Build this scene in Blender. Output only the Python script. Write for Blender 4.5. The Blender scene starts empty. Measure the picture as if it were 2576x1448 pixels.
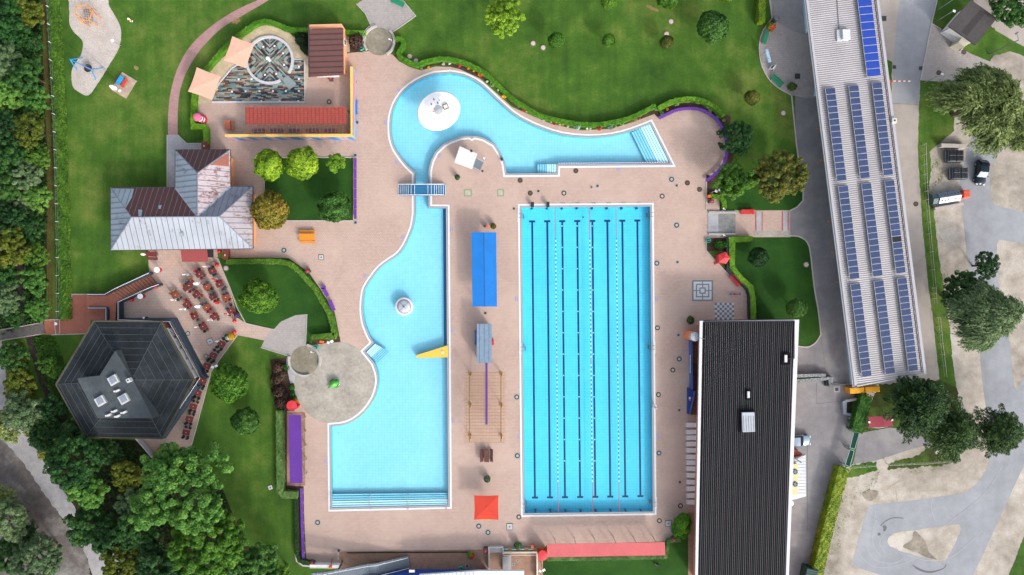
import bpy, bmesh, math, random
import numpy as np
from mathutils import Vector, Matrix
from mathutils.geometry import tessellate_polygon
R=math.radians
SC=bpy.context.scene; COL=SC.collection
# ---------------- camera, world, sun, exposure ----------------
H=111.0; PX=15.4135                      # drone height in m, plan units per metre on the ground
cam=bpy.data.cameras.new('camera'); co=bpy.data.objects.new('camera',cam); COL.objects.link(co)
co.location=(0,0,H); co.rotation_euler=(0,0,0); cam.sensor_width=36; cam.lens=36*H/(2576/PX); cam.clip_end=3000; cam.clip_start=1
SC.camera=co
SUN_AZ=math.atan2(-0.82,0.57); SUN_EL=R(29)
wd=bpy.data.worlds.new('World'); SC.world=wd; wd.use_nodes=True
nt=wd.node_tree; nt.nodes.clear()
sky=nt.nodes.new('ShaderNodeTexSky'); sky.sky_type='NISHITA'; sky.sun_disc=False; sky.sun_elevation=SUN_EL
sky.sun_rotation=math.pi/2-SUN_AZ; sky.dust_density=4; sky.air_density=1.0; sky.ozone_density=1.0
hs=nt.nodes.new('ShaderNodeHueSaturation'); hs.inputs['Saturation'].default_value=0.42
bg=nt.nodes.new('ShaderNodeBackground'); bg.inputs[1].default_value=0.15
wo=nt.nodes.new('ShaderNodeOutputWorld')
nt.links.new(sky.outputs[0],hs.inputs['Color']); nt.links.new(hs.outputs[0],bg.inputs[0]); nt.links.new(bg.outputs[0],wo.inputs[0])
sl=bpy.data.lights.new('sun','SUN'); sl.energy=1.0; sl.angle=R(5); sl.color=(1,0.93,0.84)
so=bpy.data.objects.new('sun',sl); COL.objects.link(so)
sd=Vector((math.cos(SUN_AZ)*math.cos(SUN_EL),math.sin(SUN_AZ)*math.cos(SUN_EL),math.sin(SUN_EL)))
so.rotation_euler=sd.to_track_quat('Z','Y').to_euler(); so.location=sd*300
SC.view_settings.view_transform='Standard'; SC.view_settings.look='None'; SC.view_settings.gamma=1; SC.view_settings.exposure=1.12
SC.cycles.max_bounces=6; SC.cycles.transparent_max_bounces=8

# ---------------- coordinates ----------------
def W(p,h=0.0):
    "plan position p of a point standing h metres up -> world"
    k=(H-h)/H; return Vector(((p[0]-1288)/PX*k,(724-p[1])/PX*k,h))
OY=[0,362.35,724.7,1085.35]
def T(c,r,*xy):
    o=[(644*c+.25028*xy[i],OY[r]+.25028*xy[i+1]) for i in range(0,len(xy),2)]
    return o[0] if len(o)==1 else o
def Z(x0,y0,s):
    def f(*xy):
        o=[((x0+xy[i]/s)/1.1646,(y0+xy[i+1]/s)/1.1646) for i in range(0,len(xy),2)]
        return o[0] if len(o)==1 else o
    return f
def L(*v): return [(v[i],v[i+1]) for i in range(0,len(v),2)]
def cr(pts,n=6,closed=False):
    P=[Vector(p) for p in pts]; out=[]; m=len(P)
    rng=range(m) if closed else range(m-1)
    for i in rng:
        p0=P[(i-1)%m] if closed else P[max(i-1,0)]; p1=P[i]; p2=P[(i+1)%m]; p3=P[(i+2)%m] if closed else P[min(i+2,m-1)]
        for k in range(n):
            t=k/n
            out.append(tuple(.5*((2*p1)+(p2-p0)*t+(2*p0-5*p1+4*p2-p3)*t*t+(3*p1-p0-3*p2+p3)*t**3)))
    if not closed: out.append(tuple(P[-1]))
    return out
# ---------------- materials ----------------
def lin(c):
    if isinstance(c,str): c=[int(c[i:i+2],16)/255 for i in (0,2,4)]
    return tuple(x/12.92 if x<=.04045 else ((x+.055)/1.055)**2.4 for x in c)
def sc(c,k): return tuple(min(1,x*k) for x in c)
MC={}; LEAFK=1.24
class NT:
    def __init__(s,name):
        s.m=bpy.data.materials.new(name); s.m.use_nodes=True; s.t=s.m.node_tree; s.b=s.t.nodes['Principled BSDF']; s.out=s.t.nodes['Material Output']
    def n(s,typ,**kw):
        nd=s.t.nodes.new('ShaderNode'+typ)
        for k,v in kw.items():
            if k.startswith('i_'): nd.inputs[k[2:].replace('_',' ')].default_value=v
            else: setattr(nd,k,v)
        return nd
    def l(s,a,b): s.t.links.new(a,b)
    def pos(s,obj=False):
        return s.n('TexCoord').outputs['Object'] if obj else s.n('NewGeometry').outputs['Position']
    def noise(s,vec,scale,detail=3,rough=.55):
        nd=s.n('TexNoise'); nd.inputs['Scale'].default_value=scale; nd.inputs['Detail'].default_value=detail; nd.inputs['Roughness'].default_value=rough
        s.l(vec,nd.inputs['Vector']); return nd.outputs['Fac']
    def ramp(s,fac,stops,const=False):
        r=s.n('ValToRGB'); e=r.color_ramp.elements
        if const: r.color_ramp.interpolation='CONSTANT'
        while len(e)<len(stops): e.new(.5)
        for k,(p,c) in enumerate(stops): e[k].position=p; e[k].color=(*c[:3],1)
        s.l(fac,r.inputs[0]); return r.outputs[0]
    def mix(s,fac,a,b,mode='MIX'):
        m=s.n('MixRGB',blend_type=mode)
        for k,v in ((0,fac),(1,a),(2,b)):
            if hasattr(v,'default_value') or hasattr(v,'is_linked'): s.l(v,m.inputs[k])
            elif k==0: m.inputs[0].default_value=v
            else: m.inputs[k].default_value=(*v[:3],1)
        return m.outputs[0]
    def math(s,op,a,b=0.0,c=0.0):
        m=s.n('Math',operation=op)
        for k,v in enumerate((a,b,c)):
            if isinstance(v,(int,float)): m.inputs[k].default_value=v
            else: s.l(v,m.inputs[k])
        return m.outputs[0]
    def bump(s,hgt,st=.3,d=.05):
        b=s.n('Bump'); b.inputs['Strength'].default_value=st; b.inputs['Distance'].default_value=d
        s.l(hgt,b.inputs['Height']); s.l(b.outputs[0],s.b.inputs['Normal'])
    def col(s,c): s.l(c,s.b.inputs['Base Color'])
    def rough(s,v): s.b.inputs['Roughness'].default_value=v
def M(name,c,rough=.7,var=.12,scale=3,metal=0.0,obj=True,bump=0,k=.8,stretch=None,spec=.5):
    "plain surface with two scales of mottling"
    if name in MC: return MC[name]
    t=NT(name); c=sc(lin(c),k); v=t.pos(obj)
    if stretch:
        mp=t.n('Mapping'); mp.inputs['Scale'].default_value=stretch; t.l(v,mp.inputs[0]); v=mp.outputs[0]
    a=t.noise(v,scale); b=t.noise(v,scale*7,4)
    f=t.math('ADD',t.math('MULTIPLY',a,.6),t.math('MULTIPLY',b,.4))
    t.col(t.ramp(f,[(.3,sc(c,1-var*1.6)),(.5,c),(.7,sc(c,1+var*1.2))])); t.rough(rough); t.b.inputs['Metallic'].default_value=metal; t.b.inputs['Specular IOR Level'].default_value=spec
    if bump: t.bump(f,bump,.05)
    MC[name]=t.m; return t.m
def paver(name,cols,mortar,bw,bh,rot=0,msize=.012,patch=.25,off=.5,pcol=None):
    if name in MC: return MC[name]
    t=NT(name); v=t.pos()
    mp=t.n('Mapping'); mp.inputs['Rotation'].default_value=(0,0,R(rot)); t.l(v,mp.inputs[0]); vv=mp.outputs[0]
    bt=t.n('TexBrick',offset=off); bt.inputs['Scale'].default_value=1; bt.inputs['Brick Width'].default_value=bw; bt.inputs['Row Height'].default_value=bh
    bt.inputs['Mortar Size'].default_value=msize; bt.inputs['Mortar Smooth'].default_value=.2; bt.inputs['Bias'].default_value=0
    for i,c in enumerate(list(cols)[:2]): bt.inputs[i+1].default_value=(*sc(lin(c),.8),1)
    bt.inputs['Mortar'].default_value=(*sc(lin(mortar),.8),1); t.l(vv,bt.inputs['Vector'])
    big=t.noise(v,.12,5,.6); mid=t.noise(v,1.1,4,.6); fine=t.noise(v,9,3)
    c=t.mix(1,bt.outputs[0],t.ramp(mid,[(.3,(1-patch*.7,)*3),(.7,(1+patch*.35,)*3)]),'MULTIPLY')
    c=t.mix(t.math('MULTIPLY',t.ramp(big,[(.42,(0,0,0)),(.66,(1,1,1))]),.55),c,sc(lin(pcol or cols[0]),.8))
    c=t.mix(1,c,t.ramp(fine,[(.3,(.9,)*3),(.7,(1.08,)*3)]),'MULTIPLY')
    t.col(c); t.rough(.85); t.bump(t.math('ADD',bt.outputs['Fac'],t.math('MULTIPLY',fine,-.4)),.25,-.01)
    MC[name]=t.m; return t.m
def blotch(name,c1,c2,c3,scale=.15,fscale=6,rough=.95,bump=.2,grain=.15,k=.8,streak=None):
    "ground: three colours spread by layered noise plus grain"
    if name in MC: return MC[name]
    t=NT(name); v=t.pos(); c1,c2,c3=[sc(lin(c),k) for c in (c1,c2,c3)]
    a=t.noise(v,scale,6,.62); b=t.noise(v,scale*6,5,.6); f=t.noise(v,fscale,4,.7)
    m=t.math('ADD',t.math('MULTIPLY',a,.62),t.math('MULTIPLY',b,.38))
    c=t.ramp(m,[(.36,c1),(.5,c2),(.63,c3)])
    if streak:
        mp=t.n('Mapping'); mp.inputs['Rotation'].default_value=(0,0,R(streak[0])); mp.inputs['Scale'].default_value=(1,.06,1); t.l(v,mp.inputs[0])
        s=t.noise(mp.outputs[0],streak[1],3); c=t.mix(1,c,t.ramp(s,[(.3,(1-streak[2],)*3),(.7,(1+streak[2],)*3)]),'MULTIPLY')
    c=t.mix(1,c,t.ramp(f,[(.28,(1-grain,)*3),(.72,(1+grain,)*3)]),'MULTIPLY')
    t.col(c); t.rough(rough); t.bump(f,bump,.04); t.b.inputs['Specular IOR Level'].default_value=.25
    MC[name]=t.m; return t.m
def leafmat(name,c1,c2,c3=None,k=.8,trans=.3,big=.55):
    if name in MC: return MC[name]
    t=NT(name); v=t.pos(True); k*=LEAFK; c1,c2=[sc(lin(c),k) for c in (c1,c2)]; c3=sc(lin(c3),k) if c3 else c2
    oi=t.n('ObjectInfo'); va=t.n('VectorMath',operation='ADD'); t.l(v,va.inputs[0])
    cb=t.n('CombineXYZ'); t.l(t.math('MULTIPLY',oi.outputs['Random'],37),cb.inputs[0]); t.l(cb.outputs[0],va.inputs[1]); vv=va.outputs[0]
    a=t.noise(vv,big,3); b=t.noise(vv,5,2)
    f=t.math('ADD',t.math('MULTIPLY',a,.5),t.math('MULTIPLY',b,.5))
    c=t.ramp(f,[(.36,c1),(.5,c2),(.64,c3)])
    hs=t.n('HueSaturation'); t.l(c,hs.inputs['Color']); t.l(t.math('MULTIPLY_ADD',oi.outputs['Random'],.4,.8),hs.inputs['Value']); t.l(t.math('MULTIPLY_ADD',oi.outputs['Random'],-.03,.515),hs.inputs['Hue'])
    t.col(hs.outputs[0]); t.rough(.6); t.b.inputs['Specular IOR Level'].default_value=.3
    tr=t.n('BsdfTranslucent'); t.l(hs.outputs[0],tr.inputs[0]); mx=t.n('MixShader'); mx.inputs[0].default_value=trans
    t.l(t.b.outputs[0],mx.inputs[1]); t.l(tr.outputs[0],mx.inputs[2]); t.l(mx.outputs[0],t.out.inputs[0])
    MC[name]=t.m; return t.m
# ---------------- objects ----------------
def tag(o,label=None,cat=None,group=None,kind=None):
    if label: o['label']=label
    if cat: o['category']=cat
    if group: o['group']=group
    if kind: o['kind']=kind
    return o
def empty(name,loc,label=None,cat=None,group=None,rz=0):
    o=bpy.data.objects.new(name,None); COL.objects.link(o); o.location=loc; o.rotation_euler=(0,0,rz); o.empty_display_size=.3
    return tag(o,label,cat,group)
def copy_tree(o,parent=None):
    c=o.copy(); COL.objects.link(c)
    if parent: c.parent=parent; c.matrix_parent_inverse=o.matrix_parent_inverse
    for ch in list(o.children): copy_tree(ch,c)
    return c
def inst(proto,loc,rz=0,label=None,group=None,s=None,cat=None):
    if proto.name not in USED: c=proto; USED.add(proto.name)
    else: c=copy_tree(proto)
    c.location=loc; c.rotation_euler=(0,0,rz)
    if s: c.scale=(s,s,s) if isinstance(s,(int,float)) else s
    return tag(c,label,cat,group)
WB={}; USED=set()
class MB:
    def __init__(s): s.v=[]; s.f=[]; s.m=[]
    def add(s,vs,fs,m=0):
        b=len(s.v); s.v+= [tuple(v) for v in vs]; s.f+=[tuple(b+i for i in f) for f in fs]; s.m+=[m]*len(fs); return s
    def box(s,c,size,rz=0,m=0,rx=0,ry=0):
        "c centre, size full"
        mt=Matrix.Rotation(rz,3,'Z')@Matrix.Rotation(ry,3,'Y')@Matrix.Rotation(rx,3,'X'); hx,hy,hz=[q/2 for q in size]
        vs=[Vector(c)+mt@Vector((x*hx,y*hy,z*hz)) for z in(-1,1) for y in(-1,1) for x in(-1,1)]
        return s.add(vs,[(0,2,3,1),(4,5,7,6),(0,1,5,4),(2,6,7,3),(0,4,6,2),(1,3,7,5)],m)
    def bbox(s,c,size,b=.02,rz=0,m=0):
        "box with bevelled top edge"
        hx,hy,hz=[q/2 for q in size]; mt=Matrix.Rotation(rz,3,'Z'); vs=[]
        for (ix,z) in ((0,-hz),(0,hz-b),(b,hz)):
            for sx,sy in((-1,-1),(1,-1),(1,1),(-1,1)): vs.append(Vector(c)+mt@Vector((sx*(hx-ix),sy*(hy-ix),z)))
        fs=[(3,2,1,0),(8,9,10,11)]
        for k in(0,4):
            for i in range(4): fs.append((k+i,k+(i+1)%4,k+4+(i+1)%4,k+4+i))
        return s.add(vs,fs,m)
    def bar(s,a,b,w=.05,h=None,m=0,up=(0,0,1)):
        a=Vector(a); b=Vector(b); d=b-a; ln=d.length
        if ln<1e-5: return s
        d/=ln; u=Vector(up)
        if abs(d.dot(u))>.98: u=Vector((1,0,0))
        x=d.cross(u).normalized(); y=x.cross(d); h=h or w
        vs=[p+x*sx*w/2+y*sy*h/2 for p in(a,b) for sx,sy in((-1,-1),(1,-1),(1,1),(-1,1))]
        return s.add(vs,[(3,2,1,0),(4,5,6,7),(0,1,5,4),(1,2,6,5),(2,3,7,6),(3,0,4,7)],m)
    def tube(s,pts,r=.03,n=8,m=0,cap=True):
        P=[Vector(p) for p in pts]; rs=r if isinstance(r,(list,tuple)) else [r]*len(P); vs=[]; fs=[]
        for i,p in enumerate(P):
            d=(P[min(i+1,len(P)-1)]-P[max(i-1,0)]); d=d.normalized() if d.length>0 else Vector((0,0,1))
            u=Vector((0,0,1)) if abs(d.z)<.95 else Vector((1,0,0)); x=d.cross(u).normalized(); y=d.cross(x)
            for k in range(n):
                a=2*math.pi*k/n; vs.append(p+(x*math.cos(a)+y*math.sin(a))*rs[i])
        for i in range(len(P)-1):
            for k in range(n): fs.append((i*n+k,i*n+(k+1)%n,(i+1)*n+(k+1)%n,(i+1)*n+k))
        if cap: fs.append(tuple(range(n))[::-1]); fs.append(tuple((len(P)-1)*n+k for k in range(n)))
        return s.add(vs,fs,m)
    def lathe(s,c,prof,n=24,m=0,cap=True,mf=None):
        c=Vector(c); vs=[]; 
        for r,z in prof:
            for k in range(n): a=2*math.pi*k/n; vs.append(c+Vector((r*math.cos(a),r*math.sin(a),z)))
        for i in range(len(prof)-1):
            s_=len(s.v) if i==0 else s_
            if i==0: s.add(vs,[],m)
            mm=mf(i) if mf else m
            for k in range(n): s.f.append((s_+i*n+k,s_+i*n+(k+1)%n,s_+(i+1)*n+(k+1)%n,s_+(i+1)*n+k)); s.m.append(mm)
        if cap:
            s.f.append(tuple(s_+k for k in range(n))[::-1]); s.m.append(mf(0) if mf else m)
            s.f.append(tuple(s_+(len(prof)-1)*n+k for k in range(n))); s.m.append(mf(len(prof)-2) if mf else m)
        return s
    def cyl(s,c,r,h,n=20,m=0,r2=None): return s.lathe(c,[(r,0),(r if r2 is None else r2,h)],n,m)
    def poly(s,pts,holes=(),m=0):
        rings=[[Vector(p) for p in pts]]+[[Vector(p) for p in h] for h in holes]
        tris=tessellate_polygon([[Vector((p.x,p.y,0)) for p in r] for r in rings]); allp=[p for r in rings for p in r]
        out=[]
        for t in tris:
            a,b,c=[allp[i] for i in t]
            if (b-a).cross(c-a).z<0: t=t[::-1]
            out.append(t)
        return s.add(allp,out,m)
    def prism(s,pts,z0,z1,m=0,ms=None,mb=False):
        "pts xy world (any z ignored); z1 can be list"
        P=[Vector((p[0],p[1],0)) for p in pts]
        area=sum(P[i].x*P[(i+1)%len(P)].y-P[(i+1)%len(P)].x*P[i].y for i in range(len(P)))
        if area<0: P=P[::-1]
        n=len(P); s.poly([(p.x,p.y,z1) for p in P],m=m)
        s.add([(p.x,p.y,z0) for p in P]+[(p.x,p.y,z1) for p in P],[(i,(i+1)%n,n+(i+1)%n,n+i) for i in range(n)],m if ms is None else ms)
        return s
    def slab(s,pts,th=.12,m=0,ms=None):
        "pts 3d planar ring; thickened downward"
        n=len(pts); P=[Vector(p) for p in pts]
        area=sum(P[i].x*P[(i+1)%n].y-P[(i+1)%n].x*P[i].y for i in range(n))
        if area<0: P=P[::-1]
        s.poly(P,m=m); lo=[p-Vector((0,0,th)) for p in P]
        b=len(s.v); s.poly(lo,m=m if ms is None else ms)
        s.add(lo+P,[(i,(i+1)%n,n+(i+1)%n,n+i) for i in range(n)],m if ms is None else ms); return s
    def ribs(s,pts,d,sp,w=.06,h=.06,m=0,lift=.03):
        "raised ribs over planar polygon pts, running along xy direction d"
        P=[Vector(p) for p in pts]; nrm=Vector((0,0,0))
        for i in range(len(P)): nrm+=P[i].cross(P[(i+1)%len(P)])
        nrm.normalize()
        if nrm.z<0: nrm=-nrm
        d=Vector((d[0],d[1],0)).normalized(); q=Vector((-d.y,d.x,0)); us=[p.dot(q) for p in P]
        zf=lambda x,y:(nrm.dot(P[0])-nrm.x*x-nrm.y*y)/nrm.z
        u=min(us)+sp*.6
        while u<max(us)-.02:
            hit=[]
            for i in range(len(P)):
                a,b=P[i],P[(i+1)%len(P)]; ua,ub=a.dot(q)-u,b.dot(q)-u
                if (ua<0)!=(ub<0): t=ua/(ua-ub); hit.append((a+(b-a)*t).dot(d))
            hit.sort()
            for k in range(0,len(hit)-1,2):
                if hit[k+1]-hit[k]>.08:
                    a=d*hit[k]+q*u; b=d*hit[k+1]+q*u; a.z=zf(a.x,a.y)+lift; b.z=zf(b.x,b.y)+lift; s.bar(a,b,w,h,m)
            u+=sp
        return s
    def build(s,name,mats,parent=None,base=None,smooth=False,label=None,cat=None,group=None,kind=None):
        if not isinstance(mats,(list,tuple)): mats=[mats]
        if parent is not None: o0=Vector(WB.get(parent.name,(0,0,0)))
        elif base=='zero' or kind: o0=Vector((0,0,0))
        elif base is not None: o0=Vector(base)
        else:
            a=np.array(s.v); o0=Vector(((a[:,0].min()+a[:,0].max())/2,(a[:,1].min()+a[:,1].max())/2,a[:,2].min()))
        me=bpy.data.meshes.new(name); me.from_pydata([tuple(Vector(v)-o0) for v in s.v],[],s.f)
        for mt in mats: me.materials.append(mt)
        if len(mats)>1: me.polygons.foreach_set('material_index',s.m)
        if smooth: me.polygons.foreach_set('use_smooth',[True]*len(s.f))
        me.update(); ob=bpy.data.objects.new(name,me); COL.objects.link(ob)
        if parent is not None:
            ob.parent=parent
        else: ob.location=o0
        WB[ob.name]=tuple(o0)
        return tag(ob,label,cat,group,kind)
def thing(name,base,label,cat,group=None):
    "Empty whose parts are written in world coordinates"
    o=empty(name,base,label,cat,group); WB[o.name]=tuple(base); return o
def proto(name,label,cat,group=None):
    "Empty whose parts are written in local coordinates"
    return empty(name,(0,0,0),label,cat,group)
def offset(P,d):
    "offset closed xy ring outward by d (world metres)"
    P=[Vector((p[0],p[1])) for p in P]; n=len(P)
    if sum(P[i].x*P[(i+1)%n].y-P[(i+1)%n].x*P[i].y for i in range(n))<0: d=-d
    out=[]
    for i in range(n):
        a=(P[i]-P[i-1]).normalized(); b=(P[(i+1)%n]-P[i]).normalized()
        na=Vector((a.y,-a.x)); nb=Vector((b.y,-b.x)); m=na+nb
        if m.length<.2: m=na
        m.normalize(); k=1/max(.5,m.dot(na)); out.append(P[i]+m*d*k)
    return out
def ring(mb,A,B,z,m=0,z2=None):
    n=len(A); z2=z if z2 is None else z2
    mb.add([(a[0],a[1],z) for a in A]+[(b[0],b[1],z2) for b in B],[(i,(i+1)%n,n+(i+1)%n,n+i) for i in range(n)],m)
def clean(mb_ring): return mb_ring
def strip(mb,pts,w,z0,z1,m=0,ms=None,taper=0.0):
    "wall/kerb of width w (m) along open world polyline"
    P=[Vector((p[0],p[1])) for p in pts]; n=len(P); l=[];r=[];lt=[];rt=[]
    for i in range(n):
        d=(P[min(i+1,n-1)]-P[max(i-1,0)]).normalized(); q=Vector((-d.y,d.x)); k=1.0
        if 0<i<n-1:
            a=(P[i]-P[i-1]).normalized(); k=1/max(.6,abs(Vector((-a.y,a.x)).dot(q)))
        l.append(P[i]+q*w/2*k); r.append(P[i]-q*w/2*k); lt.append(P[i]+q*(w/2-taper)*k); rt.append(P[i]-q*(w/2-taper)*k)
    vs=[(p.x,p.y,z0) for p in l]+[(p.x,p.y,z0) for p in r]+[(p.x,p.y,z1) for p in lt]+[(p.x,p.y,z1) for p in rt]
    fs=[];fm=[]
    ms=m if ms is None else ms
    for i in range(n-1):
        mb.add([],[]) 
        fs.append((2*n+i,3*n+i,3*n+i+1,2*n+i+1)); fm.append(m)
        fs.append((i,2*n+i,2*n+i+1,i+1)); fm.append(ms)
        fs.append((n+i,n+i+1,3*n+i+1,3*n+i)); fm.append(ms)
    fs+=[(0,n,3*n,2*n),(n-1,3*n-1,4*n-1,2*n-1)]; fm+=[ms,ms]
    b=len(mb.v); mb.v+=vs; mb.f+=[tuple(b+i for i in f) for f in fs]; mb.m+=fm
    return mb
def Ws(pts,h=0): return [W(p,h) for p in pts]
def ground(name,pts,z,mat,holes=()):
    mb=MB(); mb.poly([(*W(p)[:2],z) for p in pts],[[(*q[:2],z) for q in h] for h in holes]); return mb.build(name,mat,kind='structure')
# ---------------- ground materials ----------------
lawn=blotch('lawn_grass','37601e','537e27','809442',.05,3.2,grain=.18,bump=.4,k=.51,streak=(8,.9,.12))
lawn_dark=blotch('lawn_grass_deep','204a14','2f5e1b','3f6c22',.06,3.2,grain=.18,bump=.4,k=.55)
deckm=paver('deck_paver',('c8ada1','baa196'),'a18a80',.3,.24,patch=.07,pcol='cbb4a6',msize=.02)
pathm=paver('path_paver',('b6908d','a27c7c'),'8c6a69',.4,.16,rot=3,patch=.15)
terrm=paver('terrace_paver',('c9aa9b','b7aaa2'),'94796d',.62,.45,patch=.16,pcol='bd9f92')
lowbrick=paver('lower_terrace_brick',('a3776a','a98c70'),'6d5149',.34,.17,patch=.3,pcol='9c7f6c')
redbrick=paver('ramp_brick',('b2705c','a66450'),'7d4a3d',.3,.2,patch=.2)
greypav=paver('grey_paver',('aca6a4','a09997'),'857f7e',.3,.3,patch=.15)
slabm=paver('sand_slab',('d2bfa0','bfae93'),'84735c',1.1,.8,rot=30,patch=.3,off=0)
asph=blotch('asphalt','7e7c80','8b898c','9a9897',.12,7,grain=.1,bump=.1,streak=(7,.5,.05))
asph2=blotch('asphalt_pale','8e9096','9a9da4','a5a7ad',.1,7,grain=.07,bump=.1,streak=(60,.35,.06))
asph3=blotch('asphalt_dusty','9f9690','ada49d','b6ada6',.1,7,grain=.07,bump=.1)
gravelm=blotch('gravel_lot','8b837a','b0a79c','c8c2b9',.09,5,grain=.16,bump=.4,streak=(65,.5,.06))
playm=blotch('play_gravel','b3a9a3','c0b7b1','c9c1bb',.4,6,grain=.3,bump=1.0)
concm=blotch('concrete_mottled','8f8a82','a8a298','b8b2a8',.35,5,grain=.1,bump=.1)
concd=blotch('concrete_brown','77705f','8a8375','9a9486',.3,8,grain=.18,bump=.2)
concg=blotch('concrete_grey','9a9ba0','a8a9ad','b4b5b9',.3,6,grain=.05,bump=.1)
soilm=blotch('bed_soil','3a2c26','4a3830','5c483c',.6,8,grain=.4,bump=.6)
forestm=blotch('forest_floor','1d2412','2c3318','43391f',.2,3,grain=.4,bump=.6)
vergem=blotch('dusty_verge','4a4544','68625f','8d8b87',.12,4,grain=.22,bump=.4)
streamm=blotch('stream_bed','201c18','332b27','4d443f',.8,4,grain=.4,bump=.6,rough=.4)
# ---------------- pool outlines ----------------
pA=T(1,0,1950,743,2080,765,2200,820,2290,885,2400,990,2573,1145)+T(2,0,150,1235,300,1300,500,1362,750,1388,1000,1372,1200,1322,1388,1250)
pB=T(2,1,1585,195,470,205,443,207,443,293,0,297)+T(1,1,2520,297,2508,205,2480,130,2440,60,2400,0)
pC=T(1,0,2360,1425,2290,1385,2190,1362,2170,1376,2150,1362,2050,1375,1950,1410,1880,1450)
pD=T(1,1,1800,80,1755,170,1733,260,1731,300,1731,648,1907,650)
pE=T(1,3,1930,742,765,768)+[T(1,2,757,1395)]
pF=cr(T(1,2,850,1386,950,1355,1050,1290,1130,1205,1190,1110,1225,1010,1236,930,1225,850,1192,755),3)+T(1,2,1100,640,1190,552)
pG=T(1,2,1150,490,1100,370,1080,250,1078,180,1087,80,1107,0)+T(1,1,1170,1350,1250,1250,1350,1175,1430,1120,1500,1030,1560,900,1590,800,1605,700)
pH=T(1,1,1605,290,1520,210,1450,120,1400,40)+T(1,0,1370,1400,1360,1300,1365,1180,1400,1060,1460,960,1550,870,1680,795,1800,755)
LEIS=[W(p) for p in cr(pA,2)[:]+pB[:6]+cr(pB[6:]+pC,1)+cr(pD,1)+pE+pF+cr(pG,2)+cr(pH,2)]
lane_d=L(1312.5,523.3,1634.7,520.5,1641.7,1286.8,1320,1291.3)
LANE=[W(p) for p in lane_d]
def holes(): return [[tuple(v) for v in offset(LEIS,.12)],[tuple(v) for v in offset(LANE,.1)]]
HO=[[(v[0],v[1],0) for v in h] for h in holes()]
RG=random.Random(5); ROUGH={'gravel_island':1.3,'gravel_lot':1.6,'yard_grass':3.2,'grass_verge':1.2,'dusty_verge':5,'play_gravel_patch':.8,'gravel_path':2.2,'gravel_stain':1.5,'stream':2,'bare_patch':2,'road_stain':.5,'dirt_strip':1.5}
def roughen(P,a):
    out=[]; ph=[RG.random()*6 for _ in range(6)]
    for i in range(len(P)):
        p=Vector(P[i]); q=Vector(P[(i+1)%len(P)]); d=q-p; n=min(400,max(1,int(d.length/4)));
        if d.length<1e-6: continue
        u=Vector((-d.y,d.x)).normalized()
        for k in range(n): c=p+d*k/n; s_=math.sin(c.x*.11+c.y*.13+ph[0])+.7*math.sin(c.x*.31-c.y*.27+ph[1])+.5*math.sin(c.x*.7+c.y*.9+ph[2])+RG.uniform(-.8,.8); out.append(tuple(c+u*a*s_*.5) if 0<k else tuple(p))
    return out
def gw(name,pts,z,mat,hs=()):
    if name in ROUGH: pts=roughen(pts,ROUGH[name])
    mb=MB(); mb.poly([(*W(p)[:2],z) for p in pts],[[(q[0],q[1],z) for q in h] for h in hs]); return mb.build(name,mat,kind='structure')
gw('ground',L(-9000,-9000,11000,-9000,11000,11000,-9000,11000),0,lawn,HO)
deck_out=L(494,236,533,258,766,259,766,152,776,140,778,128,872,135,919,130,955,128,987,138,1004,155,1032,170,1060,178,1095,168,1132,169,1157,175,1207,198,1257,242,1288,270,1338,292,1388,313,1463,329,1538,325,1601,305,1646,288,1657,299,1680,288,1701,277,1726,273,1751,273,1776,282,1801,299,1816,320,1824,339,1829,362,1829,385,1824,407,1809,430,1791,445,1776,456,1777,530,1850,530,1988,530,1988,597,1835,598,1777,600,1777,632,1826,682,1864,716,1881,740,1882,806,2000,806,1985,1470,1730,1470,1733,1290,1700,1350,1680,1362,1375,1372,1366,1385,1230,1386,1230,1470,853,1470,853,1425,783,1422,770,1405,762,1228,722,1222,722,1035,740,1035,740,950,768,870,857,861,842,785,804,725,776,685,726,650,660,649,565,650,548,600,440,600,440,470,500,378,527,362,525,318,495,318)
gw('pool_deck',deck_out,.012,deckm,HO)
gw('terrace',L(370,600,548,600,548,650,579,725,597,800,618,813,690,830,664,857,597,843.6,530.6,935,520.6,975,490.6,1087,473,1153,390.5,1155.5,343,1108,343,1000,300,900,298,805,298,760,375.5,688),.02,terrm)
gw('lower_terrace',L(853,1388,1230,1383,1368,1383,1366,1600,853,1600),.02,lowbrick)
for i,(p) in enumerate([L(181,741,264,741,300,720,300,806,228,806,226,840,130,843,110,842,112,806,178,802)]): gw('brick_platform',p,.02,redbrick)
gw('park_path',cr(L(700,-40,655,-3,610,18,562,45,513,82,475,122,446,175,429,235,423,290,423,340),4)+L(447,340)+cr(L(447,290,452,235,468,185,494,140,520,108,560,70,610,40,665,8,720,-30),4),.02,pathm)
gw('concrete_path',L(421,340,447,340,470,362,524,362,524,380,441,380,441,474,421,474),.024,concg)
gw('play_gravel_patch',cr(L(178,-40,175,30,175,60,185,80,205,100,209,115,203,140,186,165,180,185,182,215,195,230,222,241,245,212,275,165,298,125,305,90,300,60,275,15,262,-40),4,True),.02,playm)
gw('fan_paving',L(896.8,11,925,-8,990,-14,1015,3,1046,41,985.6,84,955,100,936,72,919,35),.024,greypav)
gw('fan_paving',cr(L(772.4,791,744,793.5,706.6,810,676.5,837,656.5,875),3)+L(729,897,769,885),.028,greypav)
gw('kids_pool_paving',L(495,240)+cr(L(523,180,538,163,576,133,606,95,644,71,682,64,719,78,744,98,760,118,770,140),3)+L(776,150,776,190,766,259,533,259,500,262),.026,slabm)
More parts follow.
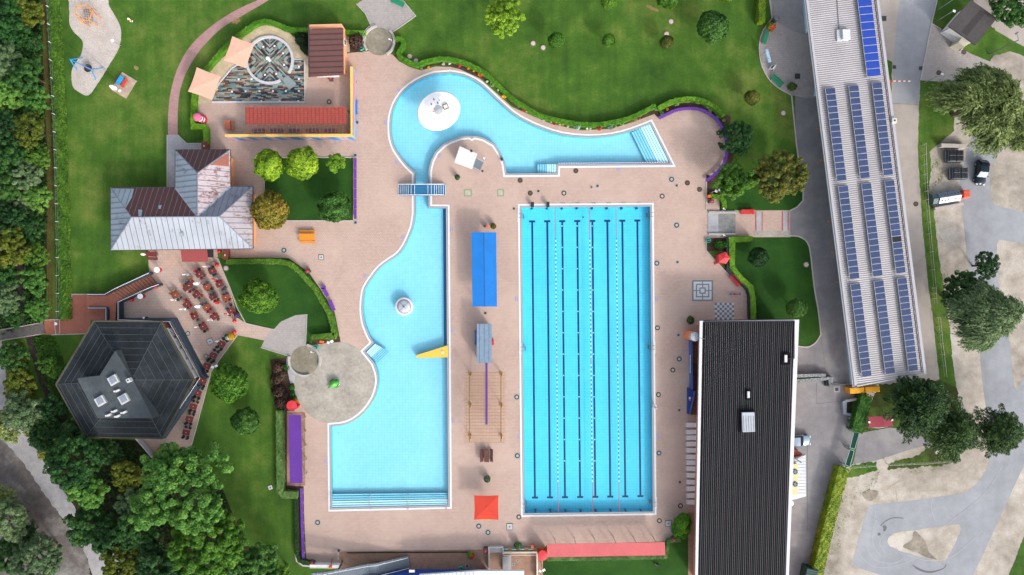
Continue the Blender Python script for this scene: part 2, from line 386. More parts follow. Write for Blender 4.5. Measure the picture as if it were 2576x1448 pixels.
# splash circle plaza
def disc(c,r,n=64): return [(c[0]+r*math.cos(2*math.pi*k/n),c[1]+r*math.sin(2*math.pi*k/n)) for k in range(n)]
gw('splash_plaza',disc((843,964),103.5,90),.032,concm)
gw('kiosk_service_paving',L(723,930,745,928,741,965,730,965),.036,concg)
# lawn islands on the deck
gw('lawn_island',L(666,397,888,397,888,555,666,555),.03,lawn_dark)
gw('lawn_island',L(548,650,726,652,760,690,795,728,812,760,836,830,846,852,786,852,772,868,772.4,791,744,793.5,706,810,690,828,618,811,606,780,579,725),.034,lawn_dark)
gw('flower_bed',L(784,851,855,848,857,861,800,866,786,864),.036,soilm)
gw('flower_bed',[p for p in T(1,0,1385,560,1450,610,1540,660,1660,708,1800,655,1950,665,2050,695,2250,785,2400,880,2573,1060)]+T(2,0,200,1150,400,1235,700,1300,1000,1290,1250,1210,1430,1145,1470,1185,1560,1145,1650,1100,1750,1085,1850,1085,1950,1120,2050,1190,2120,1280,2160,1370,2200,1180,2040,1080,1900,1020,1750,1010,1600,1050,1480,1100,1440,1070,1200,1200,1000,1250,800,1270,600,1250,250,1160,0,1000)+T(1,0,2300,760,2100,660,1950,620,1800,610,1640,660,1530,630,1430,540),.028,soilm)
gw('flower_bed',L(1777,440,1800,445,1830,400,1835,360,1850,380,1820,480,1824,530,1812,530,1810,500,1777,500),.03,soilm)
gw('deck_corner',L(1777,501,1810,501,1810,530,1777,530),.036,deckm)
gw('flower_bed',L(1778,600,1826,600,1826,632,1778,632),.036,soilm)
gw('flower_bed',L(697,1034,722,1034,724,1222,764,1224,767,1408,783,1420,775,1425,748,1400,742,1260,700,1252),.02,soilm)
gw('flower_bed',L(744,70,776,76,776,140,766,138,744,98),.03,soilm)
gw('pebble_strip',L(870,90,879,90,880,132,872,132),.03,concm)
gw('flower_bed',L(879,90,918,90,912,132,880,132),.03,soilm)
gw('flower_bed',L(1370,1400,1680,1396,1678,1358,1735,1352,1738,1470,1366,1470,1366,1412),.026,lawn_dark)
gw('side_strip',L(1731,1290,1750,1290,1750,1480,1731,1480),.032,lowbrick)
gw('shrub_bed',L(680,905,722,900,724,930,741,968,746,1015,722,1034,700,1034,690,1000),.03,soilm)
gw('canopy_paving',L(722,1038,768,1038,768,1222,722,1222),.03,lowbrick)
def line(name,pts,w,z,mat,kind='structure'):
    mb=MB(); strip(mb,[W(p) for p in pts],w,z-.006,z,0); return mb.build(name,mat,kind=kind)
# entrance ramp strips
for x0,x1 in ((1901,1918),(1968,1985)): gw('ramp_kerb',L(x0,532,x1,532,x1,582,x0,582),.04,concg)
[line('red_line',((x_,533),(x_,581)),.14,.05,M('line_red','c0303a',.6,.05,2,obj=False)) for x_ in (1901.5,1917,1968,1982.5)]
gw('rough_kerb_strip',L(1897,582,1988,582,1988,596,1897,596),.036,concm)
# left forest side
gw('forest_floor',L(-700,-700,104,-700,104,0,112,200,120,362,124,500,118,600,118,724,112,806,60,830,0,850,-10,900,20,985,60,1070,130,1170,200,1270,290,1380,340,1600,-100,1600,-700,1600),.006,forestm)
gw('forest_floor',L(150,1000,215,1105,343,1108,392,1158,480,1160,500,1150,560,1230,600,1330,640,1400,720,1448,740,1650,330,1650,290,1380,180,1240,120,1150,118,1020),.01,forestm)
gw('dirt_strip',L(104,-100,120,-100,126,200,134,362,133,600,132,812,122,812,118,600,118,362,110,200),.014,blotch('dirt','4a3c26','57502a','5d6a2c',.2,4,grain=.3))
gw('dusty_verge',L(-700,900,-40,1000,40,1110,110,1230,160,1310,222,1400,250,1600,-700,1600),.012,vergem)
gw('gravel_path',cr(L(-60,760,8,870,25,985,50,1060,95,1125,135,1195,180,1265,240,1350,310,1430,345,1600),3)+cr(L(262,1600,222,1410,160,1310,110,1240,65,1175,20,1120,-60,1040),3),.018,blotch('path_gravel','8d8b8c','9d9b9d','aeadb0',.2,5,grain=.14))
gw('stream',cr(L(30,250,40,400,55,460,47,560,42,640,44,720,55,800,68,860,82,910,100,965,118,1010),3)+cr(L(130,1000,118,950,100,900,84,855,70,800,60,720,58,640,62,560,70,460,56,400,46,250),3),.014,streamm)
# right side roads
c4=Z(2200,0,4.527)
gw('driveway',L(1934,-60,1936,0,1942,48,1955,60,2000,243,2003,362,2007,390,2020,470,2020,505,2005,522,1987,531,1987,594,2007,595,2025,604,2035,620,2040,650,2048,725,2057,775,2064,835,2063,845,2054,860,2040,871,2024,874,2000,870,1980,870,1960,1600,2020,1600,2050,1448,2125,1176,2170,1020,2215,960,2330,940,2300,-60),.02,asph)
gw('entrance_plaza',cr(c4(280,250,165,400,110,600,130,830,220,1030,350,1160,530,1265),4)+c4(700,1300,850,1300,760,470,560,420,420,350,340,290),.03,greypav)
gw('lawn_island',L(1835,598,1985,598,2007,596,2025,605,2034,621,2039,651,2047,726,2056,776,2062,835,2061,845,2053,858,2039,869,2024,872,1990,868,1990,806,1886,806,1884,738,1866,714,1835,686),.034,lawn_dark)
gw('lawn_strip',L(1810,455,1860,450,1950,400,1980,420,2018,470,2018,503,2004,519,1986,528,1824,528,1824,500),.03,lawn_dark)
gw('service_road',L(2190,-60,2362,-60,2357,0,2343,60,2315,203,2312,362,2309,387,2320,562,2336,725,2345,787,2364,957,2310,985,2180,975),.024,asph3)
gw('road_asphalt',L(2268,-60,2362,-60,2357,0,2343,60,2315,203,2312,262,2247,262,2248,150),.03,asph2)
gw('paved_apron',L(2343,60,2367,75,2400,112,2440,135,2500,160,2500,215,2316,203),.026,greypav)
gw('back_road',L(2440,-60,2700,-60,2700,180,2560,110,2500,75,2450,10),.028,asph3)
gw('gravel_lot',L(2333,365,2500,140,2540,130,2700,180,2700,1600,1990,1600,2050,1448,2125,1180,2145,1168,2207,1158,2302,1125,2400,1075,2405,975,2395,900,2390,832,2362,650,2347,522,2337,482,2342,402),.022,gravelm)
gw('parking_road',L(2450,330,2433,377,2414,462,2418,517,2426,583,2434,663,2450,780,2463,875,2470,950,2480,1030,2490,1150,2483,1180,2463,1210,2440,1233,2422,1242,2307,1258,2185,1272,2167,1330,2141,1421,2177,1435,2220,1448,2240,1600,2400,1600,2448,1448,2475,1391,2508,1318,2540,1248,2590,1140,2700,1000,2700,330),.03,asph2)
gw('gravel_island',L(2700,380,2530,370,2510,392,2490,430,2492,502,2508,518,2576,535,2700,560),.038,gravelm)
gw('gravel_island',L(2507.7,612,2513,604,2700,630,2700,700,2600,900,2556,984,2550,965,2538,852,2514,740),.038,gravelm)
gw('gravel_island',L(2232,1363,2235,1352,2250,1341,2307,1333,2395,1320.6,2414,1320,2418,1333,2395,1380.7,2375,1418,2270,1388,2238,1375),.038,gravelm)
gw('yard_grass',L(2202,968,2365,955,2405,975,2420,1040,2412,1110,2418,1162,2350,1174,2232,1182,2240,1166,2300,1148,2345,1120,2300,1080,2238,1074,2166,1084,2190,1000),.034,blotch('soil_grass','2e3418','3c4a1c','4f6f28',.12,3,grain=.3))  # first patch: grass mixed with dark soil under the conifers
gw('yard_grass',L(2142,1170,2205,1162,2208,1182,2160,1200,2130,1200),.036,lawn)
gw('grass_verge',L(2316,203,2400,235,2400,330,2335,385,2342,402,2337,482,2347,522,2362,650,2390,832,2395,900,2405,975,2364,957,2345,787,2336,725,2320,562,2309,387,2312,262),.036,lawn)
gw('grass_verge',L(2700,1250,2576,1350,2538,1446,2500,1600,2700,1600),.036,lawn)
gw('grass_verge',L(2343,58,2357,0,2362,-40,2420,-40,2410,20,2366,75),.036,lawn)
gw('grass_verge',L(2430,128,2500,70,2518,98,2490,120,2470,145),.04,lawn)
gw('grass_verge',L(2227,148,2244,157,2242,240,2234,235),.036,lawn)
gw('yard_asphalt',L(2162,1090,2238,1076,2300,1084,2345,1118,2300,1128,2207,1158,2145,1169),.042,asph)
barem=blotch('bare_soil','6b6a3a','8a7a4c','9a7a58',.5,5,grain=.25)
for _c in (T(2,0,1350,50,1400,60,1475,110,1465,122,1400,105,1355,75),T(0,0,1345,665,1380,670,1395,700,1370,710,1348,690),T(0,0,2330,190,2400,170,2420,215,2380,250,2330,230)): gw('bare_patch',_c,.012,barem)
# tarmac stains
stain=M('tyre_stain','5f5f66',.7,.1,2,obj=False)
line('road_stain',cr(T(3,3,1130,950,1180,905,1240,875,1300,868,1360,876),4),.14,.045,stain)
gw('road_stain',cr(T(3,3,1150,955,1180,945,1192,975,1175,1005,1155,1000,1160,975),3,True),.045,stain)
gw('road_stain',cr(T(3,3,1100,1030,1125,1020,1128,1045,1105,1048),3,True),.045,stain)
for dx in (0,14,26): line('road_stain',cr(T(3,3,1450+dx,1345+dx,1540,1390+dx*.6,1640,1410+dx*.4,1760,1380,1790,1340),3),.13,.044+dx*.0002,stain)
gw('gravel_stain',cr(T(3,3,950,610,1040,590,1105,600,1100,650,1030,705,965,670),3,True),.03,blotch('gravel_damp','776f64','8d8579','a59c8f',.3,5,grain=.15))
gravst=blotch('gravel_damp','776f64','8d8579','a59c8f',.3,5,grain=.15)
gw('gravel_stain',cr(T(3,3,1470,1000,1560,1080,1600,1150,1620,1220,1700,1290,1600,1270,1470,1210,1350,1160,1440,1090),3,True),.044,gravst)
line('road_joint',T(3,0,1255,1045,1510,1055),.06,.05,concd); line('road_joint',T(3,2,487,950,490,1163,760,1138),.06,.03,stain)
line('road_joint',T(3,1,360,560,380,750,410,980,455,1448),.09,.03,concd); line('road_joint',T(3,2,527,480,555,640,580,880),.09,.03,concd)
line('road_joint',T(3,3,262,70,395,70,395,1000,230,1000),.05,.03,stain)
trc_=M('tyre_trace','a7a9ae',.7,.06,2,obj=False); trd_=M('tyre_trace_dark','a39a8c',.9,.1,2,obj=False)
for k_,c_ in enumerate(((900,1180,960,1290,1100,1370,1300,1350,1480,1280),(980,1130,1060,1280,1250,1330,1420,1230),(1090,890,1050,1000,1060,1150,1130,1250),(1660,660,1640,760,1680,900),(1080,760,1075,850,1060,900),(1700,1000,1900,860,2200,600,2350,350),(1400,1240,1600,1300,1850,1260,2150,1000),(1180,1020,1120,1120,1180,1230))): line('tyre_trace',cr(T(3,3,*c_),4),.09,.0432+.0003*k_,trc_)
for k_,c_ in enumerate(((1190,590,1290,510,1450,450,1640,400),(1505,603,1600,597,1700,590),(1285,590,1290,650,1300,720),(1850,470,2000,380,2080,290),(1230,560,1400,470,1600,440))): line('tyre_trace',cr(T(3,3,*c_),4),.16,.0262+.0003*k_,trd_)
# kerbs
kerbm=M('kerb_stone','b9b4b0',.8,.1,2,obj=False)
def kerb(pts,w=.15,h=.1): 
    mb=MB(); strip(mb,[W(p) for p in pts],w,0,h); return mb.build('kerb',kerbm,kind='structure')
kerb(L(421,474,421,340)); kerb(L(447,340,470,362,524,362)); kerb(L(665,397,889,397)); kerb(L(665,450,665,515)); kerb(L(700,556,889,556))
kerb(cr(c4(280,250,165,400,110,600,130,830,220,1030,350,1160,530,1265),3)); kerb(L(1991,241,2003,362,2007,390,2020,470,2020,505,2005,522,1987,531),.2)
kerb(cr(L(2000,870,2024,874,2040,871,2054,860,2063,845,2064,835,2057,775,2048,725,2040,650,2035,620,2025,604,2007,595,1987,594),2),.2)
kerb(L(1934,-60,1936,0,1942,48),.2); kerb(L(2357,0,2343,60,2315,203),.15); kerb(L(2367,75,2343,60),.15)
kerb(L(618,814,690,830),.12); kerb(L(548,650,579,725,597,775,618,813),.12); kerb(L(597,844,531,935,521,975,491,1087,473,1153),.12)
kerb(L(112,806,178,802,181,741,264,741),.12); kerb(L(226,840,130,843),.12); kerb(L(896.8,11,919,35,936,72),.1); kerb(L(1046,41,1015,3),.1); kerb(L(1046,41,985.6,84),.1)
kerb(L(656.5,875,729,897),.12); kerb(L(772.4,791,769,868),.12); kerb(T(3,2,1010,1400,1110,1408,1200,1395),.12)
kerb(L(1777,456,1777,530)); kerb(L(1777,600,1777,632,1826,684,1864,717,1881,742,1881,800),.1,.06)
kerb(L(743,1392,747,1412,762,1423,783,1425),.25)
# chess board, morris board, mosaic plates
wt=M('board_white','c9cdd1',.7,.06,3,obj=False); gy=M('board_grey','777b82',.7,.08,3,obj=False)
mb=MB()
x0,y0=T(2,2,2037,151); dx=195*.25028/8; dy=170*.25028/7
for i in range(8):
    for j in range(8): 
        p=[W((x0+(i+a)*dx,y0+(j+b)*dy)) for a,b in((0,0),(1,0),(1,1),(0,1))]; mb.add([(q.x,q.y,.02) for q in p][::-1],[(0,1,2,3)],(i+j)%2)
mb.build('chess_board',[gy,wt],kind='structure')
mb=MB(); cx,cy=(T(2,1,1915,1448)[0],T(2,2,0,28)[1]); 
def sqr(r): return [W((cx+a*r,cy+b*r)) for a,b in((-1,-1),(1,-1),(1,1),(-1,1))]
mb.add([(q.x,q.y,.018) for q in sqr(25)][::-1],[(0,1,2,3)],1)
for r in (24.5,15.5,6.5): 
    q=sqr(r); strip(mb,q+[q[0]],.2 if r<20 else .26,.016,.026,0)
for a,b in((1,0),(-1,0),(0,1),(0,-1)): strip(mb,[W((cx+a*6.5,cy+b*6.5)),W((cx+a*24,cy+b*24))],.16,.016,.027,0)
mb.build('morris_board',[gy,wt],kind='structure')
for o in list(COL.objects):
    if o.name=='chess_board': del o['kind']; tag(o,'grey and white chequered giant chess board set in the paving beside the black roofed building','chess board')
    if o.name=='morris_board': del o['kind']; tag(o,"square nine men's morris board inlaid in grey and white on the pool deck",'game board')
# ---------------- pools ----------------
def tilemat(name,c,c2,g,pitch=.3,k=1.0,dark=None):
    t=NT(name); v=t.pos(); bt=t.n('TexBrick',offset=0); bt.inputs['Scale'].default_value=1
    bt.inputs['Brick Width'].default_value=pitch; bt.inputs['Row Height'].default_value=pitch*.9; bt.inputs['Mortar Size'].default_value=.03; bt.inputs['Mortar Smooth'].default_value=.6
    bt.inputs[1].default_value=(*sc(lin(c),k),1); bt.inputs[2].default_value=(*sc(lin(c),k*.97),1); bt.inputs['Mortar'].default_value=(*sc(lin(g),k),1); t.l(v,bt.inputs['Vector'])
    a=t.noise(v,.09,4,.6); w=t.noise(v,1.4,3)
    cc=t.mix(t.ramp(a,[(.4,(0,)*3),(.65,(1,)*3)]),bt.outputs[0],sc(lin(c2),k)); cc=t.mix(.5,bt.outputs[0],cc)
    cc=t.mix(1,cc,t.ramp(w,[(.35,(.96,)*3),(.65,(1.03,)*3)]),'MULTIPLY'); t.col(cc); t.rough(.4); return t.m
poolt=tilemat('pool_tile_light','9ad8ea','a8e0f0','86c6da',k=.86,pitch=.5)
lanet=tilemat('pool_tile_blue','50cae6','5cd2ea','36b2d4',k=.92,pitch=.5)
navy=M('pool_navy','063468',.4,.04,1,obj=False); wallt=tilemat('pool_wall_tile','3aa9c9','4cb8d4','2f8fb0'); deept=M('pool_deep_blue','08689c',.4,.05,1,obj=False)
rimw=M('rim_white','e6eaf0',.5,.06,2,obj=False,k=.74); grate=M('rim_grate','a9a6a6',.7,.12,9,obj=False); slot=M('rim_slot','4d5e66',.7,.05,4,obj=False); inl=M('inlet_white','b4e6f2',.4,.02,2,obj=False,k=.8)
teal=M('step_edge','0b6f8f',.5,.05,2,obj=False); stepw=M('step_white','dcf2f8',.5,.05,2,obj=False,k=.95)
steel=M('steel','b9bec3',.3,.05,2,metal=.6); steeld=M('steel_dark','6b7077',.4,.05,2,metal=.4)
wm=NT('pool_water'); v=wm.pos(); t1=wm.n('BsdfTransparent'); t1.inputs[0].default_value=(.84,.97,1,1); g1=wm.n('BsdfGlossy'); g1.inputs['Roughness'].default_value=.05
fr=wm.n('Fresnel'); fr.inputs[0].default_value=1.33; bp=wm.n('Bump'); bp.inputs['Strength'].default_value=.25; bp.inputs['Distance'].default_value=.05
wm.l(wm.noise(v,1.6,4,.6),bp.inputs['Height']); wm.l(bp.outputs[0],g1.inputs['Normal']); wm.l(bp.outputs[0],fr.inputs['Normal'])
gb=wm.n('NewGeometry'); ff=wm.math('MULTIPLY',fr.outputs[0],wm.math('SUBTRACT',1.0,gb.outputs['Backfacing']))
mx=wm.n('MixShader'); wm.l(ff,mx.inputs[0]); wm.l(t1.outputs[0],mx.inputs[1]); wm.l(g1.outputs[0],mx.inputs[2]); wm.l(mx.outputs[0],wm.out.inputs[0]); water=wm.m
def pool(name,P,depth,ft,label,base):
    root=thing(name,base,label,'swimming pool')
    P2=[tuple(v) for v in offset(P,0.0)]
    mb=MB(); mb.poly([(p[0],p[1],-depth) for p in P2]); mb.build('basin_floor',ft,root)
    mb=MB(); n=len(P2); mb.add([(p[0],p[1],-depth) for p in P2]+[(p[0],p[1],.0) for p in P2],[(i,(i+1)%n,n+(i+1)%n,n+i) for i in range(n)]); mb.build('basin_wall',wallt,root)
    o1=offset(P,.26); o2=offset(P,.32); o3=offset(P,.62)
    mb=MB(); ring(mb,P2,offset(P,.04),.0,1,.03); ring(mb,offset(P,.04),o1,.03,0); ring(mb,o1,o2,.03,1,.03); mb.build('overflow_grate',[grate,slot],root)
    mb=MB(); ring(mb,o2,o3,.045); ring(mb,o2,o2,.0,0,.045); ring(mb,o3,o3,.045,0,.0); mb.build('pool_rim',rimw,root)
    mb=MB(); mb.poly([(p[0],p[1],-.06) for p in P2]); mb.build('water',water,kind='structure')
    return root
LR=pool('leisure_pool',LEIS,.85,poolt,'winding pale blue leisure pool with white mushroom, canal and wide bottom steps',W((1030,900)))
SR=pool('lane_pool',LANE,1.1,lanet,'long rectangular swimming pool with eight dark lane lines',W((1480,905)))
def steps(P0,P1,Q0,Q1,n,root,z0=-.42,z1=-.08):
    "P0-P1 outer (shallow) edge, Q0-Q1 deep edge; plan coordinates"
    for i in range(n):
        a=i/n; b=(i+1)/n; z=z0+(z1-z0)*(i+1)/n
        lp=lambda A,B,t:(A[0]+(B[0]-A[0])*t,A[1]+(B[1]-A[1])*t)
        pts=[W(lp(Q0,P0,a),-.3),W(lp(Q1,P1,a),-.3),W(P1,-.3),W(P0,-.3)]
        mb=MB(); mb.prism(pts,z-(z1-z0)/n,z,0)
        e=[Vector((*W(lp(Q0,P0,a),-.3)[:2],z)),Vector((*W(lp(Q1,P1,a),-.3)[:2],z))]
        mb.bar(e[0],e[1],.06,.03,1); mb.build('pool_step',[stepw if i>n*.4 else poolt,teal],root)
steps(T(2,0,1405,1235),T(2,1,1605,190),T(2,0,1200,1335),T(2,1,1350,190),9,LR)
steps(T(2,1,443,207),T(2,1,443,293),T(2,1,255,207),T(2,1,255,293),8,LR)
steps(T(1,3,765,768),T(1,3,1928,742),T(1,3,765,632),T(1,3,1925,620),6,LR)
steps(T(1,2,1112,648),T(1,2,1200,562),T(1,2,1212,752),T(1,2,1330,640),8,LR)
for nm,(x,y,x2,y2) in {'a':(1140,640,1155,770),'b':(1525,635,1530,770),'c':(1908,630,1912,768),'d':(775,650,760,770)}.items():
    mb=MB()
    for dx in (-.09,.09):
        a=W(T(1,3,x,y))+Vector((dx,0,0)); b=W(T(1,3,x2,y2))+Vector((dx,0,0)); a.z=-.9;b.z=0; mb.tube([a,a+Vector((0,0,1.5)),b+Vector((0,0,.9)),b],.03,6)
    mb.build('handrail',steel,LR)
def quadmark(name,pts,z,mat,root,k=1):
    mb=MB(); mb.poly([(*W(p,z)[:2],z) for p in pts]); return mb.build(name,mat,root)
quadmark('dark_floor_band',T(1,1,1880,652,1908,652)+T(1,2,1916,572,1888,582),-.835,deept,LR)  # flat dark blue band on the floor along the right wall
# inlets on leisure floor
def inlets(pts,z,root,mt=None):
    for p in pts:
        mb=MB(); c=W(p,z); mb.box((c.x,c.y,z+.01),(.2,.2,.04)); mb.build('floor_inlet',mt(c) if mt else inl,root)
ip=[]
for y in (30,200,370,540): ip+=T(1,3,845,y,1015,y,1184,y,1368,y,1522,y,1690,y-4,1858,y-6)
for y in (1305,1135,965,797): ip+=T(1,2,1365,y,1520,y,1685,y,1850,y)
ip+=T(1,2,1180,1305,1275,1150,1280,905,1515,630,1365,635,1680,522,1850,520,1190,455,1360,455,1513,455,1680,345,1847,343,1360,277,1188,283,1845,170,1678,172,1355,103,1188,107)
ip+=T(1,1,1358,1375,1508,1375,1676,1265,1845,1265,1675,1092,1843,1090,1535,1040,1675,915,1843,912,1675,740,1838,740,1672,577,1666,240,1558,135,1720,75,1508,1198,1355,1203)
ip+=T(1,0,1808,860,2068,810,2225,1145,2048,935,1450,1268,1477,1097,1600,935)+T(2,1,30,220,178,218,535,145,696,145,862,140,1000,140,1172,137,1110,45,865,8,215,95)
inlets(ip,-.84,LR)
# lane pool marks
tx=[203,354,505,656,808,958,1109,1260]; bx_=[231,382,533,685,838,988,1139,1291]; blocks={2,3,4}
for i,(a,b) in enumerate(zip(tx,bx_)):
    p=T(2,1,a,781-i*1.2); q=T(2,3,b,668-i*2); A=W(p,-1.09); B=W(q,-1.09); mb=MB(); zz=-1.085
    mb.bar(Vector((A.x,A.y,zz)),Vector((B.x,B.y,zz)),.3,.012)
    for c in (A,B): mb.bar(Vector((c.x-.5,c.y,zz)),Vector((c.x+.5,c.y,zz)),.32,.014)
    mb.build('lane_marking',navy,SR)
    mb=MB(); A2=W(T(2,1,a-2,640),-.1); mb.box((A2.x,A2.y-.12,-.6),(.25,.26,.98)); 
    B2=W(T(2,3,b+6,812),-.1); mb.box((B2.x,B2.y+.08,-.6),(.25,.22,.98)); mb.build('wall_target',navy,SR)
ip=[]
for i in range(8):
    for k in range(13):
        f=k/12; y=557+(1250-557)*(k+.45)/12.9
        if k==12: continue
        if i in(2,3,4): x=(T(2,1,tx[i],0)[0])*(1-f)+T(2,3,bx_[i],0)[0]*f-.6
        else: x=(T(2,1,tx[i]-25 if i<2 else tx[i]+25,0)[0])*(1-f)+T(2,3,bx_[i]-25 if i<2 else bx_[i]+25,0)[0]*f
        ip.append((x,y-12))
fin=M('inlet_faint','74d4ea',.4,.02,2,obj=False,k=.92); inlets(ip,-1.07,SR,lambda c:inl if W(T(2,1,480,0))[0]<c[0]<W(T(2,1,860,0))[0] else fin)
quadmark('floor_drain',T(2,1,708,731,724,731,724,746,708,746),-1.085,deept,SR)
# ladder niches: white bumps + ladder
for nm,c,s in (('l',T(2,1,62,728),1),('l',T(2,2,78,612),1),('l',T(2,3,93,740),1),('r',T(2,1,1420,715),-1),('r',T(2,2,1434,598),-1),('r',T(2,3,1450,720),-1)):
    w=W(c); mb=MB(); mb.box((w.x+s*.08,w.y,.03),(.36,1.9,.06)); mb.build('ladder_niche',rimw,SR)
    mb=MB()
    for dy in(-.32,.32): mb.tube([(w.x+s*.1,w.y+dy,.06),(w.x+s*.15,w.y+dy,.75),(w.x+s*.55,w.y+dy,.8),(w.x+s*.85,w.y+dy,.3),(w.x+s*.88,w.y+dy,-1.1)],.03,6)
    for z in(-.2,-.5,-.8): mb.box((w.x+s*.9,w.y,z),(.12,.64,.04))
    mb.build('pool_ladder',steeld,SR)
# starting blocks
for i,(x,y) in enumerate(((204,612),(359,610))):
    w=W(T(2,1,x,y)); s=thing('starting_block',w,('leftmost' if i==0 else 'second')+' dark starting block on the top rim of the lane pool','starting block','starting blocks at the lane pool')
    mb=MB(); mb.box((w.x,w.y-.25,.4),(.4,.45,.7)); mb.build('block_base',steel,s)
    mb=MB(); mb.box((w.x,w.y-.1,.8),(.5,.9,.07),rx=R(-7)); mb.build('standing_board',M('black_rubber','2c2f36',.8,.1,5),s)
fnt=M('block_foot','9f9aa0',.6,.1,3)
for x,y in ((513,598),(660,595),(820,598),(970,596),(1125,594),(1275,593)):
    w=W(T(2,1,x,y)); mb=MB(); mb.box((w.x-.2,w.y,.04),(.2,.2,.06)); mb.box((w.x+.2,w.y,.04),(.2,.2,.06)); mb.box((w.x,w.y+.05,.035),(.5,.06,.04)); mb.build('block_foot',fnt,SR)
# lane ropes
ropec=[M('rope_red','c0303c',.5,.05,3),M('rope_white','f2f2f2',.5,.03,3),M('rope_navy','1b4f9a',.5,.04,3)]
for i,(a,b,w_) in enumerate(((435,465,'left'),(779,811,'middle'),(1046,1079,'right'))):
    p=W(T(2,1,a,642),0); q=W(T(2,3,b,803),0); p.z=q.z=-.04; d=(q-p); ln=d.length; d.normalize(); u=0; k=0; mb=MB()
    yr1=(W(T(2,1,a,642))-W(T(2,1,a,942))).length; yr2=ln-(W(T(2,3,b,505))-W(T(2,3,b,803))).length; ym=((W(T(2,1,a,642))-W(T(2,2,a+16,690))).length,(W(T(2,1,a,642))-W(T(2,2,a+16,750))).length)
    while u<ln-.1:
        red=u<yr1 or u>yr2 or ym[0]<u<ym[1]; s=.34
        m=0 if red else (1 if k%2 else 2)
        mb.tube([p+d*u,p+d*(u+.04),p+d*(u+s-.04),p+d*(u+s)],[.03,.065,.065,.03] if not red else [.03,.055,.055,.03],8,m); u+=s+.01; k+=1
    mb.build('lane_rope',ropec,label=f'{w_} of the three floating lane ropes with red ends and blue and white floats',cat='lane rope',group='lane ropes in the lane pool')
# pool chair lift
w=W(T(2,2,1430,1190)); s=thing('pool_lift',w,'small white pool side seat on the right rim of the lane pool','pool seat')
mb=MB(); mb.bbox((w.x,w.y,.5),(.5,.55,.12),.04); mb.box((w.x+.1,w.y-.25,.75),(.4,.08,.5)); mb.build('seat',rimw,s)
mb=MB(); mb.tube([(w.x-.6,w.y,-.1),(w.x-.4,w.y,.5),(w.x,w.y,.45)],.04,6); mb.cyl((w.x,w.y,0.02),.08,.45,8); mb.build('frame',steeld,s)
# ---------------- mushroom ----------------
wh=M('gloss_white','f4f4f8',.35,.03,2,k=.86); whc=M('canopy_white','eeeef2',.5,.05,1,k=.84)
w=W(T(1,0,1836,1116),2.9); w.z=-1.2; s=thing('water_mushroom',w,'white domed water mushroom with little pennants in the leisure pool','water mushroom')
mb=MB(); n=64; prof=[(.5,1.9),(2.6,2.25),(3.2,2.45),(3.28,2.6),(3.1,2.72),(2.9,2.7),(2.2,2.95),(1.2,3.15),(.45,3.22)]
vs=[]
mb.lathe((w.x,w.y,0),prof,n)
for i_,v_ in enumerate(mb.v):
    dx_,dy_=v_[0]-w.x,v_[1]-w.y; c_,s_q=math.cos(R(28)),math.sin(R(28)); u_,q_=(dx_*c_+dy_*s_q)*1.07,(-dx_*s_q+dy_*c_)*.93; mb.v[i_]=(w.x+u_*c_-q_*s_q,w.y+u_*s_q+q_*c_,v_[2]+.25)
mb.build('dome',wh,s,smooth=False)
s.children[0].data.polygons.foreach_set('use_smooth',[True]*len(s.children[0].data.polygons))
mb=MB()
for k in range(-12,13):
    y=k*.22; xx=math.sqrt(max(0,2.75**2-y*y)); a=R(62)
    for sgn in (1,):
        P=[]; 
        for t in range(13):
            u=-xx+2*xx*t/12; X=w.x+u*math.cos(a)-y*math.sin(a); Y=w.y+u*math.sin(a)+y*math.cos(a); r=math.hypot(u,y); z=np.interp(r,[.45,1.2,2.2,2.9],[3.22,3.15,2.95,2.7]); P.append((X,Y,float(z)+.235))
        for t in range(12): mb.bar(P[t],P[t+1],.02,.02)
mb.build('dome_seam',M('dome_seam','d8d8e2',.5,.03,2),s)
mb=MB(); mb.cyl((w.x,w.y,-1.2),.45,3.3,24); mb.build('column',wh,s)
mb=MB(); mb.lathe((w.x,w.y,3.42),[(.72,0),(.72,.08),(.4,.14),(.1,.2)],24); mb.build('cap_disc',M('cap_grey','a9adb6',.5,.15,6),s)
fl=[('fff',(-1.15,1.0),'8a3a4a'),('g',(-.75,1.75),'4a6a55'),('b',(-.15,1.2),'2c4270'),('l',(.1,1.6),'8d9bd0'),('o',(-.85,-.2),'d9893a')]
for nm,(dx,dy),c in fl:
    mb=MB(); b=Vector((w.x+dx*.35,w.y+dy*.35,3.4)); t_=Vector((w.x+dx,w.y+dy,4.2)); mb.tube([b,t_],.02,5); mb.build('flag_pole',steel,s)
    mb=MB(); mb.add([t_,t_+Vector((.32,-.3,-.08)),t_+Vector((.02,-.42,-.25))],[(0,1,2)]); mb.add([t_+Vector((0,0,-.01)),t_+Vector((.32,-.3,-.09)),t_+Vector((.02,-.42,-.26))],[(2,1,0)]); mb.build('pennant',M('pennant_'+nm,c,.8,.1,4),s)
mb=MB(); c=W(Z(1200,250,9.655)(1025,620),3.4); mb.box((c.x,c.y,3.45),(.85,.8,.45),R(22),0); mb.box((c.x,c.y,3.69),(.6,.55,.06),R(22),1); mb.build('equipment_box',[steeld,M('box_cream','e8e0c8',.6,.2,6)],s)
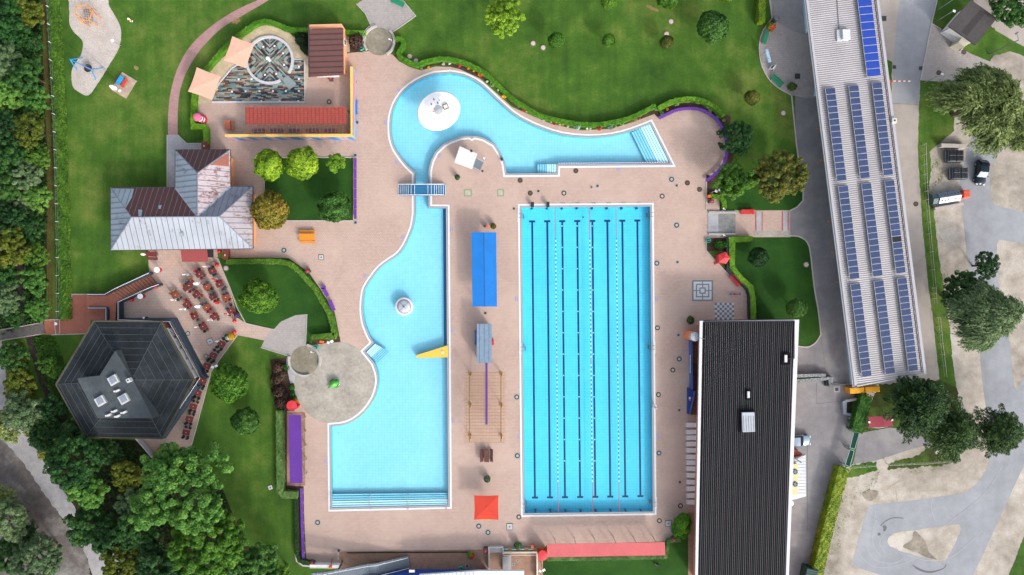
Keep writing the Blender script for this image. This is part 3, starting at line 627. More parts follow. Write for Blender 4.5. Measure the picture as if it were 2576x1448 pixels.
# fountain
w=W(T(1,2,1490,188)); w.z=-1.2; s=thing('bubble_fountain',w,'round steel fountain island in the lower leisure pool','fountain')
mb=MB(); mb.lathe((w.x,w.y,0),[(1.4,-1.2),(1.42,-.2),(1.46,.02),(1.46,.08),(1.3,.12),(1.1,.12)],48); mb.build('stone_ring',M('fount_ring','d3d0d8',.6,.06,3,k=.85),s)
mb=MB(); mb.lathe((w.x,w.y,0),[(1.08,.12),(1.05,.2),(.6,.32),(.15,.4)],40); mb.build('steel_cone',M('cone_steel','c9ced6',.3,.08,2,metal=.3),s,smooth=True)
mb=MB()
for r in (1.07,): mb.tube([(w.x+r*math.cos(a*R(10)),w.y+r*math.sin(a*R(10)),.2) for a in range(37)],.035,6)
for a in (45,135,225,315): mb.bar((w.x+.2*math.cos(R(a)),w.y+.2*math.sin(R(a)),.41),(w.x+1.05*math.cos(R(a)),w.y+1.05*math.sin(R(a)),.22),.04)
mb.build('frame_ring',M('ring_dark','5d6268',.4,.05,2),s)
mb=MB(); mb.cyl((w.x,w.y,.38),.13,.14,12); mb.build('nozzle',M('nozzle_dark','2a2c30',.5,.05,2),s)
# yellow slab platform
yl=M('pool_yellow','dfc24a',.6,.08,3); w=W(T(1,2,1780,650)); w.z=-.9
s=thing('yellow_platform',w,'yellow wedge shaped deck jutting into the leisure pool from its right wall','platform')
mb=MB(); q=[W(p,.12) for p in T(1,2,1613,676,1933,577,1933,700,1613,706)]; mb.prism(q,-.9,.12,0,1); mb.build('deck_slab',[yl,M('plat_side','4f6a7a',.6,.08,2)],s)
mb=MB(); c=W(T(1,2,1874,648),.14); mb.cyl((c.x,c.y,.12),.28,.06,16); mb.box((c.x,c.y,.2),(.25,.25,.05)); mb.build('light_fitting',M('fit_white','dcd8c0',.5,.08,4),s)
# bridge
w=W(T(1,1,1668,467)); s=thing('footbridge',w,'blue arched footbridge with white railings over the pool canal','footbridge')
bl=M('bridge_blue','1d6f9c',.6,.1,3); bl2=M('bridge_blue_dark','15527e',.6,.08,3)
xs=[1430,1448,1467,1486,1507,1528,1557,1592,1730,1764,1795,1817,1840,1862,1885,1906]; zs=[.05,.2,.36,.52,.68,.84,1.0,1.15,1.15,1.0,.84,.68,.52,.36,.2]
mb=MB(); e=MB()
for i in range(15):
    z=zs[i]; a=W(T(1,1,xs[i],412),z); b=W(T(1,1,xs[i+1],522),z)
    mb.prism([(a.x,a.y),(b.x,a.y),(b.x,b.y),(a.x,b.y)],max(z-.25,0),z)
    if i<=7: e.bar((a.x+.03,a.y,z+.02),(a.x+.03,b.y,z+.02),.08,.03)
    if i>=7: e.bar((b.x-.03,a.y,z+.02),(b.x-.03,b.y,z+.02),.08,.03)
mb.build('deck',bl,s); e.build('step_nosing',M('nosing_white','dfe6ee',.5,.04,2),s)
for yy in (414,520):
    mb=MB(); m2=MB(); P=[];Q=[]
    for i in range(15):
        a=W(T(1,1,(xs[i]+xs[i+1])/2,yy),zs[i]); P.append((a.x,a.y,zs[i]+.95)); Q.append((a.x,a.y,zs[i]+.5)); 
        if i%2==0: mb.tube([(a.x,a.y,max(zs[i]-.2,0)),(a.x,a.y,zs[i]+.95)],.025,6)
    mb.tube(P,.04,6); mb.tube(Q,.02,6); 
    for i in range(14): m2.bar((P[i][0],P[i][1],zs[i]+.02),(P[i+1][0],P[i+1][1],zs[i+1]+.02),.04,.35)
    mb.build('railing',M('rail_white','e4e8ee',.4,.04,2),s); m2.build('side_beam',bl2,s)
# ---------------- kids pool ----------------
w=W((680,190)); s=thing('paddling_pool',w,'shallow paddling pool lined with multicoloured slate planks beside the peach parasols','paddling pool')
def slate(name,mode,cx,cy):
    t=NT(name); v=t.pos(); sx=t.n('SeparateXYZ'); t.l(v,sx.inputs[0]); x,y=sx.outputs[0],sx.outputs[1]
    if mode: 
        x=t.math('ABSOLUTE',t.math('SUBTRACT',x,cx)); y=t.math('ABSOLUTE',t.math('SUBTRACT',y,cy))
        x,y=t.math('MULTIPLY',t.math('ADD',x,y),.7071),t.math('MULTIPLY',t.math('SUBTRACT',x,y),.7071)
    row=t.math('FLOOR',t.math('DIVIDE',y,.21)); rn=t.n('TexWhiteNoise',noise_dimensions='1D'); t.l(row,rn.inputs['W'])
    xx=t.math('DIVIDE',t.math('ADD',x,t.math('MULTIPLY',rn.outputs[0],3.0)),.85); colm=t.math('FLOOR',xx)
    cb=t.n('CombineXYZ'); t.l(row,cb.inputs[0]); t.l(colm,cb.inputs[1]); n2=t.n('TexWhiteNoise',noise_dimensions='3D'); t.l(cb.outputs[0],n2.inputs['Vector'])
    cols=['2b2f38','3d4b55','5a7478','6d8a8a','86a09e','5b3d3a','7a5a4a','8a7f6d','93a3a0','40343c','b09a80']
    st=[(i/len(cols),sc(lin(c),.8)) for i,c in enumerate(cols)]
    c=t.ramp(n2.outputs[0],st,True)
    c=t.mix(1,c,t.ramp(t.noise(v,3,4),[(.3,(.8,)*3),(.7,(1.15,)*3)]),'MULTIPLY'); t.col(c); t.rough(.25); return t.m
c0=W(T(1,0,140,610)); rr=238*.25028/PX
q=[W(p) for p in [T(0,0,2128,1030),T(0,0,2150,950),T(0,0,2205,840),T(0,0,2330,690),T(0,0,2400,650),T(0,0,2573,640),T(1,0,100,700),T(1,0,300,700),T(1,0,385,600),T(1,0,490,608),T(1,0,490,1030)]]
mb=MB(); mb.poly([(p.x,p.y,.032) for p in q]); mb.build('slate_floor',slate('slate_rows',0,0,0),s)
mb=MB(); mb.cyl((c0.x,c0.y,.03),rr-.05,.03,64); mb.build('slate_circle',slate('slate_star',1,c0.x,c0.y),s)
graym=M('granite_rim','c9c9cf',.6,.12,5,obj=False)
mb=MB(); 
for k in range(64):
    a0=2*math.pi*k/64; a1=2*math.pi*(k+1)/64
    if R(298)<a0<R(325): continue
    pts=[(c0.x+r*math.cos(a),c0.y+r*math.sin(a)) for r,a in((rr-.3,a0),(rr+.1,a0),(rr+.1,a1),(rr-.3,a1))]; mb.prism(pts,.02,.3)
mb.build('round_rim',graym,s)
mb=MB(); strip(mb,[q[4],q[3],q[2],q[1],q[0],q[-1],q[-2],q[-3]],.2,.02,.12); mb.build('outer_rim',graym,s)
mb=MB(); w2=[W(p) for p in T(1,0,262,800,322,762,408,848,335,908)]; mb.prism(w2,.03,.16); mb.build('slide_slab',M('slab_grey','8d9a9c',.5,.1,3),s)
wt2=M('jet_white','f0f0f4',.5,.04,3)
for p in T(1,0,75,475,188,468,275,540,283,657,205,747,92,757,432,675,432,797,432,918,36,920,172,920,302,920,55,1022,240,1022,427,1022)+T(0,0,2400,802,2530,800,2333,925,2470,922,2262,1025,2445,1025):
    c=W(p); mb=MB(); mb.box((c.x,c.y,.07),(.28,.28,.06)); mb.build('water_jet',wt2,s)
mb=MB(); mb.tube([(c0.x,c0.y,.03),(c0.x,c0.y,.9)],.22,12); mb.lathe((c0.x,c0.y,.9),[(.22,0),(.32,.1),(.3,.3),(.1,.45)],16); mb.build('spout',wt2,s)
# water toys (small hand pump)
c=W(T(0,0,2190,940)); t_=thing('water_toy',c,'small red and yellow water toy with rings beside the lower peach parasol','water toy')
mb=MB(); mb.tube([(c.x,c.y-.3,.03),(c.x-.1,c.y+.2,.5),(c.x+.2,c.y+.4,.7)],.06,6,0); mb.build('post',M('toy_red','c03a28',.5,.05,3),t_)
mb=MB(); mb.box((c.x+.15,c.y+.35,.75),(.35,.15,.15),.4); mb.build('handle',yl,t_)
mb=MB(); 
for dy in (-.5,-.2,.1): mb.tube([(c.x-.1+.16*math.cos(R(a)),c.y+dy+.16*math.sin(R(a)),.1) for a in range(0,361,45)],.03,5)
mb.build('ring',steel,t_)
# ---------------- buildings ----------------
def metalroof(name,base,wear,amt=.5,rust=.3,dirn=None):
    t=NT(name); v=t.pos(); b=sc(lin(base),.66); w_=sc(lin(wear),.66)
    a=t.noise(v,.5,6,.7); mp=t.n('Mapping'); mp.inputs['Scale'].default_value=dirn or (1,1,1); t.l(v,mp.inputs[0]); f=t.noise(mp.outputs[0],2.5,6,.75)
    m=t.math('ADD',t.math('MULTIPLY',a,.5),t.math('MULTIPLY',f,.5))
    c=t.ramp(m,[(max(0,amt-.04),w_),(amt+.04,b)]); c=t.mix(1,c,t.ramp(t.noise(v,.25,4),[(.3,(.88,)*3),(.7,(1.08,)*3)]),'MULTIPLY')
    t.col(c); t.rough(.5); t.b.inputs['Metallic'].default_value=.15; return t.m
seam=M('roof_seam','6e6c74',.6,.1,2,obj=False)
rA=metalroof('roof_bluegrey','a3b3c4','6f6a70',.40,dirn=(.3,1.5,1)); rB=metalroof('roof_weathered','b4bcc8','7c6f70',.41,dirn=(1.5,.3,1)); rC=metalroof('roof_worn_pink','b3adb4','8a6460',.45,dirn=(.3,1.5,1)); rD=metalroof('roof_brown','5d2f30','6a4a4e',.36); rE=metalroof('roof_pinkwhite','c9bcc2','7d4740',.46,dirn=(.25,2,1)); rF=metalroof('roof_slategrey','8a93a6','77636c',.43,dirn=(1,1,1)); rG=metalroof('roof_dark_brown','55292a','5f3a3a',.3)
orangew=M('wall_orange','e29a66',.9,.06,1,obj=False); whitew=M('wall_white','e6e6e6',.9,.05,1,obj=False); glass=M('window_glass','2a3440',.1,.05,1); frameb=M('frame_brown','6a4030',.6,.1,3); doorm=M('door_brown','6b4a36',.6,.1,3)
eh=3.4; rh=6.0
A_,B_,C_,D_,E_,F_,G_,H_=L(278.5,473,441,472,441,378,579,377.5,579.5,470,635.5,470,636,626,279,630)
R1,R2,N_,V_=(331,547),(552,545.6),(497,436),(497,546)
e=lambda p:W(p,eh); r=lambda p:W(p,rh)
base=W((450,560)); s=thing('pavilion',base,'pavilion with weathered grey and brown hipped metal roof left of the pool deck','pavilion')
def win(mb_parent,c,sz,ax,root):
    "window with pane; ax 0: wall faces +-x, 1: faces +-y"
    mb=MB(); d=(.08,sz[0],sz[1]) if ax==0 else (sz[0],.08,sz[1]); mb.box(c,d); f=mb.build('window',frameb,root)
    mb=MB(); d=(.1,sz[0]-.16,sz[1]-.16) if ax==0 else (sz[0]-.16,.1,sz[1]-.16); mb.box(c,d); mb.build('pane',glass,f)
wl=[W(p,eh) for p in (A_,B_,C_,D_,E_,F_,G_,H_)]; wi=offset(wl,-.8)
mb=MB(); mb.prism([(p[0],p[1]) for p in wi],0,eh-.02); mb.build('wall',orangew,s)
x0,x1=min(p[0] for p in wi),max(p[0] for p in wi); y0,y1=min(p[1] for p in wi),max(p[1] for p in wi)
for k in range(4): win(s,(x1+.0,y0+1.5+k*2.2,1.7),(1.2,1.2),0,s)
for k in range(6): win(s,(x0+2+k*3.2,y0-.0,1.7),(1.4,1.3),1,s)
mb=MB(); mb.box((x0+12,y0-.02,1.05),(1.1,.12,2.1)); dd=mb.build('door',doorm,s)
mb=MB(); mb.box((x0+12.4,y0-.12,1.05),(.06,.1,.14)); mb.build('handle',steel,dd)
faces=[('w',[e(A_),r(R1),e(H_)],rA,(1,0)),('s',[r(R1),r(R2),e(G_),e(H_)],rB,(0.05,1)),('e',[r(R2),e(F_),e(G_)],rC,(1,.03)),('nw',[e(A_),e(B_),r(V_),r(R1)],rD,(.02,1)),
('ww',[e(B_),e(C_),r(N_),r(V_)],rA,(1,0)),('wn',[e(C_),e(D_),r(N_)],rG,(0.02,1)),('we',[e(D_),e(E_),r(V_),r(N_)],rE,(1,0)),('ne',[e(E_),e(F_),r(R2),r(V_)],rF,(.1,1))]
for nm,P,mt,d in faces:
    mb=MB(); mb.slab(P,.08); mb.ribs(P,d,.86,.07,.07,1,.02); mb.build('roof_slope',[mt,seam],s)
def onslope(pts,f): return [W(p,f(p)+.07) for p in pts]
fN=lambda p:3.4+(p[1]-473)/73.5*2.6; fE=lambda p:3.4+(579.2-p[0])/82*2.6
mb=MB(); P=onslope([(281,474.5),T(0,1,1345,452),T(0,1,1325,540),T(0,1,1262,648),T(0,1,1225,600)],fN); mb.slab(P,.02); mb.ribs(P,(.02,1),.86,.05,.05,1,.01); mb.build('unpainted_patch',[rA,seam],s)
mb=MB(); P=onslope([T(0,1,2215,142),T(0,1,2300,92),T(0,1,2300,228),T(0,1,2118,212)],fE); mb.slab(P,.02); mb.ribs(P,(1,0),.86,.05,.05,1,.01); mb.build('rusty_patch',[M('roof_rust','9a5a46',.6,.12,2,obj=False),seam],s)
for q4 in (T(0,1,1590,620,1625,615,1615,655,1595,655),T(0,1,1390,660,1430,665,1420,730,1392,728)): mb=MB(); mb.slab(onslope(q4,fN),.02); mb.build('bare_spot',rA,s)
mb=MB()
for a,b in ((e(A_),r(R1)),(r(R1),e(H_)),(r(R2),e(F_)),(r(R2),e(G_)),(e(C_),r(N_)),(e(D_),r(N_)),(r(N_),r(V_)),(r(R1),r(R2))): mb.bar(a+Vector((0,0,.04)),b+Vector((0,0,.04)),.12,.08)
mb.build('ridge_cap',rF,s)
mb=MB()
for a,b in((B_,V_),(E_,V_)): mb.bar(e(a)+Vector((0,0,.05)),r(b)+Vector((0,0,.03)),.3,.03)
mb.build('valley_flashing',M('valley_grey','98a0ae',.5,.1,2,obj=False),s)
ring8=[e(p) for p in (A_,B_,C_,D_,E_,F_,G_,H_)]; mb=MB()
for i in range(8): 
    a,b=ring8[i],ring8[(i+1)%8]; mb.bar(a-Vector((0,0,.06)),b-Vector((0,0,.06)),.16,.14)
mb.build('gutter',M('gutter_dark','3f3a40',.5,.08,2,obj=False),s)
mb=MB(); c=W((457,590),4.75); mb.box((c.x,c.y,4.74),(.6,.6,.12),rx=R(18)); mb.build('roof_hatch',M('hatch_grey','8f98a2',.5,.06,2),s)
# restaurant terrace awning
aw=M('awning_red','8e3f3f',.8,.06,8); w=W((489,640)); s=thing('awning',w,'dark red fabric awning over the terrace entrance of the pavilion','awning')
mb=MB(); P=[W(T(0,1,1812,1055),2.9),W(T(0,1,2080,1055),2.9),W(T(0,1,2092,1187),2.4),W(T(0,1,1830,1187),2.4)]; mb.slab(P,.05); mb.ribs(P,(0,1),.3,.03,.02,0,.01); mb.build('canvas',aw,s)
mb=MB(); [mb.tube([(p.x,p.y+.1,0),(p.x,p.y+.1,2.35)],.04,6) for p in P[2:]]; mb.build('post',steeld,s)
w=W((528,642)); s=thing('side_canopy',w,'small black canopy beside the dark red awning of the pavilion','canopy')
mb=MB(); P=[W(T(0,1,2080,1060),2.6),W(T(0,1,2145,1060),2.6),W(T(0,1,2145,1142),2.5),W(T(0,1,2082,1142),2.5)]; mb.slab(P,.05); mb.build('canvas',M('canvas_black','1b1a20',.8,.05,3),s)
mb=MB(); [mb.tube([(p.x,p.y+.1,0),(p.x,p.y+.1,2.45)],.03,6) for p in P[2:]]; mb.build('post',steeld,s)
# ---------------- restaurant ----------------
hx=[T(0,2,945,335),T(0,2,1625,340),T(0,2,1955,925),T(0,3,1630,72),T(0,3,860,60),T(0,2,565,970)]
eh2=4.6; ah=7.4; HXe=[W(p,eh2) for p in hx]; apx=W(T(0,2,1325,925),ah)
base=W((330,940)); s=thing('restaurant',base,'hexagonal restaurant with black bitumen roof and three skylights','restaurant building')
bit=blotch('roof_bitumen','1e2328','282e33','353c42',.35,4,grain=.12,bump=.1,streak=(0,.8,.08)); bitl=blotch('roof_bitumen_grey','42494e','4a5257','575f64',.3,4,grain=.08,bump=.1); bits=M('roof_lap','4e555a',.7,.15,3,obj=False); edg=M('roof_edge_moss','4e4c3c',.9,.2,2,obj=False)
mb=MB(); mb.prism([(p[0],p[1]) for p in offset(HXe,-1.2)],0,eh2-.03); mb.build('wall',whitew,s)
for i in range(6):
    a,b=HXe[i],HXe[(i+1)%6]; d=(b-a); P=[a,b,apx]; mb=MB(); mb.slab(P,.1); mb.ribs(P,(d.x,d.y),1.02,.05,.025,1,.01); mb.build('roof_slope',[bit,bits],s)
mb=MB()
for i in range(6): mb.bar(HXe[i],HXe[(i+1)%6],.22,.22)
mb.build('roof_edge',edg,s)
mb=MB()
for i in range(6): mb.bar(HXe[i]+Vector((0,0,.03)),apx+Vector((0,0,.03)),.06,.04)
mb.build('hip_seam',bits,s)
# flat grey dormer lifted on the lower left faces
dz=ah+.15; P=[W(p,dz-.1*0) for p in T(0,2,1160,630,1325,905,1540,1312,980,1310,775,910,1000,885)]
mb=MB(); mb.prism([(p.x,p.y) for p in P],5.6,dz); 
for a,b in ((T(0,2,1070,900),T(0,2,1330,960)),(T(0,2,1175,1075),T(0,2,1330,960)),(T(0,2,980,1310),T(0,2,1175,1075))): mb.bar(W(a,dz)+Vector((0,0,.02)),W(b,dz)+Vector((0,0,.02)),.06,.04,1)
mb.build('flat_roof',[bitl,bits],s)
for p in T(0,2,1135,928,1005,1138,1240,1118):
    c=W(p,dz+.4); mb=MB(); mb.box((c.x,c.y,dz+.2),(1.4,1.3,.4),R(30)); f=mb.build('skylight',M('skylight_white','c6cacc',.5,.06,3),s)
    mb=MB(); mb.box((c.x,c.y,dz+.44),(.9,.9,.1),R(30)); mb.build('pane',M('skylight_pane','8f96a6',.15,.05,2),f)
for p in T(0,2,1170,1035,1145,1240,1240,1252,1085,1280,1175,1290):
    c=W(p,dz+.3); mb=MB(); mb.box((c.x+.15,c.y,dz+.15),(.6,.3,.3),R(25)); mb.cyl((c.x-.3,c.y-.1,dz),.14,.35,10); mb.build('roof_vent',M('vent_white','d8d8d8',.5,.08,3),s)
c=W(T(0,2,1293,930),dz+.6); mb=MB(); mb.box((c.x,c.y,dz+.4),(.55,.55,.8),R(30)); mb.box((c.x,c.y,dz+.82),(.22,.22,.06),R(30),1); mb.build('chimney',[M('vent_white','d8d8d8'),navy],s)
# balcony
bal=[W(p,.8) for p in T(0,2,1190,325,1745,325,2045,895)]+[W(T(0,3,1625,70),.8)]
mb=MB(); strip(mb,[(p.x,p.y) for p in bal],.7,0,1.0,0,0,.12); mb.build('balcony_parapet',M('slate_blue','2d3f52',.6,.1,2,obj=False),s)
mb=MB(); hb=[W(p,1.5) for p in T(0,2,1190,322,1700,340,2010,908)]+[W(T(0,3,1600,75),1.5)]; mb.tube([(p.x,p.y,1.5) for p in hb],.05,6)
for i in range(3):
    for k in range(8):
        p=hb[i].lerp(hb[i+1],k/8); mb.tube([(p.x,p.y,.4),(p.x,p.y,1.5)],.02,5)
mb.build('handrail',M('rail_white','e4e8ee'),s)
inner=[W(p,.3) for p in T(0,2,1300,335,1700,340,2005,905)]+[W(T(0,3,1590,75),.3),W((330,950),.3)]
mb=MB(); mb.prism([(p.x,p.y) for p in inner],0,.35); mb.build('balcony_floor',M('balcony_floor','4a4f55',.8,.2,2,obj=False),s)
mb=MB(); 
wl=[W(p,1.1) for p in T(0,3,1360,70,1540,280,1730,280)]; strip(mb,[(p.x,p.y) for p in wl],.25,0,1.1); mb.build('terrace_wall',concg,s)
# ---------------- kiosk ----------------
kr=[W(p,h) for p,h in zip(T(1,0,530,300,876,284,882,755,534,776),(3.6,3.3,3.3,3.6))]; base=W((830,140)); s=thing('kiosk',base,'small orange kiosk with brown ribbed metal roof beside the paddling pool','kiosk')
kb=[W(p) for p in L(790,82,872,80,873.5,190,791,192)]; mb=MB(); mb.prism([(p.x,p.y) for p in kb],0,3.25); mb.build('wall',M('wall_apricot','e8a67e',.9,.05,1,obj=False),s)
mb=MB(); mb.slab(kr,.12); P=kr; mb.ribs(P,(1,.05),.87,.07,.08,1,.04)
mb.build('roof',[M('roof_maroon','694743',.5,.06,1,obj=False),M('roof_maroon_dark','4b2f2e',.5,.06,1,obj=False)],s)
mb=MB(); mb.bar(kr[0],kr[3],.18,.16); mb.bar(kr[0]+Vector((0,.9,0)),kr[0],.18,.14); mb.build('gutter',M('gutter_dark','3f3a40'),s)
by=min(p.y for p in kb); bxx=max(p.x for p in kb)
for x_ in (1.3,3.7): 
    mb=MB(); mb.box((kb[3].x+x_,by-.02,1.2),(1.2,.1,1.1)); f=mb.build('window',M('frame_white','e8e8e8',.5,.04,2),s); mb=MB(); mb.box((kb[3].x+x_,by-.03,1.2),(1.0,.12,.9)); mb.build('pane',M('pane_blue','9fb9c4',.15,.05,2),f)
mb=MB(); mb.box((kb[3].x+2.5,by-.25,1.0),(3.6,.5,.06)); mb.build('counter_shelf',M('frame_white','e8e8e8'),s)
mb=MB(); mb.box((bxx+.02,W((873,117)).y,1.8),(.1,.9,.9)); f=mb.build('window',M('frame_white','e8e8e8'),s); mb=MB(); mb.box((bxx+.03,W((873,117)).y,1.8),(.12,.7,.7)); mb.build('pane',glass,f)
# ---------------- yellow L wall + pergola ----------------
yw=M('wall_yellow','ecc468',.8,.06,1,obj=False); 
t=NT('mural_blue'); v=t.pos(); m=t.n('TexWave',wave_type='BANDS'); m.inputs['Scale'].default_value=.12; m.inputs['Distortion'].default_value=9; m.inputs['Detail'].default_value=1; t.l(v,m.inputs[0]); t.col(t.ramp(m.outputs['Fac'],[(0,sc(lin('3f74b8'),.8)),(.45,sc(lin('5f93cc'),.8)),(.75,sc(lin('86b2dc'),.8)),(.96,sc(lin('c9808c'),.8))])); t.rough(.8); mural=t.m
h=2.3; tp=T(0,0,2262,1352)[0]; P=[W(q_,h) for q_ in [(566,341.5),(884,341),(884,168)]]; Q=[(p.x,p.y) for p in P]
s=thing('mural_wall',W((884,341)),'long yellow L shaped wall with blue mural around the red pergola','wall')
mb=MB(); strip(mb,Q,.42,0,h,0); mb.build('wall',yw,s)
mb=MB(); a,b,c=P; mb.box(((a.x+b.x)/2+.1,a.y-.22,h/2-.12),(b.x-a.x+.25,.03,h-.35)); mb.box((b.x+.225,(b.y+c.y)/2,h/2-.12),(.03,c.y-b.y,h-.35)); mb.build('mural',mural,s)
base=W((745,300)); s=thing('pergola',base,'long pergola roofed in red translucent sheets beside the yellow wall','pergola')
redp=M('pergola_red','a84a40',.4,.12,1.5,obj=False); beam=M('pergola_beam','8f5c44',.7,.1,3,obj=False); beam2=M('pergola_dark','7a3a30',.7,.1,3,obj=False)
hp=2.6; a=W(T(0,0,2468,1078),hp); b=W(T(1,0,908,1250),hp); c=W(T(1,0,908,1345),hp)
mb=MB(); mb.slab([(a.x,a.y,hp),(b.x,a.y,hp),(b.x,b.y,hp-.15),(a.x,b.y,hp-.15)],.03); 
x=a.x
while x<b.x: mb.bar((x,a.y,hp+.02),(x,b.y,hp-.13),.05,.05,1); x+=.62
for k in range(1,8): y=a.y+(b.y-a.y)*k/8; mb.bar((a.x,y,hp+.02-.15*k/8),(b.x,y,hp+.02-.15*k/8),.03,.04,1)
mb.build('roof',[redp,beam2],s)
mb=MB(); x=a.x
while x<b.x: mb.bar((x,b.y,hp-.2),(x,c.y,hp-.2),.06,.1); x+=.62
for k in range(6): y=b.y+(c.y-b.y)*k/5; mb.bar((a.x,y,hp-.1),(b.x,y,hp-.1),.05,.05)
mb.build('slat',beam,s)
for k in range(6):
    for y in (a.y-.2,c.y+.1):
        mb=MB(); x=a.x+.1+(b.x-a.x-.2)*k/5; mb.box((x,y,(hp-.25)/2),(.14,.14,hp-.25)); mb.build('post',beam,s)
for k in range(5):
    w=W(T(1,0,-260+k*178+100,1335)) if False else W((652+k*45.0,330)); mb=MB(); mb.bbox((w.x,w.y,.25),(1.9,.5,.5),.03); mb.build('bench',M('bench_blue','2a4f8c',.6,.06,3),label='low blue bench under the slats of the pergola, '+['first','second','third','fourth','fifth'][k]+' from the left',cat='bench',group='blue benches under the pergola')
# ---------------- blue canopy, slate hut, golden pergola, purple canopy, salmon canopy ----------------
def canopy(name,quad,h,mat,label,cat,ridge=True,ribd=None,posts=6,postm=None,rise=.12,sp=.25,ribm=None,ng=None):
    P=[W(p,h) for p in quad]; base=W(((quad[0][0]+quad[2][0])/2,(quad[0][1]+quad[2][1])/2)); s=thing(name,base,label,cat)
    long=(P[3]-P[0]).length>(P[1]-P[0]).length; 
    if not long: P=P[1:]+P[:1]
    m1=(P[0]+P[1])/2; m2=(P[3]+P[2])/2; up=Vector((0,0,rise)); d=(P[3]-P[0]); q=(P[1]-P[0])
    mats=[mat,ribm or mat]
    if ridge:
        for nm,F in (('a',[P[0],m1+up,m2+up,P[3]]),('b',[m1+up,P[1],P[2],m2+up])):
            mb=MB(); mb.slab(F,.04); mb.ribs(F,(q.x,q.y),sp,.03,.03,1,.012); mb.build('roof_slope',mats,s)
        mb=MB(); mb.bar(m1+up,m2+up,.1,.05,0); mb.build('ridge_cap',M('ridge_navy','1c4f8f',.5,.05,2),s)
    else:
        mb=MB(); mb.slab([P[0],P[1]+up,P[2]+up,P[3]],.05); mb.ribs([P[0],P[1]+up,P[2]+up,P[3]],(ribd or (q.x,q.y)),sp,.03,.03,1,.012); mb.build('roof',mats,s)
    for k in range(posts//2):
        for e0 in (0,1):
            p=(P[0].lerp(P[3],(k+.25)/(posts//2-.5)) if e0==0 else P[1].lerp(P[2],(k+.25)/(posts//2-.5))); c=(P[0]+P[2])/2; p=p+(c-p)*.06
            mb=MB(); mb.box((p.x,p.y,(h-.05)/2),(.1,.1,h-.05)); mb.build('post',postm or steel,s)
    for k in range(3):
        pass
    return s
canopy('sun_canopy',[T(1,1,2165,890),T(1,1,2415,890),T(1,2,2423,188),T(1,2,2175,188)],2.7,M('sheet_blue','0f7fd6',.5,.09,.5,obj=False),'long bright blue gabled canopy between the two pools','canopy')
canopy('sun_canopy',[T(1,2,328,1277),T(1,2,455,1277),T(1,3,470,520),T(1,3,340,523)],2.6,M('sheet_purple','6a35a0',.6,.1,.5,obj=False),'long purple flat canopy beside the hedge left of the leisure pool','canopy',False,posts=10)
canopy('sun_canopy',[T(2,3,352,1135),T(2,3,1535,1115),T(2,3,1540,1245),T(2,3,352,1265)],2.6,M('sheet_salmon','d9696c',.6,.09,.5,obj=False),'long salmon pink canopy at the bottom beside the lawn','canopy',False,posts=12,rise=.12)
s=canopy('cabin',[T(1,2,2220,362),T(1,2,2370,362),T(1,2,2370,755),T(1,2,2218,755)],2.7,M('slate_sheet','7b92a8',.5,.14,1.5,obj=False),'narrow cabin with grey blue sheet roof between the two pools','cabin',False,ribd=(0,1),posts=2,rise=.05,sp=.75,ribm=M('seam_navy','2e3947',.6,.1,3,obj=False))
a=W((1203,822)); b=W((1234,905)); mb=MB(); mb.prism([(a.x,a.y),(b.x,a.y),(b.x,b.y),(a.x,b.y)],0,2.6); mb.build('wall',M('cabin_wall','8fa0ae',.8,.05,1,obj=False),s)
# gold pergola
gold=M('gold_pole','a8792c',.5,.08,3,obj=False); pur=M('beam_purple','5b2f86',.5,.06,2,obj=False)
base=W((1220,1025)); s=thing('trellis',base,'golden wire trellis pergola with a purple central beam between the pools','pergola')
h=2.6; a=W(T(1,2,2100,850),h); b=W(T(1,3,2502,112),h); x0,x1,y1,y0=a.x,b.x,a.y,b.y; mb=MB()
y=y0
while y<=y1+.01: mb.bar((x0,y,h),(x1,y,h),.05,.05); y+=(y1-y0)/21
mb.build('rail',gold,s); mb=MB()
for k in range(27): x=x0+(x1-x0)*k/26; mb.tube([(x,y0,h+.05),(x,y1,h+.05)],.016,4)
mb.build('wire',gold,s)
for fx in (.11,.9):
    mb=MB(); x=x0+(x1-x0)*fx; mb.box((x,(y0+y1)/2,h-.1),(.1,y1-y0,.14)); mb.build('beam',M('gold_dark','6f4f22',.5,.08,3,obj=False),s)
    for fy in (.05,.5,.95): mb=MB(); y=y0+(y1-y0)*fy; mb.box((x+.1,y,h/2),(.12,.12,h)); mb.box((x,y,.1),(.4,.4,.2)); mb.build('post',gold,s)
mb=MB(); a=W(T(1,2,2315,757),2.75); b=W(T(1,2,2318,1375),2.75); mb.box(((a.x+b.x)/2,(a.y+b.y)/2,2.72),(.34,a.y-b.y,.16)); mb.build('spine_beam',pur,s)
# ---------------- black roof building ----------------
hb=5.0; q=[T(2,2,1888,325),T(3,2,303,313),(1981.5,1500),(1747.8,1500)]; P=[W(p,hb) for p in q]
base=W((1880,1150)); s=thing('changing_building',base,'long flat building with black ribbed absorber mats covering its whole roof','building')
mb=MB(); mb.prism([(p[0],p[1]) for p in offset(P,-1.0)],0,hb-.3); mb.build('wall',M('wall_salmon','d98a6a',.9,.06,1,obj=False),s)
mb=MB(); mb.prism([(p.x,p.y) for p in P],hb-.3,hb-.1); mb.build('roof',M('roof_greybase','1d1e22',.8,.1,2,obj=False),s)
mb=MB(); ed=[W(p,hb) for p in q]; pts=[(p.x,p.y) for p in offset(ed,-.2)]; strip(mb,[pts[3],pts[0],pts[1],pts[2]],.42,hb-.25,hb+.1); mb.build('parapet',M('parapet_white','d8d8de',.7,.06,2,obj=False),s)
a0,a1=T(2,2,1930,348),T(3,2,245,345); b0,b1=(1756,1500),(1973,1500); blk=M('absorber_black','0a0c10',.85,.12,2,obj=False,spec=.15); lt=[M('rib_grey','9a8f96',.6,.08,2,obj=False),M('rib_teal','5a7a78',.6,.08,2,obj=False)]
NS=46
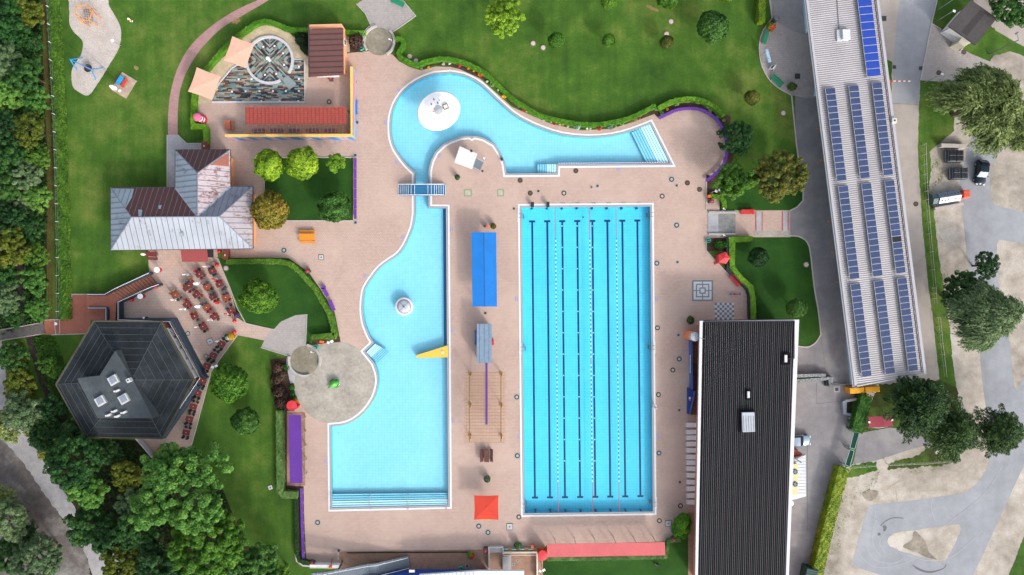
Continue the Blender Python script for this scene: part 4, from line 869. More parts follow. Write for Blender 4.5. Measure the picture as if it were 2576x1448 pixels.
for k in range(NS):
    f0=k/NS; f1=(k+.84)/NS; lp=lambda A,B,t:(A[0]+(B[0]-A[0])*t,A[1]+(B[1]-A[1])*t)
    pa,pb,pc,pd=[W(x_,hb) for x_ in (lp(a0,a1,f0),lp(a0,a1,f1),lp(b0,b1,f1),lp(b0,b1,f0))]
    mb=MB(); mb.prism([(p.x,p.y) for p in (pa,pb,pc,pd)],hb-.1,hb-.02); 
    for g in (): 
        A=pa.lerp(pb,g/.8) if False else pa.lerp(pb,g); B=pd.lerp(pc,g); mb.bar((A.x,A.y,hb-.01),(B.x,B.y,hb-.01),.03,.04)
    mb.build('absorber_mat',blk,s)
    A=W(lp(a0,a1,(k+.92)/NS),hb); B=W(lp(b0,b1,(k+.92)/NS),hb); mb=MB(); mb.bar((A.x,A.y,hb-.06),(B.x,B.y,hb-.06),.05,.04); mb.build('rib_pipe',lt[k%3==1],s)
mb=MB(); A=W(T(2,2,1925,340),hb+.15); B=W(T(3,2,265,335),hb+.15); C=W(T(3,2,262,712),hb+.15); D2=W(T(3,2,205,712),hb+.15); mb.tube([A,B,C,D2],.09,6); mb.build('header_pipe',M('pipe_black','26262c',.5,.06,2,obj=False),s)
c=W(T(3,2,180,712),hb+.3); mb=MB(); mb.box((c.x,c.y,hb+.15),(.4,1.1,.4)); mb.box((c.x,c.y,hb+.02),(1.3,1.9,.16),0,1); mb.build('roof_vent',[M('vent_white','d8d8d8'),blk],s)
c=W(T(2,2,2378,1075),hb+.3); mb=MB(); mb.box((c.x,c.y,hb+.15),(.35,1.0,.4)); mb.box((c.x,c.y,hb+.02),(.9,1.6,.16),0,1); mb.build('roof_vent',[M('vent_white','d8d8d8'),blk],s)
c=W(T(2,2,2375,1350),hb+.5); mb=MB(); mb.box((c.x-.15,c.y+.1,hb+.1),(2.5,3.4,.2),0,1); mb.box((c.x,c.y,hb+.35),(1.9,3.0,.6),R(2)); 
for k in range(5): mb.bar((c.x-.7+k*.38,c.y-1.4,hb+.68),(c.x-.8+k*.38,c.y+1.0,hb+.68),.05,.04,2)
mb.build('roof_hatch',[M('hatch_light','b9c0ca',.4,.08,2),blk,steeld],s)
# right annex with fans
an=[W(p,3.0) for p in T(3,3,255,240,380,240,383,655,240,640)]; mb=MB(); mb.prism([(p.x,p.y) for p in [W((1975,1146)),an[1],an[2],W((1972,1245))]],0,3.0); 
for k in range(1,13): y=an[1].y+(an[2].y-an[1].y)*k/13; mb.bar((an[0].x,y,3.02),(an[1].x,y,3.02),.04,.03,1)
mb.build('plant_room',[M('annex_white','d4d8dc',.6,.08,2,obj=False),M('annex_seam','9aa0a6',.6,.05,2,obj=False)],s)
mb=MB(); q_=[W(p,3.5) for p in T(3,3,245,330,300,330,298,640,242,640)]; mb.prism([(p.x,p.y) for p in q_],3.0,3.5); ac=mb.build('cooling_unit',M('ac_cream','d8cf9c',.6,.08,2,obj=False),s)
for yy in (408,533):
    c=W(T(3,3,274,yy),3.55); mb=MB(); mb.cyl((c.x,c.y,3.5),.42,.06,20); 
    for k in range(5): a=k*R(72); mb.box((c.x+.2*math.cos(a),c.y+.2*math.sin(a),3.59),(.36,.1,.02),a,1)
    mb.build('fan',[M('fan_dark','1b232c',.5,.05,3),M('fan_blade','8fa9b6',.5,.05,3)],ac)
mb=MB(); mb.prism([(p.x,p.y) for p in [W(p,2.4) for p in T(3,3,255,190,290,192,350,238,255,240)]],0,2.4); mb.build('porch_roof',M('porch_red','b5553c',.8,.06,2,obj=False),s)
mb=MB(); mb.tube([W(T(3,3,255,262),3.4),W(T(3,3,335,318),3.4)],.09,8); mb.build('flue_pipe',steeld,s)
# left side: blue wall, wooden deck, orange tower
s=thing('wooden_deck',W((1748,950)),'dark timber seating deck behind a low blue wall beside the black roofed building','deck')
wd_=[M('timber_brown','6e4a34',.7,.15,2,stretch=(1,6,1)),M('timber_dark','3e2730',.7,.15,2,stretch=(1,6,1))]
qa=[W(p,.4) for p in T(2,2,1815,515,1885,515,1875,1275,1800,1275)]
ys=[515,578,650,690,762,875,1020,1080,1190,1275]
for i in range(len(ys)-1):
    f0=(ys[i]-515)/760; f1=(ys[i+1]-515)/760; mb=MB(); z=.3+.12*(i%3)
    pts=[qa[0].lerp(qa[3],f0),qa[1].lerp(qa[2],f0),qa[1].lerp(qa[2],f1),qa[0].lerp(qa[3],f1)]; mb.prism([(p.x,p.y) for p in pts],0,z)
    P4=[Vector((p.x,p.y,z)) for p in pts]; mb.ribs(P4,(1,0),.18,.03,.015,1,0.005)
    mb.build('bench_step',[wd_[1] if ys[i] in (762,875) else wd_[0],wd_[1]],s)
bw_=[W(p,1.2) for p in T(2,2,1806,515,1806,700,1812,1020)]
mb=MB(); strip(mb,[(p.x,p.y) for p in bw_],.3,0,1.2); mb.build('blue_wall',M('wall_blue','3f63a8',.7,.08,2,obj=False),s)
mb=MB(); mb.prism([(p.x,p.y) for p in [W(p,1.2) for p in T(2,2,1777,1012,1832,1035,1832,1060,1790,1278,1775,1275)]],0,.9); mb.build('blue_planter',M('wall_navy','1c3a86',.6,.08,2,obj=False),s)
mb=MB(); strip(mb,[W(p,1.0)[:2] for p in T(2,2,1835,1040,1785,1275)],.22,0,1.1); mb.build('blue_parapet',M('wall_blue','3f63a8'),s)
mb=MB(); c=W(T(2,2,1788,1108),.95); mb.cyl((c.x,c.y,.9),.18,.04,12); mb.box((c.x,c.y-.3,.92),(.25,.3,.04),.5,1); mb.build('emblem',[M('emb_white','e6d8ee',.5,.05,3),M('emb_violet','b07ad0',.5,.05,3)],s)
mb=MB(); mb.tube([W(T(2,2,1791,675),1.3),W(T(2,2,1791,858),1.3)],.05,6); mb.build('rail',M('rail_white','e4e8ee'),s)
w=W(T(2,2,1768,472)); s=thing('round_tower',w,'orange round tower with grey lid and pole beside the black roofed building','tower')
mb=MB(); mb.lathe((w.x,w.y,0),[(.75,0),(.72,3.2),(.68,4.3)],32,mf=lambda i:i); mb.build('shaft',[M('tower_orange','e58055',.8,.06,1),M('tower_pale','d8a890',.8,.06,1)],s,smooth=False)
mb=MB(); mb.lathe((w.x,w.y,4.3),[(.72,0),(.72,.12),(.3,.22)],32); mb.build('lid',M('lid_grey','a8b0b8',.6,.08,2),s)
mb=MB(); mb.tube([(w.x,w.y,4.4),(w.x+.1,w.y,9.2)],[.06,.03],8); mb.build('pole',steel,s)
# ---------------- solar hall ----------------
hs_=5.6; q=[(2025.9-3.8,-30),(2209.8-3.8,-30),(2328.7,941.2),(2148.5,975)]; P=[W(p,hs_) for p in q]
s=thing('solar_hall',W((2180,480)),'very long hall with pale ribbed metal roof carrying rows of solar panels','hall building')
mb=MB(); mb.prism([(p[0],p[1]) for p in offset(P,-3.6)],0,hs_-.3); mb.build('wall',M('wall_paleblue','b9cbd6',.9,.05,1,obj=False),s)
ribm_=blotch('roof_galvanised','b3b1b6','bcbabf','c9c7cc',.25,3,grain=.06,bump=.05,rough=.5); ribd_=M('rib_shadow','b9b4b8',.5,.06,2,obj=False)
t=NT('roof_corrugated'); v=t.pos(); mp=t.n('Mapping'); mp.inputs['Rotation'].default_value=(0,0,R(-7.2)); t.l(v,mp.inputs[0])
wv=t.n('TexWave',wave_type='BANDS',bands_direction='Y'); wv.inputs['Scale'].default_value=.95; t.l(mp.outputs[0],wv.inputs[0])
c=t.ramp(wv.outputs['Fac'],[(.0,sc(lin('8f8a90'),.7)),(.45,sc(lin('c2bec2'),.66)),(1,sc(lin('ccc8ca'),.66))]); c=t.mix(1,c,t.ramp(t.noise(v,.35,5),[(.3,(.86,)*3),(.7,(1.06,)*3)]),'MULTIPLY'); t.col(c); t.rough(.5); t.bump(wv.outputs['Fac'],.6,.06); corr=t.m
mb=MB(); mb.slab([Vector((p.x,p.y,hs_)) for p in P],.25); mb.build('roof',corr,s)
edge=M('roof_flash','b4b4ba',.5,.05,2,obj=False)
mb=MB(); mb.bar(P[0]+Vector((.25,0,.04)),P[3]+Vector((.25,0,.04)),.35,.1); mb.bar(P[1]+Vector((-.15,0,.04)),P[2]+Vector((-.15,0,.04)),.4,.14); mb.bar(P[3]+Vector((0,.1,.04)),P[2]+Vector((0,.1,.04)),.2,.1); mb.build('roof_edge',edge,s)
mb=MB(); mb.bar(P[0]+Vector((-.1,0,-.12)),P[3]+Vector((-.1,0,-.12)),.16,.16); mb.bar(P[1]+Vector((.1,0,-.12)),P[2]+Vector((.1,0,-.12)),.16,.16); mb.build('gutter',steel,s)
mb=MB()
for k in range(60): 
    p=P[1].lerp(P[2],(k+.5)/60); mb.box((p.x-.55,p.y,hs_+.06),(.12,.3,.12),R(-7),0)
mb.v=[]; mb.f=[]; mb.m=[]; _a=P[1]+Vector((-.62,0,.04)); _b=P[2]+Vector((-.62,0,.04)); _n=180; _q=[]
for k in range(_n): p=_a.lerp(_b,k/_n); _q.append((p.x+(.07 if k%3==0 else 0),p.y))
strip(mb,_q,.07,hs_+.0,hs_+.1)
mb.build('snow_guard',M('guard_brown','6a4a48',.7,.1,3),s)
mb=MB(); a=W(T(3,0,683,0),hs_); b=W(T(3,0,712,300),hs_); mb.bar(a+Vector((0,2,.03)),b+Vector((0,0,.03)),.12,.06); mb.build('roof_cable_tray',seam,s)
c=W(T(3,0,785,350),hs_+.5); mb=MB(); mb.box((c.x-.4,c.y,hs_+.15),(1.75,1.75,.3),R(3)); f=mb.build('skylight',M('skylight_white','dcdedf'),s); mb=MB(); mb.box((c.x,c.y,hs_+.45),(1.3,1.5,.35),R(3),0,0,R(12)); mb.build('pane',M('skylight_pale','c9ccd4',.15,.05,2),f)  # pane has a plain pale grey surface colour
c=W(T(3,0,1270,1215),hs_+.3); mb=MB(); mb.box((c.x,c.y,hs_-.1),(.7,.7,1.0)); mb.cyl((c.x,c.y,hs_+.41),.14,.04,10,1); mb.build('chimney',[M('vent_white','d8d8d8'),blk],s)
for x,y,r_ in ((430,695,0),(512,1290,0)): 
    c=W(T(3,0,x,y),4); mb=MB(); mb.box((c.x,c.y,4),(.7,.2,.25),.4); mb.build('rafter_end',M('timber_tan','b98048',.7,.1,3),s)
for y,x in ((167,550),(780,630),(1090,665),(1393,705)):
    c=W(T(3,1,x,y),4.6); mb=MB(); mb.box((c.x,c.y,4.4),(.7,.2,.25),0); mb.build('rafter_end',M('timber_tan','b98048'),s)
# painted wall boards on the west side
mw=M('board_pale','e9eef4',.7,.04,2,obj=False); ms_=M('board_sky','8fc3e4',.7,.05,2,obj=False); mr=M('board_maroon','8a1030',.7,.05,2,obj=False); mo=M('board_orange','e0803a',.7,.05,2,obj=False); mn=M('board_navy','26456e',.6,.05,2,obj=False)
def board(a,b,h0,h1,items,label):
    "sloping painted board from ground line a-b up to height h1 leaning under the eave"
    A=W(a); B=W(b); s2=thing('painted_board',(A+B)/2,label,'wall board','painted boards along the hall'); d=(B-A).normalized(); q=Vector((d.y,-d.x,0)); q=-q if q.x<0 else q
    n=Vector((-q.x,-q.y,0)); up=Vector((0,0,1)); X=lambda u,v,o=0: A+(B-A)*u+q*(.12*v)+up*(.6+(h1-.6)*v)+n*o
    mb=MB(); mb.add([X(0,0),X(1,0),X(1,1),X(0,1)]+[X(0,0)+q*.12,X(1,0)+q*.12,X(1,1)+q*.12,X(0,1)+q*.12],[(0,1,2,3),(4,7,6,5),(0,4,5,1),(1,5,6,2),(2,6,7,3),(3,7,4,0)],0); mb.build('panel',mw,s2)
    mb=MB(); mb.bar(X(0,.05,.03),X(1,.05,.03),.03,.35); mb.build('sky_border',ms_,s2)
    for k in range(3): mb=MB(); p=X(.1+.4*k,.0); mb.tube([(p.x+.2,p.y,0),(p.x+.2,p.y,.8)],.05,6); mb.build('post',steeld,s2)
    for (u0,u1,v0,v1,mt) in items: 
        mb=MB(); mb.add([X(u0,v0,.04),X(u1,v0,.04),X(u1,v1,.04),X(u0,v1,.04)],[(0,1,2,3)]); mb.add([X(u0,v0,.03),X(u1,v0,.03),X(u1,v1,.03),X(u0,v1,.03)],[(3,2,1,0)]); mb.build('painted_field',mt,s2)
    return s2
board((2012.5,-35),(2022.5,88),0,2.9,[(.25,.42,.45,.9,mr),(.5,.72,.72,.8,mn),(.55,.75,.3,.38,mn),(.86,.93,.3,.55,mn)],'white painted board with maroon square on the hall wall beside the entrance plaza')
board((2043.5,246),(2046,212),0,2.6,[(.2,.8,.6,.75,ms_)],'short white and sky blue board between the plaza and the driveway at the hall wall')
b3=board((2124,855),(2134,966),0,3.2,[(.5,.62,.3,.9,mr),(.65,.78,.3,.9,mr),(.82,.97,.7,.78,mo),(.12,.45,.35,.42,mr),(.82,.95,.3,.36,mn)],'long white painted board with two maroon squares at the lower end of the hall')
# arrays
ax=Vector((2148.5-2025.9,975-0)).normalized()
pf=M('panel_frame','d2d6dc',.4,.04,2); cell=None
t=NT('solar_cell'); v=t.pos(True); bt=t.n('TexBrick',offset=0); bt.inputs['Scale'].default_value=1; bt.inputs['Brick Width'].default_value=.165; bt.inputs['Row Height'].default_value=.165; bt.inputs['Mortar Size'].default_value=.008
bt.inputs[1].default_value=(*sc(lin('2b3a60'),.8),1); bt.inputs[2].default_value=(*sc(lin('2f3f66'),.8),1); bt.inputs['Mortar'].default_value=(*sc(lin('56628a'),.7),1); t.l(v,bt.inputs['Vector'])
oi=t.n('ObjectInfo'); c=t.mix(1,bt.outputs[0],t.ramp(oi.outputs['Random'],[(0,(.9,)*3),(1,(1.12,)*3)]),'MULTIPLY'); t.col(c); t.rough(.22); cell=t.m
blue=M('collector_blue','1f3f9a',.25,.07,.8,k=.9); dark=M('panel_dark','10141c',.3,.1,3)
def panel(w,l,mt):
    f=MB(); f.box((0,0,0),(w,l,.04)); me=f; return f
def array(tl,wD,lenD,n,label,mt,tilt=R(9),blackat=None,h=hs_+.35):
    o=W(tl,h); W1=W((tl[0]+wD*math.cos(R(-7.2)),tl[1]+wD*math.sin(R(-7.2))),h); W2=W((tl[0]+ax.x*lenD,tl[1]+ax.y*lenD),h)
    s=thing('solar_array',(o+W2)/2-Vector((0,0,.3)),label,'solar panels','solar panel rows on the hall roof'); u=(W1-o); v=(W2-o); wl=u.length; u.normalize(); ll=v.length; v.normalize(); pit=ll/n
    rz=math.atan2(u.y,u.x); first=None
    up=Vector((0,0,.5*wl*math.sin(tilt)))
    for k in range(n):
        c=o+u*wl/2+v*pit*(k+.5)
        if first is None:
            fr_=MB(); fr_.box((0,0,0),(wl,pit-.03,.05)); fo=fr_.build('solar_panel',pf,base='zero'); gl=MB(); gl.box((0,0,.028),(wl-.07,pit-.09,.02)); go=gl.build('cell_sheet',mt,base='zero'); go.parent=fo; first=fo; p=fo; g=go
        else:
            p=first.copy(); COL.objects.link(p); g=first.children[0].copy(); COL.objects.link(g); g.parent=p
        p.parent=s; p.location=c-Vector(WB[s.name]); p.rotation_euler=(0,tilt,rz)
        if blackat==k: g.data=g.data.copy(); g.data.materials.clear(); g.data.materials.append(dark); p['label']='darker replaced solar panel in its row'
    mb=MB()
    for e0 in (.08,.92):
        a=o+u*wl*e0; b=a+v*ll; mb.bar(a-Vector((0,0,.16)),b-Vector((0,0,.16)),.05,.06)
    for k in range(n+1):
        a=o+v*pit*min(k,n-.05)-u*.25; b=a+u*(wl+.3); mb.bar(a-Vector((0,0,.22)),b-Vector((0,0,.22)),.05,.05)
        mb.bar(a+u*.3-Vector((0,0,.3)),a+u*.3,.05,.05)
    mb.build('mounting_rail',steel,s)
nm=[['left','middle','right'],['upper','central','lower']]
org=[[(2074.7,224),(2133.5,217.3),(2191.8,209.8)],[(2107.2,470.5),(2165.5,463.7),(2223.6,456.2)],[(2137.8,716.5),(2196.8,709),(2254.9,702)]]
for r_ in range(3):
    for c_ in range(3): array(org[r_][c_],27.3,235.5,15,f'dark blue solar panel row, {nm[0][c_]} column of the {nm[1][r_]} group on the hall roof',cell,blackat=9 if (r_,c_)==(1,2) else None)
array((2155.4-2.4,0-19.5),38,216.5,11,'bright blue wide solar collector row at the top of the hall roof',blue,tilt=R(7))
# ---------------- white shed top right ----------------
hw=3.4; q=[T(3,0,2045,0),T(3,0,2302,185),T(3,0,2087,455),T(3,0,1815,262)]; q[0]=(2443,-0); P=[W(p,hw) for p in q]
s=thing('white_shed',W((2435,62)),'white building with flat grey bitumen roof at the top right beside the road','shed building')
mb=MB(); mb.prism([(p.x,p.y) for p in P],hw-.25,hw); mb.build('roof',M('roof_felt','4b4647',.9,.12,2,obj=False),s)
mb=MB(); a,b,c,d=P; m=lambda t1,t2:(a.lerp(b,t1)).lerp(d.lerp(c,t1),t2); mb.prism([tuple(v)[:2] for v in (m(.42,0.08),m(.62,.05),m(.62,.93),m(.42,.93))],hw-.1,hw+.015); mb.build('felt_patch',M('roof_felt2','3a3536',.9,.12,2,obj=False),s)
mb=MB(); mb.prism([(p.x,p.y) for p in Ws([(2440,-12),(2492,42),(2452,118),(2368,80)])] if False else [tuple(v)[:2] for v in offset(P,-.5)],0,hw-.25); mb.build('wall',whitew,s)
wl=[W(p) for p in T(3,0,1765,310,1990,482)]
mb=MB(); cc=W(T(3,0,1905,470)); mb.box((cc.x,cc.y,.04),(1.8,1.3,.08),R(-36)); mb.box((cc.x,cc.y,.09),(1.4,.9,.02),R(-36),1); mb.build('door_mat',[concg,M('mat_dark','3f4344',.9,.1,6)],s)
mb=MB(); mb.tube([W(T(3,0,1745,325),2.6),W(T(3,0,1830,280),2.6)],.07,6); mb.build('downpipe',steeld,s)
a=P[3]; b=P[2]; d=(b-a).normalized(); n_=Vector((-d.y,d.x,0)); 
mb=MB(); c=a.lerp(b,.72); mb.box((c.x+n_.x*.0,c.y,1.1),(1.2,.9,2.2),math.atan2(d.y,d.x)); mb.build('door',M('door_cream','d8d0bc',.6,.08,3),s)
# ---------------- bottom building cluster ----------------
s=thing('entrance_building',W((1110,1470)),'building with blue wall and white roof cut off by the lower frame edge','building')
mb=MB(); hq=3.2; pts=[W(p,hq) for p in [T(1,3,1640,1446),T(1,3,2230,1405),T(2,3,122,1405),T(2,3,122,1600),T(1,3,1640,1700)]]; mb.prism([(p.x,p.y) for p in pts],2.7,hq)
for k in range(1,14): A=pts[0].lerp(pts[1],k/14); mb.bar((A.x,A.y,hq+.02),(A.x,A.y-9,hq+.02),.04,.04,1)
mb.build('roof',[M('annex_white','d4d8dc'),M('annex_seam','9aa0a6')],s)
mb=MB(); pts=[W(p,.0) for p in [T(1,3,1000,1448),T(1,3,1450,1388),T(1,3,2150,1388),T(1,3,2330,1392),T(1,3,2330,1700),T(1,3,1000,1700)]]; mb.prism([(p.x,p.y) for p in pts],0,2.4); mb.build('wall',M('wall_deepblue','1f4fa8',.7,.05,1,obj=False),s)
mb=MB(); c=W(T(1,3,1575,1407),1.6); mb.box((c.x,c.y+.35,2.42),(.9,.4,.05)); mb.build('wall_sign',M('frame_white','e8e8e8'),s)
mb=MB(); c=W(T(1,3,1562,1403),2.4); mb.box((c.x,c.y+.3,2.46),(.12,.12,.02)); mb.box((c.x+.35,c.y+.32,2.46),(.35,.05,.02)); mb.build('sign_mark',navy,s)
# grey metal stair
s=thing('metal_stair',W(T(1,3,1200,1370)),'long grey metal stair and walkway rising along the blue wall','metal stair')
P=[W(T(1,3,x,y),z) for x,y,z in ((1540,1302,.2),(1220,1380,1.6),(1135,1388,1.7),(700,1470,3.2),(560,1480,3.3))]
tread=M('tread_grey','7c8894',.5,.1,3,metal=.2,obj=False)
for i in range(4):
    a,b=P[i],P[i+1]; d=(b-a); q_=Vector((-d.y,d.x,0)).normalized()*.8; n=max(1,int(d.length/.32)); fl=abs(d.z)<.3
    if fl: mb=MB(); mb.prism([tuple(v)[:2] for v in (a+q_,b+q_,b-q_,a-q_)],a.z-.1,a.z); mb.build('landing',tread,s); continue
    mb=MB()
    for k in range(n): c=a+d*(k+.5)/n; mb.bar(c+q_,c-q_,.27,.05)
    mb.build('tread',tread,s)
for sg,nm_ in ((1,0),(-1,1)):
    mb=MB(); m2=MB(); Q=[]
    for i in range(5):
        d=(P[min(i+1,4)]-P[max(i-1,0)]); q_=Vector((-d.y,d.x,0)).normalized()*.85*sg; Q.append(P[i]+q_)
    mb.tube([p+Vector((0,0,1)) for p in Q],.045,6)
    for i in range(4):
        for k in range(4): p=Q[i].lerp(Q[i+1],k/4); mb.tube([p,p+Vector((0,0,1))],.025,5)
    mb.build('railing',M('rail_white','e4e8ee') if sg<0 else steel,s)
    for i in range(4): m2.bar(Q[i],Q[i+1],.08,.3)
    m2.build('stringer',steeld,s)
for p,h_ in ((T(1,3,870,1310),2.6),(T(1,3,1230,1310),1.4)):
    w=W(p,0); mb=MB(); q_=W(p,0); mb.tube([(w.x,w.y,0.02),(w.x-.2,w.y-.6,h_)],.16,8); mb.build('support',steeld,s)
# white wall piece + small garden
s=thing('white_wall',W(T(1,3,690,1358)),'low white wall with folded end at the lower left corner of the pool deck','wall')
mb=MB(); strip(mb,[W(p,1.0)[:2] for p in T(1,3,540,1358,832,1362,818,1420)],.5,0,1.0); mb.build('wall',whitew,s)
mb=MB(); mb.bar(W(T(1,3,540,1378),1.02),W(T(1,3,822,1384),1.02),.06,.05); mb.build('coping',kerbm,s)
# stairs + frame at centre bottom
s=thing('concrete_stair',W(T(1,3,2450,1300)),'short grey stair with pale side walls going down at the bottom centre','stair')
for k in range(5): 
    q_=[W(p) for p in T(1,3,2480+k*17,1250,2497+k*17,1250,2497+k*17,1400,2480+k*17,1400)]; mb=MB(); mb.prism([(p.x,p.y) for p in q_],0,.6-.11*k); mb.build('step',concg,s)
mb=MB(); strip(mb,[W(p,.8)[:2] for p in T(1,3,2343,1400,2340,1170,2482,1168,2484,1240)],.22,0,.8); mb.build('side_wall',kerbm,s)
mb=MB(); strip(mb,[W(p,.8)[:2] for p in T(1,3,2484,1222)and [T(1,3,2484,1222),T(2,3,252,1220),T(2,3,255,1500)]],.28,0,.85); mb.build('low_wall',M('wall_cream','d8cdb4',.8,.08,2,obj=False),s)
mb=MB(); mb.tube([W(T(1,3,2484,1248),1.0),W(T(2,3,250,1246),1.0),W(T(2,3,254,1500),1.0)],.04,6); mb.build('handrail',M('rail_white','e4e8ee'),s)
mb=MB(); cs=W(T(1,3,2410,1190),.5); mb.box((cs.x,cs.y,.3),(2.2,.9,.5)); mb.build('top_landing',concg,s)
for x0,x1,mt in ((2490,2573,ms_),): pass
mb=MB(); a=W(T(1,3,2490,1205),.7); b=W(T(2,3,250,1198),.7); L_=b.x-a.x
for k in range(8): mb.box((a.x+L_*(k+.5)/8,a.y+.25+(.08 if k%2 else 0),.45),(L_/8,.08,.5),0,k%2)
mb.build('painted_border',[ms_,M('paint_ochre','cf9a3c',.7,.06,2)],s)
for x,y in ((57,1303),(15,1337)):
    w=W(T(2,3,x,y)); 
# basins: round showers with steel rails
def basin(c,r,label,angs,sq=False):
    w=W(c); s=thing('shower_basin',w,label,'shower basin','foot basins at the deck entrances'); r=r/PX; mb=MB()
    if sq:
        q_=[W(p) for p in sq]; mb.prism([(p.x,p.y) for p in q_],.02,.05); mb.build('basin_floor',concd if not sq else blotch('basin_grey','76797a','8a8c8a','9da09f',.5,6,grain=.15,bump=.2),s)
        for a,b in ((q_[0],q_[1]),(q_[3],q_[2])): mb=MB(); strip(mb,[(a.x,a.y),(b.x,b.y)],.35,.02,.25); mb.build('rim_wall',kerbm,s); mb=MB(); mb.tube([a+Vector((0,0,.9)),b+Vector((0,0,.9))],.05,6); [mb.tube([a.lerp(b,k/3),a.lerp(b,k/3)+Vector((0,0,.9))],.03,5) for k in range(4)]; mb.build('handrail',steel,s)
        a,b=q_[0],q_[3]; mb=MB(); mb.prism([tuple(v)[:2] for v in (a+Vector((-.1,0,0)),a+Vector((1.6,0,0)),b+Vector((1.6,0,0)),b+Vector((-.1,0,0)))],.03,.07); mb.build('basin_lip',concg,s)
    else:
        mb.lathe((w.x,w.y,0),[(r,.03),(r,.05)],48); mb.build('basin_floor',concd,s)
        mb=MB(); n=48
        for a0,a1 in angs:
            pts=[(w.x+(r+.2)*math.cos(R(a0+(a1-a0)*k/16)),w.y+(r+.2)*math.sin(R(a0+(a1-a0)*k/16))) for k in range(17)]; strip(mb,pts,.35,0,.35)
        mb.build('rim_wall',kerbm,s); 
        for a0,a1 in angs:
            mb=MB(); pts=[(w.x+(r+.3)*math.cos(R(a0+(a1-a0)*k/12)),w.y+(r+.3)*math.sin(R(a0+(a1-a0)*k/12)),1.0) for k in range(13)]; mb.tube(pts,.04,6)
            for k in (0,4,8,12): mb.tube([(pts[k][0],pts[k][1],.3),pts[k]],.03,5)
            mb.build('handrail',steel,s)
    return s
basin((954.5,105.5),35,'round gravelly shower basin with steel rails below the top fan shaped paving',[(100,215),(-60,45)])
basin((767,907),36,'round shower basin with steel rails between the fan paving and the turtle plaza',[(-20,80),(165,290)])
basin((1813,563),20,'square shower basin with steel side rails at the right hand entrance path',[],[(1782,535),(1850,535),(1850,590),(1782,590)])
# shower posts
for p,lb in ((T(2,1,2140,660),'white shower head beside the square basin under the trees'),(T(2,1,2143,925),'shower post on the lower rail of the square basin'),(T(1,2,578,650),'shower post on the rim of the round basin beside the turtle plaza'),(T(1,0,1362,408),'shower post on the right rim of the top round basin')):
    w=W(p,1.8); s=thing('shower_post',(w.x,w.y,0),lb,'shower'); mb=MB(); mb.tube([(w.x,w.y,0),(w.x,w.y,2.0),(w.x-.3,w.y+.1,2.15)],.05,6); mb.build('pole',steel,s); mb=MB(); mb.cyl((w.x-.3,w.y+.1,2.05),.14,.08,10); mb.build('shower_head',M('frame_white','e8e8e8'),s)
# ---------------- ramp stairs by the terrace ----------------
s=thing('ramp_stair',W((330,735)),'red brick stair ramp with dark side walls left of the restaurant terrace','stair')
A0,A1=(376,690),(399,718); B0,B1=(264,741),(300,762)
n=12; st_=M('step_brick','ad7058',.8,.15,3,obj=False); sd_=M('step_edge_dark','6a4238',.8,.1,3,obj=False)
for k in range(n):
    lp=lambda A,B,t:(A[0]+(B[0]-A[0])*t,A[1]+(B[1]-A[1])*t); z=.15+.06*k
    q_=[W(lp(A0,B0,k/n*.85)),W(lp(A1,B1,k/n*.85)),W(lp(A1,B1,(k+1)/n*.85)),W(lp(A0,B0,(k+1)/n*.85))]; mb=MB(); mb.prism([(p.x,p.y) for p in q_],0,z); mb.bar(q_[0]+Vector((0,0,z)),q_[1]+Vector((0,0,z)),.1,.03,1); mb.build('step',[st_,sd_],s)
mb=MB(); q_=[W(p) for p in (lp(A0,B0,.85),lp(A1,B1,.85),(300,762),(298,806),(272,806),(272,782),(226,782),(226,741),(264,741))]; mb.prism([(p.x,p.y) for p in q_],0,.87); mb.build('landing',redbrick,s)
slat=M('wall_slate','2f3b48',.7,.1,2,obj=False)
for nm_,pts in (('a',[T(0,1,1500,1298),T(0,2,1165,5),T(0,2,1055,66),T(0,2,880,66)]),('b',[(400,716),T(0,1,1500,1448),T(0,2,1190,142),T(0,2,1190,325)]),('c',T(0,2,890,203,1068,203,1068,325))):
    q_=[W(p,1.3) for p in pts]; mb=MB(); strip(mb,[(p.x,p.y) for p in q_],.35,0,1.25); mb.build('side_wall',slat,s)
    mb=MB(); mb.tube([Vector((p.x,p.y,1.4)) for p in q_],.05,6); mb.build('handrail',M('rail_white','e4e8ee'),s)
# slats between
for pts in (T(0,2,1190,150,1190,320),T(0,2,1055,210,1055,320)):
    a,b=W(pts[0],1.0),W(pts[1],1.0); mb=MB()
    for k in range(14): c=a.lerp(b,(k+.5)/14); mb.box((c.x+.35,c.y,.95),(.7,.12,.1))
    mb.build('slat_grille',M('slat_dark','20262c',.6,.1,3),s)
# wooden footbridge
s=thing('wooden_bridge',W(T(0,2,240,430)),'narrow weathered wooden footbridge over the stream at the left edge','footbridge')
q_=[W(p,.35) for p in T(0,2,-60,440,430,352,450,462,-60,545)]; P4=[Vector((p.x,p.y,.35)) for p in q_]; mb=MB(); mb.slab(P4,.15); mb.ribs(P4,(-.15,1),.2,.03,.02,1,.003); mb.build('deck',[M('wood_grey','6f6a66',.9,.2,3,obj=False),M('wood_dark','3f3b39',.9,.1,3,obj=False)],s)
for a,b in ((q_[0],q_[1]),(q_[3],q_[2])):
    mb=MB(); mb.tube([a+Vector((0,0,1)),b+Vector((0,0,1))],.07,6); [mb.tube([a.lerp(b,k/5),a.lerp(b,k/5)+Vector((0,0,1))],.05,6) for k in range(6)]; mb.build('railing',M('wood_pale','a39c94',.8,.1,3,obj=False),s)
s=thing('gate',W(T(0,2,575,395)),'small steel gate across the brick path at the wooden footbridge','gate')
mb=MB(); a=W(T(0,2,545,325),1.2); b=W(T(0,2,560,470),1.2); a2=W(T(0,2,600,320),1.2); b2=W(T(0,2,600,465),1.2)
